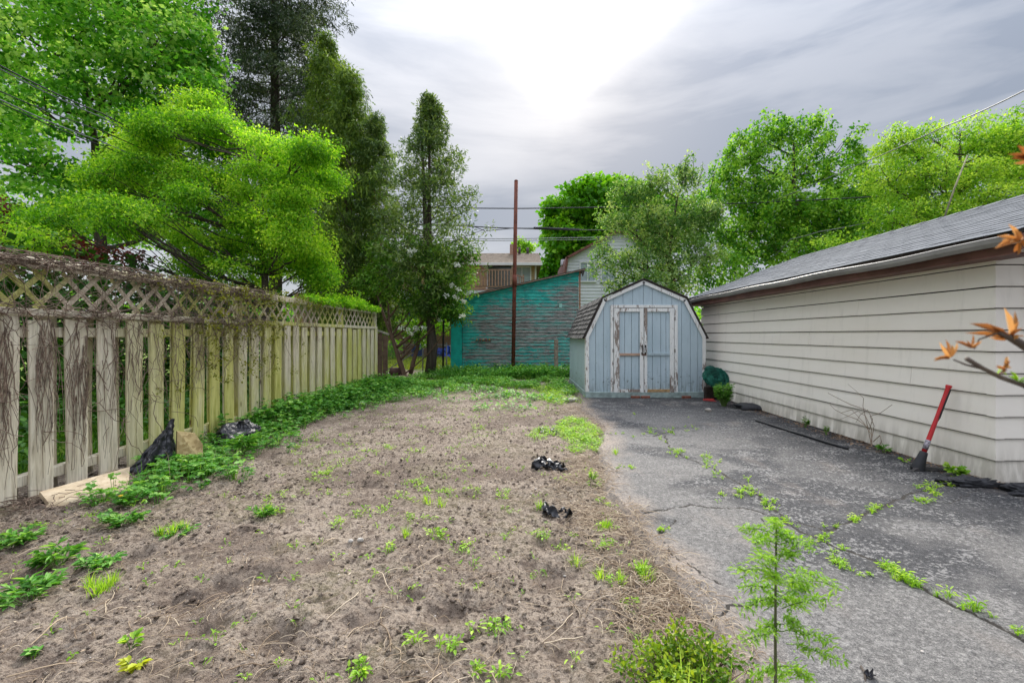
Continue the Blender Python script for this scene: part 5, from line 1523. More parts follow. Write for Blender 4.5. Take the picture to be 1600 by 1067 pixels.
# ================================================================== GROUND COVER
def plants(name, XY, mat, seed, nl=(6, 12), r0=.07, h=.10, L=.05, Wd=.035, tpl='lobed', label=None, cat=None, group=None, up=.8, stem=True, hvar=None, trip=True, kind='stuff', parent=None, rbias=0.0):
    r = np.random.default_rng(seed); XY = np.asarray(XY, float); n = len(XY)
    k = r.integers(nl[0], nl[1], n); idx = np.repeat(np.arange(n), k); N_ = len(idx)
    sc0 = r.uniform(.65, 1.35, n) if hvar is None else np.asarray(hvar)
    s = sc0[idx]
    zz = ground_z(XY[:, 0], XY[:, 1])
    th = r.uniform(0, 2 * np.pi, N_); rr = r0 * np.sqrt(r.random(N_)) * s
    hh = h * s * r.uniform(.35, 1.0, N_) * (1 - .35 * (rr / (r0 * s + 1e-6)) ** 2)
    base = np.stack([XY[idx, 0] + rr * np.cos(th), XY[idx, 1] + rr * np.sin(th), zz[idx] + hh], 1)
    D = np.stack([np.cos(th), np.sin(th), r.uniform(-.25, .45, N_)], 1) + r.normal(0, .25, (N_, 3))
    N = np.stack([-np.cos(th) * .25, -np.sin(th) * .25, np.ones(N_)], 1) + r.normal(0, .28, (N_, 3))
    cr = r.random(n) * .5 + .25 + rbias
    rv = cr[idx] + r.normal(0, .13, N_) + .25 * (hh / (h * s) - .6)
    Ls = L * s ** .5 * r.uniform(.7, 1.25, N_)
    if trip:
        a = np.arctan2(D[:, 1], D[:, 0]); parts = []
        for da, q in ((0, 1.0), (1.15, .8), (-1.15, .8)):
            D2 = D.copy(); D2[:, 0] = np.cos(a + da) * np.hypot(D[:, 0], D[:, 1]); D2[:, 1] = np.sin(a + da) * np.hypot(D[:, 0], D[:, 1])
            parts.append((base, D2, N, Ls * q, rv))
        base2 = np.concatenate([p[0] for p in parts]); D2 = np.concatenate([p[1] for p in parts]); N2 = np.concatenate([p[2] for p in parts]); L2 = np.concatenate([p[3] for p in parts]); rv2 = np.concatenate([p[4] for p in parts])
    else: base2, D2, N2, L2, rv2 = base, D, N, Ls, rv
    V, polys, kk = leaf_geo(base2, D2, N2, L2, L2 * (Wd / L), tpl)
    at = np.repeat(np.clip(rv2, 0, 1), kk)
    if stem:
        b0 = np.stack([XY[idx, 0] + rr * .25 * np.cos(th), XY[idx, 1] + rr * .25 * np.sin(th), zz[idx] - .01], 1)
        w = .0022
        S = np.stack([-np.sin(th), np.cos(th), th * 0], 1) * w
        q = np.stack([b0 - S, b0 + S, base + S * .6, base - S * .6], 1).reshape(-1, 3)
        f = np.arange(N_ * 4).reshape(-1, 4) + len(V)
        polys = polys + [f]; V = np.concatenate([V, q]); at = np.concatenate([at, np.full(len(q), .3)])
    o = npmesh(name, V, polys, mat, parent, world=parent is not None, attrs={'rnd': at})
    return setp(o, label, cat, group, kind)
def scatter(n, dens, box, seed):
    r = np.random.default_rng(seed); out = []
    x0, x1, y0, y1 = box; cnt = 0
    while cnt < n:
        x = r.uniform(x0, x1, n * 4); y = r.uniform(y0, y1, n * 4)
        k = r.random(n * 4) < dens(x, y); out.append(np.stack([x[k], y[k]], 1)); cnt += int(k.sum())
        if k.sum() == 0: break
    return np.concatenate(out)[:n]
sstep = lambda x, a, b: np.clip((x - a) / (b - a), 0, 1) ** 2 * (3 - 2 * np.clip((x - a) / (b - a), 0, 1))
fenceX = lambda y: FX + .0169 * y
def d_strip(x, y):
    w = np.interp(y, [3.6, 4.3, 5.0, 6.0, 7.0, 8.5, 10, 12], [.6, .9, 1.0, 1.0, .80, .95, 1.3, 1.5]) * (.75 + .5 * fbm(y * 2.2, x * 0, 71, 3))
    q = (x - fenceX(y) - np.interp(y, [3.6, 4.5, 4.75], [.5, .42, .05])) / w
    return np.where(q < 0, 0, np.clip(1.35 - q, 0, 1) ** 1.5) * (.35 + .65 * (fbm(x * 2.6, y * 2.6, 72, 3) > .48)) * np.where(y < 4.2, .5, 1)
XY = scatter(1150, d_strip, (-4.1, -2.2, 3.7, 12.3), 81)
plants('ground_cover', XY, L_COVER, 82, (6, 11), .10, .13, .045, .036, 'lobed')
# taller leafy mound by the far half of the fence
def d_mound(x, y):
    q = (x - fenceX(y) - .08) / np.interp(y, [6.4, 7.2, 8.5, 10, 12], [.15, .50, .55, .75, .9])
    return np.where(q < 0, 0, np.clip(1.2 - q, 0, 1)) * (y > 6.2)
XY = scatter(470, d_mound, (-4.1, -2.8, 6.3, 12.3), 83)
plants('ground_cover', XY, L_COVER, 84, (12, 22), .15, .30, .055, .045, 'lobed', rbias=-.06)
# band across the back
def d_back(x, y):
    f = fbm(x * 1.3, y * 1.3, 91, 3)
    base = sstep(y, 10.6, 13.2) * (f > .50) * np.where((x > 1.25) | ((y > 15.4) & (x < -2.6)), 0, 1)
    mid = (np.hypot((x + .35) / .5, (y - 8.4) / .7) < 1) * .35
    return np.clip(base + mid * .5 + .35 * sstep(y, 8.8, 11) * (f > .5), 0, 1) * (x < edgeX(y) - .05)
XY = scatter(1250, d_back, (-3.6, 1.4, 8.2, 16.2), 85)
plants('ground_cover', XY, L_COVER, 86, (7, 13), .14, .13, .065, .05, 'oval', trip=False, rbias=.04)
XY = scatter(500, lambda x, y: ((y > 14.2) & (x > -2.9) & (x < 1.9)) * np.clip(.35 + .65 * np.exp(-((x - .3) / .8) ** 2), 0, 1), (-2.9, 1.9, 14.2, 16.15), 87)
plants('ground_cover', XY, L_COVER, 88, (14, 26), .20, .34, .075, .05, 'oval', trip=False, rbias=-.08)
XY = scatter(260, lambda x, y: (x < edgeX(y) + .05) * (np.hypot((x - .9) / .55, (y - 10.8) / 1.9) < 1) * (fbm(x * 3, y * 3, 93, 3) > .5), (.2, 1.5, 8.8, 13), 89)
plants('ground_cover', XY, L_COVER2, 90, (5, 13), .12, .10, .04, .022, 'oval', trip=False, rbias=-.1)
# low patch creeping onto the driveway edge
def d_patch(x, y):
    a = np.hypot((x - (.80 + .04 * (y - 6.5))) / .30, (y - 6.55) / 1.05); b = np.hypot((x - .42) / .42, (y - 6.4) / .5)
    return np.where(np.minimum(a, b * 1.15) + .5 * (fbm(x * 5, y * 5, 95, 3) - .5) < 1, 1, 0) * np.where(b < a, .4, 1)
XY = scatter(430, d_patch, (-.2, 1.4, 5.2, 8.0), 92)
plants('creeping_weeds', XY, L_COVER2, 93, (7, 13), .055, .045, .024, .017, 'oval', trip=False)
# seedlings over the bare soil
SEED = [(785, 775), (620, 775), (640, 760), (660, 768), (600, 795), (530, 818), (455, 775), (735, 650), (745, 665), (700, 770), (640, 780), (560, 805), (645, 815), (610, 855), (675, 810), (680, 840), (745, 765),
        (790, 795), (505, 740), (520, 730), (545, 722), (500, 745), (470, 700), (580, 705), (610, 700), (650, 707), (490, 685), (745, 980), (775, 978), (648, 1000), (560, 1048), (780, 1055), (745, 1045), (650, 755), (940, 780), (935, 825),
        (920, 738), (925, 755), (935, 750), (890, 750), (950, 825), (945, 850), (870, 850), (985, 940), (1000, 895), (960, 910), (842, 837), (875, 610), (720, 855), (555, 700), (595, 740), (430, 800), (420, 785), (705, 1012)]
pts = []
r = random.Random(5)
for (x, y) in SEED:
    for k in range(r.randrange(3, 9)):
        X_, Y_ = G(x + r.gauss(0, 7), y + r.gauss(0, 3.5)); pts.append((X_, Y_))
plants('seedlings', pts, L_COVER2, 95, (4, 8), .035, .035, .024, .013, 'oval', trip=False)
XY = scatter(900, lambda x, y: .2 + .8 * (fbm(x * 1.5, y * 1.5, 99, 3) > .58), (-3.6, .8, 1.5, 11), 96)
plants('seedlings', XY, L_COVER2, 97, (3, 8), .035, .026, .020, .010, 'oval', trip=False, rbias=-.1)
# grass tufts
def tufts(name, XY, mat, seed, n=(14, 30), L=.10, Wd=.005, spread=.04, kind='stuff', label=None, cat=None, lean=.55, parent=None, rb=0, group=None):
    r = np.random.default_rng(seed); XY = np.asarray(XY, float); k = r.integers(n[0], n[1], len(XY)); idx = np.repeat(np.arange(len(XY)), k); N_ = len(idx)
    th = r.uniform(0, 2 * np.pi, N_); rr = spread * r.random(N_)
    b = np.stack([XY[idx, 0] + rr * np.cos(th), XY[idx, 1] + rr * np.sin(th), ground_z(XY[idx, 0], XY[idx, 1]) - .006], 1)
    D = np.stack([np.cos(th) * lean * r.random(N_), np.sin(th) * lean * r.random(N_), np.ones(N_) * .8], 1) + r.normal(0, .12, (N_, 3))
    N = np.stack([np.cos(th), np.sin(th), .2 * np.ones(N_)], 1)
    Ls = L * r.uniform(.5, 1.3, N_)
    V, polys, kk = leaf_geo(b, D, -N, Ls, Wd, 'blade')
    o = npmesh(name, V, polys, mat, parent, world=parent is not None, attrs={'rnd': np.repeat(np.clip(r.random(N_) * .7 + .15 + rb, 0, 1), kk)})
    return setp(o, label, cat, group, kind)
XY = scatter(190, d_strip, (-4.1, -2.2, 3.9, 12.3), 181)
tufts('fence_grass', XY, L_SHRUB, 182, (8, 18), .17, .007, .06)
XY = scatter(60, d_strip, (-4.1, -2.2, 3.9, 12.3), 183)
tufts('fence_dead_stems', XY, L_STRAW, 184, (3, 7), .24, .003, .08, lean=1.2)
XY = scatter(240, lambda x, y: (y > 11) * (x < edgeX(y)) * 1.0, (-3.4, 1.2, 11, 16), 185)
tufts('back_grass', XY, L_SHRUB, 186, (8, 16), .20, .009, .08)
GR = [(1000, 898), (1010, 902), (950, 822), (945, 825), (410, 805), (418, 800), (960, 712), (925, 700), (845, 795), (690, 790), (670, 785), (1005, 890), (640, 835), (150, 935), (165, 925), (175, 915), (145, 920), (250, 840), (270, 838), (285, 830), (900, 880), (935, 905), (970, 910), (1240, 925)]
tufts('grass_tufts', [G(x + r.gauss(0, 3), y + r.gauss(0, 2)) for (x, y) in GR for _ in range(2)], L_COVER2, 98, (16, 34), .075, .0045, .035)
XY = scatter(1500, lambda x, y: (x < -4.45) * 1.0, (-8, -4.4, 2.5, 14), 101)
tufts('side_grass', XY, L_SHRUB, 102, (10, 18), .22, .010, .10)
XY = scatter(1500, lambda x, y: np.ones_like(x), (-9, 2, 17.4, 27), 103)
tufts('lawn_grass', XY, leafmat('lawn_blades', (.14, .22, .012), (.26, .36, .02), (.42, .50, .05), .35), 104, (14, 22), .16, .03, .22)

# straw and dry roots on the soil and along the driveway's edge
def straw(name, XY, Ls, Wd, seed, zoff=.008, mat=None):
    r = random.Random(seed); m_v = []; F_ = []; A_ = []
    gzs = ground_z(np.array([p[0] for p in XY]), np.array([p[1] for p in XY]))
    for (x, y), z, L_ in zip(XY, gzs, Ls):
        a = r.uniform(0, 6.28); n = 4; w = Wd * r.uniform(.6, 1.4); rv = r.random(); b = len(m_v)
        lift = r.uniform(0, .02); px_, py_ = x, y
        for k in range(n + 1):
            zz = z + zoff + lift * math.sin(math.pi * k / n) * 1.2 + r.uniform(0, .004)
            s_, c_ = math.sin(a), math.cos(a)
            m_v += [(px_ - s_ * w, py_ + c_ * w, zz), (px_ + s_ * w, py_ - c_ * w, zz), (px_, py_, zz + w * 1.5)]
            A_ += [rv] * 3
            a += r.uniform(-.45, .45); px_ += c_ * L_ / n; py_ += s_ * L_ / n
        for k in range(n):
            for j in range(3):
                j2 = (j + 1) % 3; F_.append((b + k * 3 + j, b + k * 3 + j2, b + k * 3 + 3 + j2, b + k * 3 + 3 + j))
    return setp(npmesh(name, m_v, np.array(F_), mat or L_STRAW, attrs={'rnd': A_}), kind='stuff')
r = np.random.default_rng(5)
XY = scatter(5200, lambda x, y: np.clip(1.15 - np.abs(x - edgeX(y) + .17) / .30, 0, 1) * np.where(y < 5.2, 1, .25) * (.3 + .7 * (fbm(x * 3, y * 2, 55, 3) > .45)), (.0, 1.4, 1.4, 9), 111)
straw('dry_straw', XY, r.uniform(.03, .14, len(XY)), .0016, 112)
XY = scatter(4200, lambda x, y: np.clip(3.2 / (y + .5), 0, 1) * (.4 + .6 * (fbm(x * 1.8, y * 1.8, 57, 3) > .5)), (-4, .8, 1.3, 9.5), 113)
straw('soil_litter', XY, r.uniform(.015, .09, len(XY)), .0014, 114)
rootXY = [G(x, y) for (x, y) in ((690, 885), (590, 895), (560, 970), (510, 975), (430, 1040), (610, 1020), (625, 1035), (755, 1045), (690, 1055), (850, 1010), (740, 1050), (400, 1030), (110, 900), (130, 905), (165, 965), (105, 970), (250, 965), (65, 830), (55, 870), (380, 1005), (300, 985), (870, 932), (930, 925), (895, 960), (1010, 920), (1030, 930), (1000, 975), (960, 945), (500, 860), (760, 835), (650, 890), (340, 960), (275, 960), (1045, 925), (925, 960), (120, 1040), (30, 925))]
straw('dry_roots', rootXY, [rnd.uniform(.10, .28) for _ in rootXY], .0024, 115, .010)
straw('dry_roots', [(x + rnd.uniform(-.2, .2), y + rnd.uniform(-.1, .1)) for (x, y) in rootXY for _ in range(3)], [rnd.uniform(.07, .2) for _ in range(len(rootXY) * 3)], .0016, 116, .008)

# clods and pebbles
def lumps(name, XY, R_, mat, seed, flat=.7, zoff=.0, kind='stuff'):
    r = np.random.default_rng(seed)
    t = (1 + 5 ** .5) / 2
    ico = np.array([(-1, t, 0), (1, t, 0), (-1, -t, 0), (1, -t, 0), (0, -1, t), (0, 1, t), (0, -1, -t), (0, 1, -t), (t, 0, -1), (t, 0, 1), (-t, 0, -1), (-t, 0, 1)]); ico /= np.linalg.norm(ico[0])
    fc = np.array([(0, 11, 5), (0, 5, 1), (0, 1, 7), (0, 7, 10), (0, 10, 11), (1, 5, 9), (5, 11, 4), (11, 10, 2), (10, 7, 6), (7, 1, 8), (3, 9, 4), (3, 4, 2), (3, 2, 6), (3, 6, 8), (3, 8, 9), (4, 9, 5), (2, 4, 11), (6, 2, 10), (8, 6, 7), (9, 8, 1)])
    XY = np.asarray(XY); n = len(XY); z = ground_z(XY[:, 0], XY[:, 1])
    s = np.asarray(R_)[:, None, None] * r.uniform(.65, 1.3, (n, 12, 1)) * np.array((1, 1, flat)) * r.uniform(.7, 1.3, (n, 1, 3))
    V = ico[None] * s + np.stack([XY[:, 0], XY[:, 1], z + zoff], 1)[:, None, :]
    Fc = (fc[None] + (np.arange(n) * 12)[:, None, None]).reshape(-1, 3)
    at = {'umber': np.repeat(r.random(n) ** 2, 12), 'moss': np.zeros(n * 12), 'rnd': np.repeat(r.random(n), 12)}
    return setp(npmesh(name, V.reshape(-1, 3), Fc, mat, attrs=at, smooth=False), kind=kind)
XY = scatter(15000, lambda x, y: np.clip(3.5 / (y + .3), 0, 1) * (.25 + .75 * (fbm(x * 2.1, y * 2.1, 58, 3) > .5)) * (x < edgeX(y) - .02), (-4, 1.0, 1.2, 9), 121)
r = np.random.default_rng(6)
lumps('clods', XY, .003 + .014 * r.random(len(XY)) ** 3, M_SOIL, 122, zoff=.002)
XY = scatter(700, lambda x, y: (x < edgeX(y) + .15) * 1.0, (-4, 1.1, 1.2, 9), 123)
M_PEB = plain('grey_pebbles', (.36, .33, .30), .9, .4, 12, .1)
lumps('pebbles', XY, .003 + .008 * r.random(len(XY)) ** 3, M_PEB, 124, zoff=.003)
XY = scatter(900, lambda x, y: (x > edgeX(y) + .05) * (.2 + .8 * (np.abs(x - (4.5 - .0127 * y)) < .45)), (.9, 4.6, 1.5, 10), 125)
lumps('grit', XY, .002 + .006 * r.random(len(XY)) ** 3, M_PEB, 126, zoff=.002)
# leaf litter along the garage foot
def gar_x(y): return 4.446 - .0127 * (y - 4.27)
XY = scatter(1100, lambda x, y: np.clip(1 - (gar_x(y) - x) / .32, 0, 1) * (x < gar_x(y)) * (.3 + .7 * (fbm(x * 3, y * 3, 131, 3) > .45)), (3.7, 4.5, 4.0, 11), 131)
rg = np.random.default_rng(3); n_ = len(XY)
leaves('dead_leaf_litter', np.stack([XY[:, 0], XY[:, 1], ground_z(XY[:, 0], XY[:, 1]) + .006], 1), np.concatenate([rg.normal(0, 1, (n_, 2)), rg.uniform(-.1, .3, (n_, 1))], 1),
       rg.normal(0, .3, (n_, 3)) + np.array((0, 0, 1)), rg.uniform(.015, .05, n_), rg.uniform(.008, .022, n_), 'diamond', leafmat('dead_leaves', (.10, .055, .035), (.20, .12, .075), (.34, .23, .15), .1), rg.random(n_))

XY = scatter(900, lambda x, y: (x < edgeX(y) + .1) * (.2 + .8 * (fbm(x * 1.4, y * 1.4, 133, 3) > .5)), (-4, 1.1, 1.4, 10), 133)
n_ = len(XY)
leaves('dead_leaf_litter', np.stack([XY[:, 0], XY[:, 1], ground_z(XY[:, 0], XY[:, 1]) + .006], 1), np.concatenate([rg.normal(0, 1, (n_, 2)), rg.uniform(-.1, .3, (n_, 1))], 1),
       rg.normal(0, .3, (n_, 3)) + np.array((0, 0, 1)), rg.uniform(.008, .03, n_), rg.uniform(.005, .014, n_), 'diamond', L_STRAW, rg.random(n_))
# weeds growing out of the driveway cracks: one strip of clumps per crack
r = random.Random(41)
CW = [[(950, 680, .8), (970, 683, .9), (990, 681, 1.2), (1003, 681, 1.3), (1018, 675, 1.3), (1042, 677, 1.1), (1055, 673, 1.3), (1072, 672, 1.6), (1085, 673, 1.4)],
      [(1033, 688, 1), (1037, 695, .8), (1055, 698, 1.1), (1053, 708, 1.4), (1063, 713, 1.4), (1068, 716, 1), (1100, 718, 1.8), (1105, 723, 1.6), (1113, 733, 1.2), (1118, 742, 1.2), (1125, 745, .7)],
      [(1160, 757, 1.6), (1160, 772, 1.3), (1148, 778, 1.2), (1170, 767, 1.1), (1180, 775, 1), (1165, 787, 1.2), (1190, 783, 1.2), (1198, 790, 1.1), (1205, 798, 1), (1215, 806, .9), (1225, 815, .9), (1233, 823, .8), (1119, 785, 1), (1132, 775, .8)],
      [(1283, 843, 1.0), (1281, 850, 1.2), (1290, 827, 1), (1300, 826, .8), (1313, 863, 1.0), (1300, 877, .8), (1308, 882, 1), (1316, 887, .9), (1324, 893, .8), (1345, 905, .6), (1370, 872, .8)],
      [(1388, 893, 1.5), (1386, 890, 1.2), (1408, 908, 1.7), (1415, 912, 1.7), (1422, 918, 1.6), (1430, 922, 1.3), (1450, 932, 1.5), (1456, 936, 1.2), (1480, 943, 1.6), (1488, 952, 1), (1508, 958, 1.2), (1525, 960, 1.6), (1545, 968, 1.6), (1555, 982, .8), (1575, 990, 1.2), (1592, 997, 1.0)],
      [(1352, 800, 1.3), (1360, 803, 1.4), (1370, 796, 1.5), (1378, 793, 1.1), (1335, 815, 1.0), (1325, 817, .8), (1440, 768, 1.2), (1450, 770, 1.0), (1455, 760, 1.5), (1460, 772, 1.4), (1458, 780, 1.2), (1470, 760, 1), (1485, 760, 1), (1500, 757, 1.6), (1508, 755, 1.3), (1447, 783, 1), (1430, 785, .8)],
      [(960, 735, .9), (968, 734, .8), (975, 733, .9), (985, 733, .8), (1035, 832, .9), (1040, 829, .8), (990, 648, .9), (1078, 651, .9)]]
for k, g_ in enumerate(CW):
    pts = []; hv = []
    for (x, y, s) in g_:
        if r.random() < .22: continue
        for q in range(r.choice((1, 2, 4, 7))):
            X_, Y_ = G(x + r.gauss(0, 5.5), y + r.gauss(0, 2.6)); pts.append((X_, Y_)); hv.append(s * r.uniform(.3, 1.0))
    plants('crack_weeds', pts, L_COVER2, 300 + k, (6, 12), .024, .040, .024, .0085, 'oval', trip=False, hvar=hv, rbias=.1)
    tufts('crack_grass', pts[::3], L_COVER2, 330 + k, (5, 10), .045, .0035, .02)

# ---- individual weeds
M_STEMG = plain('green_weed_stem', (.12, .20, .05), .7, .2)
def weed(px, py, label, n=14, r0=.06, h=.16, L=.06, Wd=.03, mat=None, tpl='oval', name='weed', cat='weed', seed=0, cl=1, group='weeds standing apart', flower=None, dz=0):
    x, y = G(px, py); z = gz(x, y)
    root = empty(name, (x, y, z), label, cat, group)
    r = random.Random(seed + 17); m = MB(); ends = []
    for k in range(n):
        th = r.uniform(0, 6.28); rr = r0 * math.sqrt(r.random()); hh = h * r.uniform(.35, 1)
        e_ = Vector((x + rr * math.cos(th), y + rr * math.sin(th), z + hh))
        m.tube(curve((x + rr * .2 * math.cos(th), y + rr * .2 * math.sin(th), z - .01), e_, (0, 0, hh * .2), 3, r), [.003, .0026, .002, .0012], 4, caps=False); ends.append((e_, th))
    m.build('stems', M_STEMG, root, world=True)
    Pn = []; D = []
    rg = np.random.default_rng(seed)
    for (e_, th) in ends:
        for q in range(8 + cl):
            a = th + r.uniform(-1.5, 1.5); t = r.uniform(.5, 1)
            Pn.append((x + (e_.x - x) * t, y + (e_.y - y) * t, z + (e_.z - z) * t)); D.append((math.cos(a), math.sin(a), r.uniform(-.2, .6)))
    Pn = np.array(Pn); D = np.array(D); N = rg.normal(0, .3, D.shape) + np.array((0, 0, 1.0))
    Ls = L * .68 * rg.uniform(.6, 1.25, len(Pn))
    leaves('leaves', Pn, D, N, Ls, Ls * Wd / L, tpl, mat or L_COVER, .5 + rg.normal(0, .22, len(Pn)), root)
    if flower:
        f = MB(); t_ = ends[0][0] + Vector((0, 0, .02)); f.tube([t_, t_ + Vector((0, 0, .012))], [.006, .018], 9)
        f.build('flower', plain('yellow_petals', (.75, .50, .03), .6, .1), root, world=True)
    return root
weed(1131, 635, 'bushy mint green plant at the garage foot beside the green netting', 150, .17, .46, .085, .03, name='leafy_bush', cat='bush', seed=1, group=None)
weed(1083, 620, 'small upright weed against the right front of the blue shed', 14, .07, .26, .055, .02, seed=2, mat=L_SHRUB)
weed(1258, 669, 'tallest narrow weed at the garage foot, first left of the bare twiggy shrub', 9, .05, .17, .07, .025, seed=3, mat=L_SHRUB)
weed(1291, 681, 'slim upright weed between the tall weed and the bare twiggy shrub', 8, .03, .14, .045, .02, seed=4, mat=L_SHRUB)
weed(1381, 709, 'broad leaved weed right of the bare twiggy shrub by the garage wall', 6, .06, .10, .09, .035, seed=5)
weed(1413, 725, 'tiny weed at the garage foot just left of the red handled pickaxe', 6, .05, .05, .04, .02, seed=6, mat=L_COVER2)
weed(1494, 747, 'lobed leaved weed between the pickaxe and the broken asphalt', 10, .08, .13, .085, .06, tpl='lobed', seed=7, mat=L_COVER2)
weed(1172, 631, 'small weed sprouting behind the flat black asphalt slab', 7, .06, .10, .05, .02, seed=8, mat=L_COVER2)
weed(20, 855, 'thick weed clump at the left edge below the first fence board', 26, .14, .10, .075, .032, seed=9, name='weed_clump', cat='weed')
weed(90, 885, 'spiky weed clump with long narrow leaves on the lower left soil', 22, .10, .13, .10, .018, seed=10, name='weed_clump')
weed(150, 890, 'low leafy weed clump right of the spiky one on the lower left soil', 22, .12, .08, .06, .034, seed=11, name='weed_clump', tpl='lobed')
weed(45, 940, 'widest weed clump by the left edge of the soil', 30, .16, .10, .075, .03, seed=12, name='weed_clump')
weed(190, 822, 'dense lobed weed clump nearest the leaning particle board', 30, .16, .12, .06, .045, seed=13, tpl='lobed', name='weed_clump')
weed(280, 835, 'flat weed tuft on the soil right of the dense lobed clump', 16, .12, .04, .05, .02, seed=14)
weed(410, 808, 'grassy weed tuft alone on the soil below the second black bag', 18, .09, .08, .06, .014, seed=15)
weed(62, 1018, 'two leaved seedling near the bottom left corner', 3, .04, .03, .05, .032, seed=16)
weed(205, 1015, 'seedling with one bright round leaf, lower left soil', 3, .03, .05, .05, .03, seed=17, mat=L_COVER2)
weed(210, 1050, 'yellow leaved seedling at the bottom edge of the soil', 4, .035, .05, .055, .035, seed=18, mat=leafmat('yellow_green_seedling', (.30, .36, .02), (.45, .50, .03), (.55, .58, .06), .4))
weed(563, 1050, 'small fresh seedling at the bottom centre of the soil', 5, .04, .05, .045, .02, seed=19, mat=L_COVER2)
weed(925, 752, 'upright weed on the soil beside the middle scrap of black plastic', 10, .06, .13, .045, .02, seed=20, mat=L_COVER2)
weed(200, 792, 'dandelion with one yellow flower in front of the fence', 12, .07, .08, .06, .03, seed=21, flower=True, name='dandelion', cat='flower', group=None)
weed(380, 712, 'spray of long upright blades beside the second black bag', 16, .09, .26, .16, .022, seed=22, name='blade_plant', cat='plant', group=None)
weed(352, 690, 'broad leaved plant growing up the fence left of second bag', 9, .10, .32, .10, .07, tpl='lobed', seed=23, name='leafy_plant', cat='plant', group=None)
weed(475, 632, 'leafy sprout pushing through the fence boards', 7, .08, .42, .10, .07, tpl='lobed', seed=24, name='leafy_plant', cat='plant', group=None)
weed(1030, 833, 'lone tuft at the short crack left of the driveway sapling', 6, .03, .03, .03, .01, seed=25, mat=L_COVER2)

# boxwood in the foreground
bx, by = .62, 1.72
root = empty('boxwood_shrub', (bx, by, 0), 'small yellow green boxwood shrub at the bottom edge by the driveway', 'shrub')
m = MB(); r = random.Random(3); C = []
for k in range(105):
    th = r.uniform(0, 6.28); q = math.sqrt(r.random())
    lp = .95 + .45 * math.sin(th * 3 + 1) * q + .2 * math.sin(th * 5); e_ = Vector((bx + .22 * q * lp * math.cos(th), by + .19 * q * lp * math.sin(th), .02 + (.165 * (1 - q * q * .5)) * r.uniform(.35, 1.25) * (1.2 if math.cos(th) > 0 else .85)))
    m.tube(curve((bx + .05 * math.cos(th), by + .05 * math.sin(th), -.02), e_, (0, 0, .05), 3, r), [.005, .004, .0025, .0015], 4, caps=False); C.append(list(e_))
m.build('stems', B_RED, root, world=True)
crown('crown', np.array(C), .045, 34, .019, .012, 'oval', L_BOX, 401, root, (1, 1, .9), -.2, .6, .7, cvar=.7)
tufts('grass_blades', [(bx + .02, by - .12), (bx + .07, by - .10), (bx - .03, by - .13)], L_COVER2, 402, (12, 20), .24, .008, .03, parent=root)

L_SAP = leafmat('leaf_lime_sapling', (.11, .27, .014), (.21, .42, .024), (.36, .56, .06), .45)
# locust sapling on the driveway, close to the camera
sx, sy = .585, 1.02
root = empty('locust_sapling', (sx, sy, 0), 'young feathery lime sapling rising in front of the driveway', 'sapling')
top = P(1213, 826, 1.0)
stem = curve((sx, sy, 0), top, (-.015, 0, 0), 8)
MB().tube(stem, [.006 - .0005 * k for k in range(9)], 6).build('stem', plain('green_brown_stem', (.10, .11, .05), .7), root, world=True)
r = random.Random(8); fr = [(1160, 1003, 1225, 985), (1310, 1032, 1228, 1005), (1165, 950, 1222, 930), (1250, 945, 1222, 935), (1295, 935, 1222, 950), (1155, 888, 1220, 905), (1165, 915, 1221, 925), (1305, 915, 1222, 910), (1275, 895, 1222, 905),
     (1185, 870, 1216, 880), (1240, 865, 1217, 872), (1265, 852, 1215, 850), (1180, 848, 1214, 850), (1165, 825, 1213, 836), (1210, 815, 1213, 832), (1230, 838, 1213, 838), (1290, 1000, 1226, 985), (1190, 985, 1226, 975), (1180, 1055, 1232, 1040), (1262, 1060, 1232, 1040), (1240, 975, 1225, 965), (1205, 900, 1220, 912), (1200, 940, 1222, 940), (1262, 920, 1222, 930), (1215, 1060, 1233, 1050)]
for k, (x1, y1, x0, y0) in enumerate(fr):
    Yt = 1.0 + r.uniform(-.10, .10)
    path = curve(P(x0, y0, 1.005), P(x1, y1, Yt), (0, 0, .012), 12, r)
    f = MB(); f.tube(path, [.0014] * 13, 3, caps=False)
    o = f.build('frond', M_STEMG, root, world=True)
    Pn, D, N = [], [], []
    for q in list(range(2, 13)) * 3:
        t = (path[min(q + 1, 12)] - path[q - 1]).normalized()
        for sgn in (1, -1):
            s_ = (t.cross(Vector((0, 0, 1))).normalized() * sgn * r.uniform(.4, 1) + Vector((r.uniform(-.4, .4), r.uniform(-.4, .4), r.uniform(-.5, .5)))).normalized()
            for j in range(2):
                Pn.append(list(path[q] + t * (j * .006) + Vector((r.uniform(-.012, .012), r.uniform(-.012, .012), r.uniform(-.010, .010))))); D.append(list(s_ + t * .5 + Vector((0, 0, r.uniform(-.25, .15))))); N.append([r.uniform(-.3, .3), r.uniform(-.3, .3), 1])
    Pn, D, N = map(np.array, (Pn, D, N))
    rg = np.random.default_rng(k)
    leaves('leaflets', Pn, D, N, .014 * rg.uniform(.5, 1.4, len(Pn)), .0036, 'diamond', L_SAP, .5 + rg.normal(0, .2, len(Pn)), root)

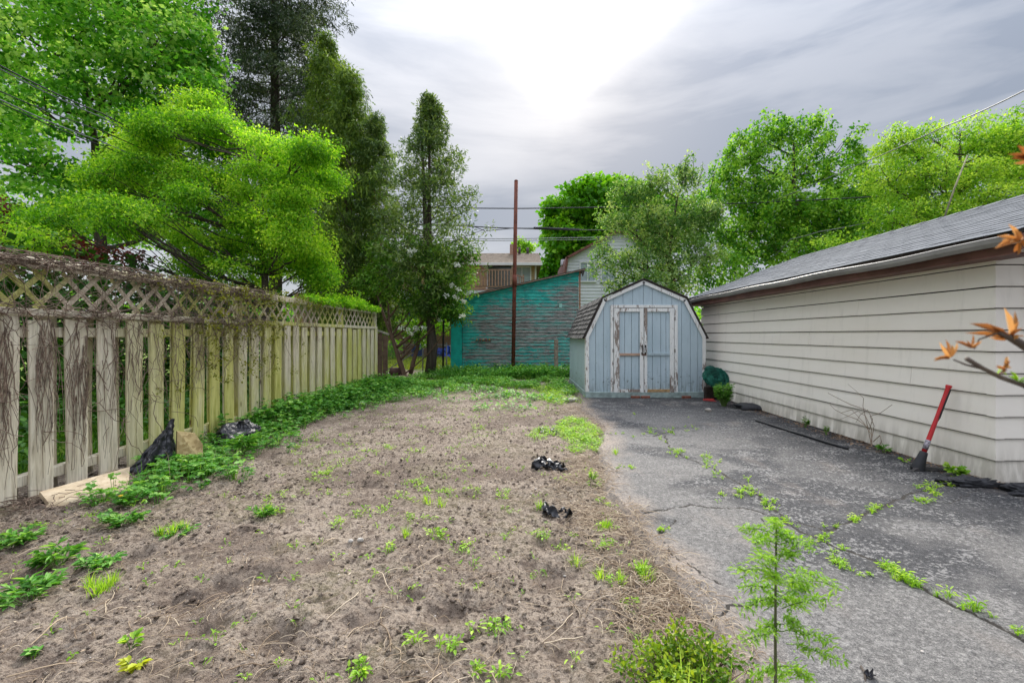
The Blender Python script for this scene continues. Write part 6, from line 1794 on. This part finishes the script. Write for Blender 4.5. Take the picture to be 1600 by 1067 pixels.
# orange budding twigs reaching in from the right
NB = .52
px_near = lambda l: [tuple(P(a_, b_, c_ * NB)) for (a_, b_, c_) in l]
root = empty('budding_sapling', (.65, .52, 0), 'sapling at the right edge with orange brown opening leaves', 'sapling')
m = MB()
m.tube(px_near([(1700, 1200, 1.0), (1690, 800, 1.0), (1680, 600, 1.0), (1668, 480, 1.0), (1655, 300, 1.0), (1650, 150, 1.0)]) , [.007, .0065, .006, .0055, .004, .002], 7)
m.build('stem', B_GREY, root, world=True)
def br(pts, rad):
    MB().tube(px_near(pts), [q * .55 for q in rad], 6).build('branch', B_GREY, root, world=True)
br([(1685, 655, 1.0), (1640, 622, .98), (1600, 602, .96), (1565, 590, .95), (1535, 575, .95), (1510, 560, .95)], [.008, .006, .005, .0045, .004, .0045])
br([(1535, 576, .95), (1510, 570, .95), (1490, 562, .94)], [.0025, .0022, .0015])
br([(1680, 600, 1.0), (1630, 560, .98), (1600, 540, .95), (1580, 528, .94), (1560, 520, .93)], [.010, .009, .008, .007, .004])
br([(1560, 520, .93), (1545, 525, .93), (1530, 530, .93), (1522, 545, .93)], [.002, .0018, .0015, .001])
br([(1668, 420, 1.0), (1630, 395, .98), (1605, 385, .96), (1590, 375, .95)], [.007, .006, .005, .004])
br([(1655, 290, 1.0), (1625, 262, .97), (1603, 250, .95)], [.006, .005, .003])
def bud(cx_, cy_, Y, tips, gm=L_ORNG, w=.016):
    Y = Y * NB; w = w * .27; c = P(cx_, cy_, Y)
    for k, (tx, ty) in enumerate(tips):
        t = P(cx_ + (tx - cx_) * .85, cy_ + (ty - cy_) * .85, Y + (.01 if k % 2 else -.01)); d = np.array([list(t - c)]); L_ = float(np.linalg.norm(d))
        rg = np.random.default_rng(int(tx + ty))
        for j in range(2):
            leaves('young_leaf', np.array([list(c)]), d / L_ + rg.normal(0, .22, (1, 3)), np.array([[0, -1.0, .35]]) + rg.normal(0, .45, (1, 3)), L_ * (1.15 - .15 * j), min(w * (1 + .2 * j), L_ * .5), 'oval', gm, rg.random(1) * .8 + .1, root, stuff=False)
bud(1484, 559, .94, [(1449, 552), (1470, 532), (1496, 530), (1478, 550), (1462, 556)])
bud(1516, 544, .93, [(1503, 526), (1510, 528), (1529, 534), (1520, 536)], w=.010)
bud(1578, 528, .94, [(1520, 505), (1546, 512), (1555, 492), (1582, 495), (1600, 520), (1562, 520), (1592, 505), (1540, 522)], w=.024)
bud(1570, 576, .94, [(1549, 566), (1560, 572), (1578, 560), (1588, 563), (1572, 566)], w=.013)
bud(1564, 580, .94, [(1572, 583), (1560, 577)], L_COVER2, .008); bud(1590, 596, .95, [(1582, 590), (1602, 590)], L_COVER2, .009)
bud(1592, 378, .95, [(1550, 396), (1562, 375), (1570, 368), (1600, 360), (1605, 390), (1578, 398), (1585, 352)], w=.024)
bud(1606, 250, .95, [(1583, 228), (1588, 245), (1590, 262), (1610, 225), (1600, 215)], w=.022)

# bare twiggy shrub against the garage wall
x, y = G(1362, 695)
root = empty('bare_twiggy_shrub', (x, y, 0), 'leafless thin twigs fanning against the cream garage wall', 'shrub')
m = MB(); r = random.Random(12)
for pts in ([(1362, 698), (1355, 665), (1348, 635), (1350, 622), (1340, 612), (1325, 600)], [(1363, 698), (1361, 670), (1352, 650), (1340, 642), (1325, 650), (1312, 655)], [(1362, 690), (1366, 665), (1360, 650), (1375, 645), (1395, 632)],
            [(1356, 668), (1340, 655), (1320, 648), (1305, 640), (1297, 632)], [(1352, 640), (1330, 632), (1310, 622), (1293, 614)], [(1362, 680), (1350, 660), (1330, 640), (1313, 645)], [(1365, 690), (1375, 680), (1378, 690), (1372, 700)], [(1358, 672), (1364, 655), (1355, 640), (1345, 648), (1338, 660)]):
    Yw = y
    m.tube([P(px_ + r.uniform(-1, 1), py_, 3199 / (px_ - 806) * .965 + .02 * math.sin(k * 2)) for k, (px_, py_) in enumerate(pts)], [.0052 * (1 - .12 * k) for k in range(len(pts))], 4, caps=False)
m.build('twigs', plain('pale_dry_twig', (.25, .19, .14), .9), root, world=True)
# ================================================================== SMALL OBJECTS
def crumple(name, pts_fn, nu, nv, amp, mat, seed, parent=None, freq=9):
    V = []; 
    for j in range(nv):
        for i_ in range(nu): V.append(pts_fn(i_ / (nu - 1), j / (nv - 1)))
    V = np.array(V, float)
    n = np.zeros_like(V)
    for ax, sd in enumerate((1, 2, 3)):
        q = fbm(V[:, (ax + 1) % 3] * freq + V[:, ax] * 3 + sd * 5, V[:, (ax + 2) % 3] * freq * .6 + seed, seed + sd * 10, 2) - .5
        q2 = fbm(V[:, (ax + 1) % 3] * freq * 3 + V[:, ax] * 9 + sd * 5, V[:, (ax + 2) % 3] * freq * 1.6 + seed, seed + sd * 10 + 5, 2) - .5
        n[:, ax] = (np.abs(q) * 2.4 - .3) + (np.abs(q2) * 1.2 - .15)
    V = V + n * amp
    i_ = np.arange(nu - 1)[None, :] + np.arange(nv - 1)[:, None] * nu
    Fq = np.stack([i_, i_ + 1, i_ + 1 + nu, i_ + nu], -1).reshape(-1, 4)
    return npmesh(name, V, Fq, mat, parent, smooth=True)
# first bag: stands as a crumpled cone against the fence
bx_, by_ = G(254, 742); bx_ -= .16; by_ += .13
def bagf(u, v):
    th = u * 2 * math.pi; zz = .44 * (1 - v) ; rr = .012 + .23 * v ** 1.15
    fold = 1 + .16 * math.sin(th * 5 + 1.2) + .09 * math.sin(th * 11)
    return (bx_ - .04 * v + .02 + math.cos(th) * rr * .5 * fold, by_ + .19 * (1 - v) ** 1.3 + math.sin(th) * rr * 1.05 * fold, .06 + zz)
o = crumple('garbage_bag', bagf, 110, 60, .028, M_BAG, 3); setp(o, 'upright crumpled black plastic bag leaning on the fence beside the tan slab', 'bag')
bx2, by2 = G(385, 692); bx2 -= .10
def bag2(u, v):
    th = u * 2 * math.pi; ph = v * math.pi / 2
    return (bx2 + math.cos(th) * math.cos(ph) * .20, by2 + math.sin(th) * math.cos(ph) * .34, .07 + .17 * math.sin(ph) * (1 + .25 * math.sin(th * 2)))
o = crumple('garbage_bag', bag2, 90, 44, .06, M_BAG, 8); setp(o, 'low crumpled black plastic bag in the weeds at the fence foot', 'bag')
# tan slab
def osb():
    t = NT('tan_flake_board')
    v = t.nd('ShaderNodeTexVoronoi'); t.l.new(t.coord('pos', (40, 26, 26)), v.inputs[0]); v.inputs['Scale'].default_value = 1
    n = t.noise(t.coord('pos', (5, 5, 5)), 1, 4, .6)
    bw = t.nd('ShaderNodeRGBToBW'); t.l.new(v.outputs['Color'], bw.inputs[0])
    c = t.mix(.6, t.ramp(n, [(.3, (.30, .22, .10)), (.7, (.44, .34, .17))]), bw.outputs[0], 'SOFT_LIGHT')
    t.color(c).rough(.9); t.bump(v.outputs[0], .4, .004); return t.m
M_OSB = osb()
sx_, sy_ = G(297, 734)
p0 = [P(276, 738, 4.72), P(317, 722, 4.90), P(317, 694, 4.98), P(305, 677, 4.98), P(277, 674, 4.84)]
m = MB(); m.prism(p0, (-.035, .03, 0)); o = m.build('flake_board', M_OSB); setp(o, 'tan flake board slab with a cut corner leaning beside the black bag', 'board')
# particle board plank
def ply():
    t = NT('raw_particle_board')
    n = t.noise(t.coord('pos', (4, 4, 20)), 1, 6, .7, .6); f = t.noise(t.coord('pos', (60, 25, 60)), 1, 3, .6)
    c = t.ramp(n, [(.3, (.36, .27, .17)), (.6, (.58, .48, .34)), (.8, (.66, .57, .43))])
    t.color(t.mix(t.math('MULTIPLY', t.step(f, .6, .7), .5), c, (.30, .19, .10))).rough(.85); t.bump(n, .3, .004); return t.m
A, B = P(62, 768, 3.66), P(203, 729, 4.50)
C_, D_ = Vector((-3.51, 4.06, .0)), Vector((-3.73, 3.49, -.01))
m = MB(); m.prism([A, B, C_, D_, D_.lerp(A, .5) + Vector((.05, .04, 0))], (-.012, .0, -.03)); o = m.build('particle_board', ply()); setp(o, 'long pale raw wood board lying against the foot of the nearest fence boards', 'board')
# dry brush at the left end of the board
m = MB(); r = random.Random(2); c = P(48, 790, 3.6)
for k in range(60):
    a_ = r.uniform(0, 6.28); pts = []
    p = c + Vector((r.uniform(-.1, .12), r.uniform(-.1, .15), r.uniform(-.02, .06)))
    for q in range(7): pts.append(p.copy()); a_ += r.uniform(-.9, .9); p += Vector((math.cos(a_) * .05, math.sin(a_) * .05, r.uniform(-.02, .02)))
    m.tube(pts, [.0028] * 7, 3, caps=False)
setp(m.build('dry_brush', M_TWIG), 'ball of dry brown roots at the foot of the nearest boards', 'brush')

# pickaxe
b = Vector((4.055, 4.66, .03)); t_ = P(1483, 602, 4.64); 
root = empty('pickaxe', (b.x, b.y, 0), 'red handled pickaxe with black grip leaning on the garage wall', 'pickaxe')
ax = (t_ - b).normalized()
def along(s): return b.lerp(t_, s)
M_REDH = plain('red_fibreglass', (.48, .018, .022), .35, .12, 4, 0, spec=.5); M_BLKR = plain('black_rubber', (.022, .023, .026), .6, .3, 10, .1)
m = MB(); m.tube([along(.2), along(.34), along(.6), along(.85), along(.96), along(.985), along(1.0)], [.023, .022, .019, .019, .021, .027, .026], 12); m.build('handle', M_REDH, root, world=True)
# dark rubber backing on the far right side of the upper handle
side = ax.cross(Vector((0, 1, 0))).normalized()
side = -side if side.x < 0 else side
side = (side + Vector((0, -.55, 0))).normalized()
m = MB(); m.tube([along(.56) + side * .006, along(.62) + side * .010, along(.84) + side * .010, along(.955) + side * .011], [.011, .017, .017, .018], 10); m.build('grip', M_BLKR, root, world=True)
m = MB(); m.tube([along(.235), along(.345)], [.0245, .0235], 12); m.build('label_band', plain('scuffed_label_band', (.24, .22, .25), .5, .8, 40, 0), root, world=True)
m = MB(); m.tube([along(.205), along(.20), along(.14), along(.06), along(.0), along(-.02)], [.030, .034, .040, .052, .062, .060], 12); m.build('socket', M_BLKR, root, world=True)
hd = MB(); n = 14; prof = []
pa = [Vector((b.x - .12, b.y - .07, .020)), Vector((b.x, b.y - .01, .045)), Vector((b.x + .16, b.y - .03, .040)), Vector((b.x + .30, b.y - .06, .030)), Vector((b.x + .44, b.y - .10, .012))]
vs = []; fs = []
for k, p in enumerate(pa):
    d_ = (pa[min(k + 1, 4)] - pa[max(k - 1, 0)]).normalized(); s_ = d_.cross(Vector((0, 0, 1))).normalized(); w = [.012, .038, .026, .022, .016][k]; h_ = [.012, .03, .018, .014, .006][k]
    vs += [p - s_ * w - Vector((0, 0, h_ * .5)), p + s_ * w - Vector((0, 0, h_ * .5)), p + s_ * w * .7 + Vector((0, 0, h_ * .6)), p - s_ * w * .7 + Vector((0, 0, h_ * .6))]
for k in range(4):
    for j in range(4): j2 = (j + 1) % 4; fs.append((k * 4 + j, k * 4 + j2, k * 4 + 4 + j2, k * 4 + 4 + j))
fs += [(3, 2, 1, 0), (16, 17, 18, 19)]
hd.poly(vs, fs); hd.build('head', plain('blackened_steel', (.035, .033, .035), .5, .4, 20, .2), root, world=True)

# green netting bundle
M_NET = plain('dark_green_netting', (.012, .12, .085), .6, .45, 18, .3)
c = Vector((4.10, 9.62, .50))
root = empty('netting_bundle', (c.x, c.y, 0), 'rolled bundle of dark green garden netting beside the blue shed', 'netting')
m = MB(); r = random.Random(6)
for k in range(150):
    R1 = r.uniform(.06, .26); a0 = r.uniform(0, 6.28); tilt = r.uniform(-.5, .5); pts = []
    for q in range(13):
        a_ = a0 + q * r.uniform(.28, .40)
        v_ = Vector((math.cos(a_) * R1 * 1.05, r.uniform(-.02, .02) + math.sin(a_ * 1.0 + tilt) * .10, math.sin(a_) * R1 * .78))
        pts.append(c + v_ + Vector((0, r.uniform(-.012, .012), r.uniform(-.01, .01))))
    m.tube(pts, [.006] * 13, 4, caps=False)
m.build('coils', M_NET, root, world=True)
m = MB(); 
for k in range(7):
    m.tube([c + Vector((-.17 + .05 * q, .05 + .01 * k, -.12 + .045 * k + .03 * math.sin(q + k))) for q in range(8)], [.045, .06, .07, .07, .07, .06, .05, .03], 7)
m.build('inner_roll', plain('dark_green_inner_roll', (.006, .06, .045), .8, .4, 15, .3), root, world=True)
m = MB(); m.box((4.14, 9.85, .14), (.36, .12, .28), bev=.02)
setp(m.build('dark_crate', plain('damp_dark_wood', (.035, .025, .02), .9, .4, 10, .3)), 'dark low damp crate under the green netting', 'crate')

# slabs and stones
def rock(name, c, size, mat, seed, label, cat, group=None, detail=9, rough=.25, flat=.0, rz=0):
    nu, nv = detail * 2, detail; V = []; r = np.random.default_rng(seed)
    for j in range(nv + 1):
        for i_ in range(nu):
            th = 2 * math.pi * i_ / nu; ph = math.pi * (j / nv - .5)
            d = np.array((math.cos(th) * math.cos(ph), math.sin(th) * math.cos(ph), math.sin(ph)))
            d = np.sign(d) * np.abs(d) ** .7
            q = 1 + rough * 2 * (float(fbm(np.array([d[0] * 2 + seed]), np.array([d[1] * 2 + d[2] * 2.3]), seed, 4)[0]) - .5)
            q += rough * .7 * (.5 - abs(float(fbm(np.array([d[0] * 7 + seed]), np.array([d[1] * 7 + d[2] * 6.3]), seed + 3, 2)[0]) - .5) * 4)
            V.append((d[0] * size[0] * q, d[1] * size[1] * q, d[2] * size[2] * (q if not flat else 1 + (q - 1) * .5)))
    Fq = [(j * nu + i_, j * nu + (i_ + 1) % nu, (j + 1) * nu + (i_ + 1) % nu, (j + 1) * nu + i_) for j in range(nv) for i_ in range(nu)]
    o = npmesh(name, V, np.array(Fq), mat, smooth=False); o.location = c; o.rotation_euler = (0, 0, rz)
    return setp(o, label, cat, group)
M_CHK = plain('broken_black_asphalt', (.028, .029, .034), .75, .6, 30, .8, spec=.4)
x, y = G(1182, 640)
rock('asphalt_slab', (x, y, .05), (.36, .20, .055), M_CHK, 5, 'flat broken black asphalt slab at the garage foot near the bush', 'asphalt slab', 'broken asphalt pieces', rough=.35, rz=-.3)
rock('asphalt_slab', (4.14, 4.20, .035), (.23, .10, .045), M_CHK, 9, 'large raised slab of broken black asphalt at the garage corner', 'asphalt slab', 'broken asphalt pieces', detail=26, rough=.35, rz=-.12)
rock('asphalt_slab', (4.44, 3.98, .03), (.18, .11, .055), M_CHK, 14, 'dark mossy asphalt lump at the right edge below the garage corner', 'asphalt slab', 'broken asphalt pieces', detail=24, rough=.4)
M_CON = plain('pale_concrete', (.34, .32, .29), .9, .3, 12, .4)
x, y = G(884, 592); rock('concrete_chunk', (x, y + .8, .12), (.16, .12, .17), M_CON, 21, 'pale upright concrete chunk between grey post and blue shed', 'stone', rough=.3)
x, y = G(893, 628); rock('flat_stone', (x, y, .04), (.16, .10, .04), M_CON, 22, 'pale flat stone in the weeds left of the blue shed corner', 'stone', rough=.4, rz=.9)
x, y = G(567, 637); rock('round_stone', (x, y, .05), (.07, .07, .06), M_CON, 23, 'rounded grey stone in the weeds at the far fence', 'stone')
x, y = G(1107, 643); rock('small_stone', (x, y, .03), (.05, .05, .03), M_CON, 24, 'small pale stone on the driveway below the red scrap', 'stone')
x, y = G(548, 850); rock('pebble', (x, y, .02), (.016, .014, .012), M_CON, 25, 'left one of two grey pebbles lying on the bare soil', 'pebble', 'two pebbles on the soil')
x, y = G(563, 848); rock('pebble', (x, y, .02), (.020, .016, .014), M_CON, 26, 'right and slightly larger one of two grey pebbles on soil', 'pebble', 'two pebbles on the soil')
x, y = G(632, 572); m = MB(); p = P(617, 583, 15.2); p.z = .15
m.tube([(p.x, p.y, -.02), (p.x, p.y, .16), (p.x, p.y, .30)], [.17, .19, .15], 14)
setp(m.build('brown_pot', plain('dark_brown_pot', (.06, .03, .025), .7)), 'dark brown pot at the foot of the leaning blossom tree', 'pot')
for k, (px_, py_) in enumerate(((605, 588), (690, 590))):
    x, y = G(px_, py_); rock('garden_stone', (x, y, .05), (.34, .12, .07), M_CON, 30 + k, ('pale flat stone by the foot of the brown gate panel', 'pale flat stone under the arborvitae trunk')[k], 'stone', rough=.5)

# flat rubber strip, red scrap
a, b_ = G(1181, 660), G(1326, 705)
m = MB(); pts = []; n = 14
for k in range(n + 1):
    t = k / n; x = a[0] + (b_[0] - a[0]) * t; y = a[1] + (b_[1] - a[1]) * t; pts.append(Vector((x, y + .01 * math.sin(k), asph_z(x, y) + .018)))
m.tube(pts, [.017] * (n + 1), 6)
setp(m.build('rubber_strip', M_BLKR), 'long thin black rubber strip lying on the driveway near the garage', 'strip')
m = MB(); x, y = G(1108, 628)
for k in range(5):
    m.box((x + rnd.uniform(-.02, .02), y + rnd.uniform(-.02, .02), .03 + .008 * k), (.26 - .02 * k, .022, .012), Matrix.Rotation(rnd.uniform(-.15, .15), 3, 'Z') @ Matrix.Rotation(rnd.uniform(-.06, .06), 3, 'Y'))
setp(m.build('red_scrap', plain('coral_red_plastic', (.50, .07, .07), .5, .2, 8)), 'coral red plastic scrap on the ground beside blue shed corner', 'scrap')
# torn black plastic on the soil
for k, (px_, py_, w, h_, lb) in enumerate([(856, 728, 26, .075, 'middle and largest scrap of torn black plastic on the soil'), (872, 803, 22, .05, 'nearest scrap of torn black plastic, in line with the driveway edge'), (855, 675, 14, .035, 'farthest scrap of torn black plastic on the soil'), (1360, 1064, 7, .03, 'dark curled scrap at the bottom edge of the driveway')]):
    x, y = G(px_, py_); s_ = w / F * y
    def scr(u, v, x=x, y=y, s_=s_, h_=h_, k=k):
        return (x + (u - .5) * 2 * s_, y + (v - .5) * 1.5 * s_ + .3 * s_ * math.sin(u * 5 + k), gz(x, y) + .012 + h_ * max(0, math.sin(u * 9 + k) * math.sin(v * 7 + k * 2)) * .8)
    o = crumple('plastic_scrap', scr, 26, 20, .06 * s_ / .12, M_BAG, 40 + k, freq=16)
    # ragged outline: drop some faces
    import bmesh
    bm = bmesh.new(); bm.from_mesh(o.data)
    rr = random.Random(k); dele = [f for f in bm.faces if (lambda q: vnoise(np.array([q.x * 22 + k]), np.array([q.y * 22]), 60 + k)[0])(f.calc_center_median()) > .56]
    bmesh.ops.delete(bm, geom=dele, context='FACES'); bm.to_mesh(o.data); bm.free()
    setp(o, lb, 'plastic scrap', 'black plastic scraps')
# blue tarped heaps and dark shrub on the lawn
M_TARP = plain('bright_blue_tarp', (.035, .10, .55), .45, .4, 6, .3, spec=.4)
for k, (px_, py_, w, h_, lb) in enumerate([(652, 558, 8, 1.0, 'bright blue crumpled heap on the lawn left of the dark trunk'), (684, 556, 7, .62, 'middle bright blue heap just right of the dark trunk'), (695, 557, 8, .66, 'bright blue heap nearest to the teal shed')]):
    x = (px_ - CX) / F * 26.2; y = 26.2; s_ = w / F * y
    def hp(u, v, x=x, y=y, s_=s_, h_=h_):
        th = u * 2 * math.pi; ph = v * math.pi / 2
        return (x + math.cos(th) * math.cos(ph) ** .7 * s_, y + math.sin(th) * math.cos(ph) ** .7 * s_, -.05 + h_ * math.sin(ph))
    o = crumple('tarp_heap', hp, 30, 14, .35, M_TARP, 50 + k, freq=3); setp(o, lb, 'tarp', 'blue heaps on the lawn')
# fallen twigs at bottom right
m = MB(); m.tube([P(1345, 1040, 1.9), P(1352, 1052, 1.85), P(1352, 1075, 1.8)], [.004, .005, .004], 5)
setp(m.build('broken_twig', B_DARK), 'short dark twig at the bottom edge of the driveway', 'twig')
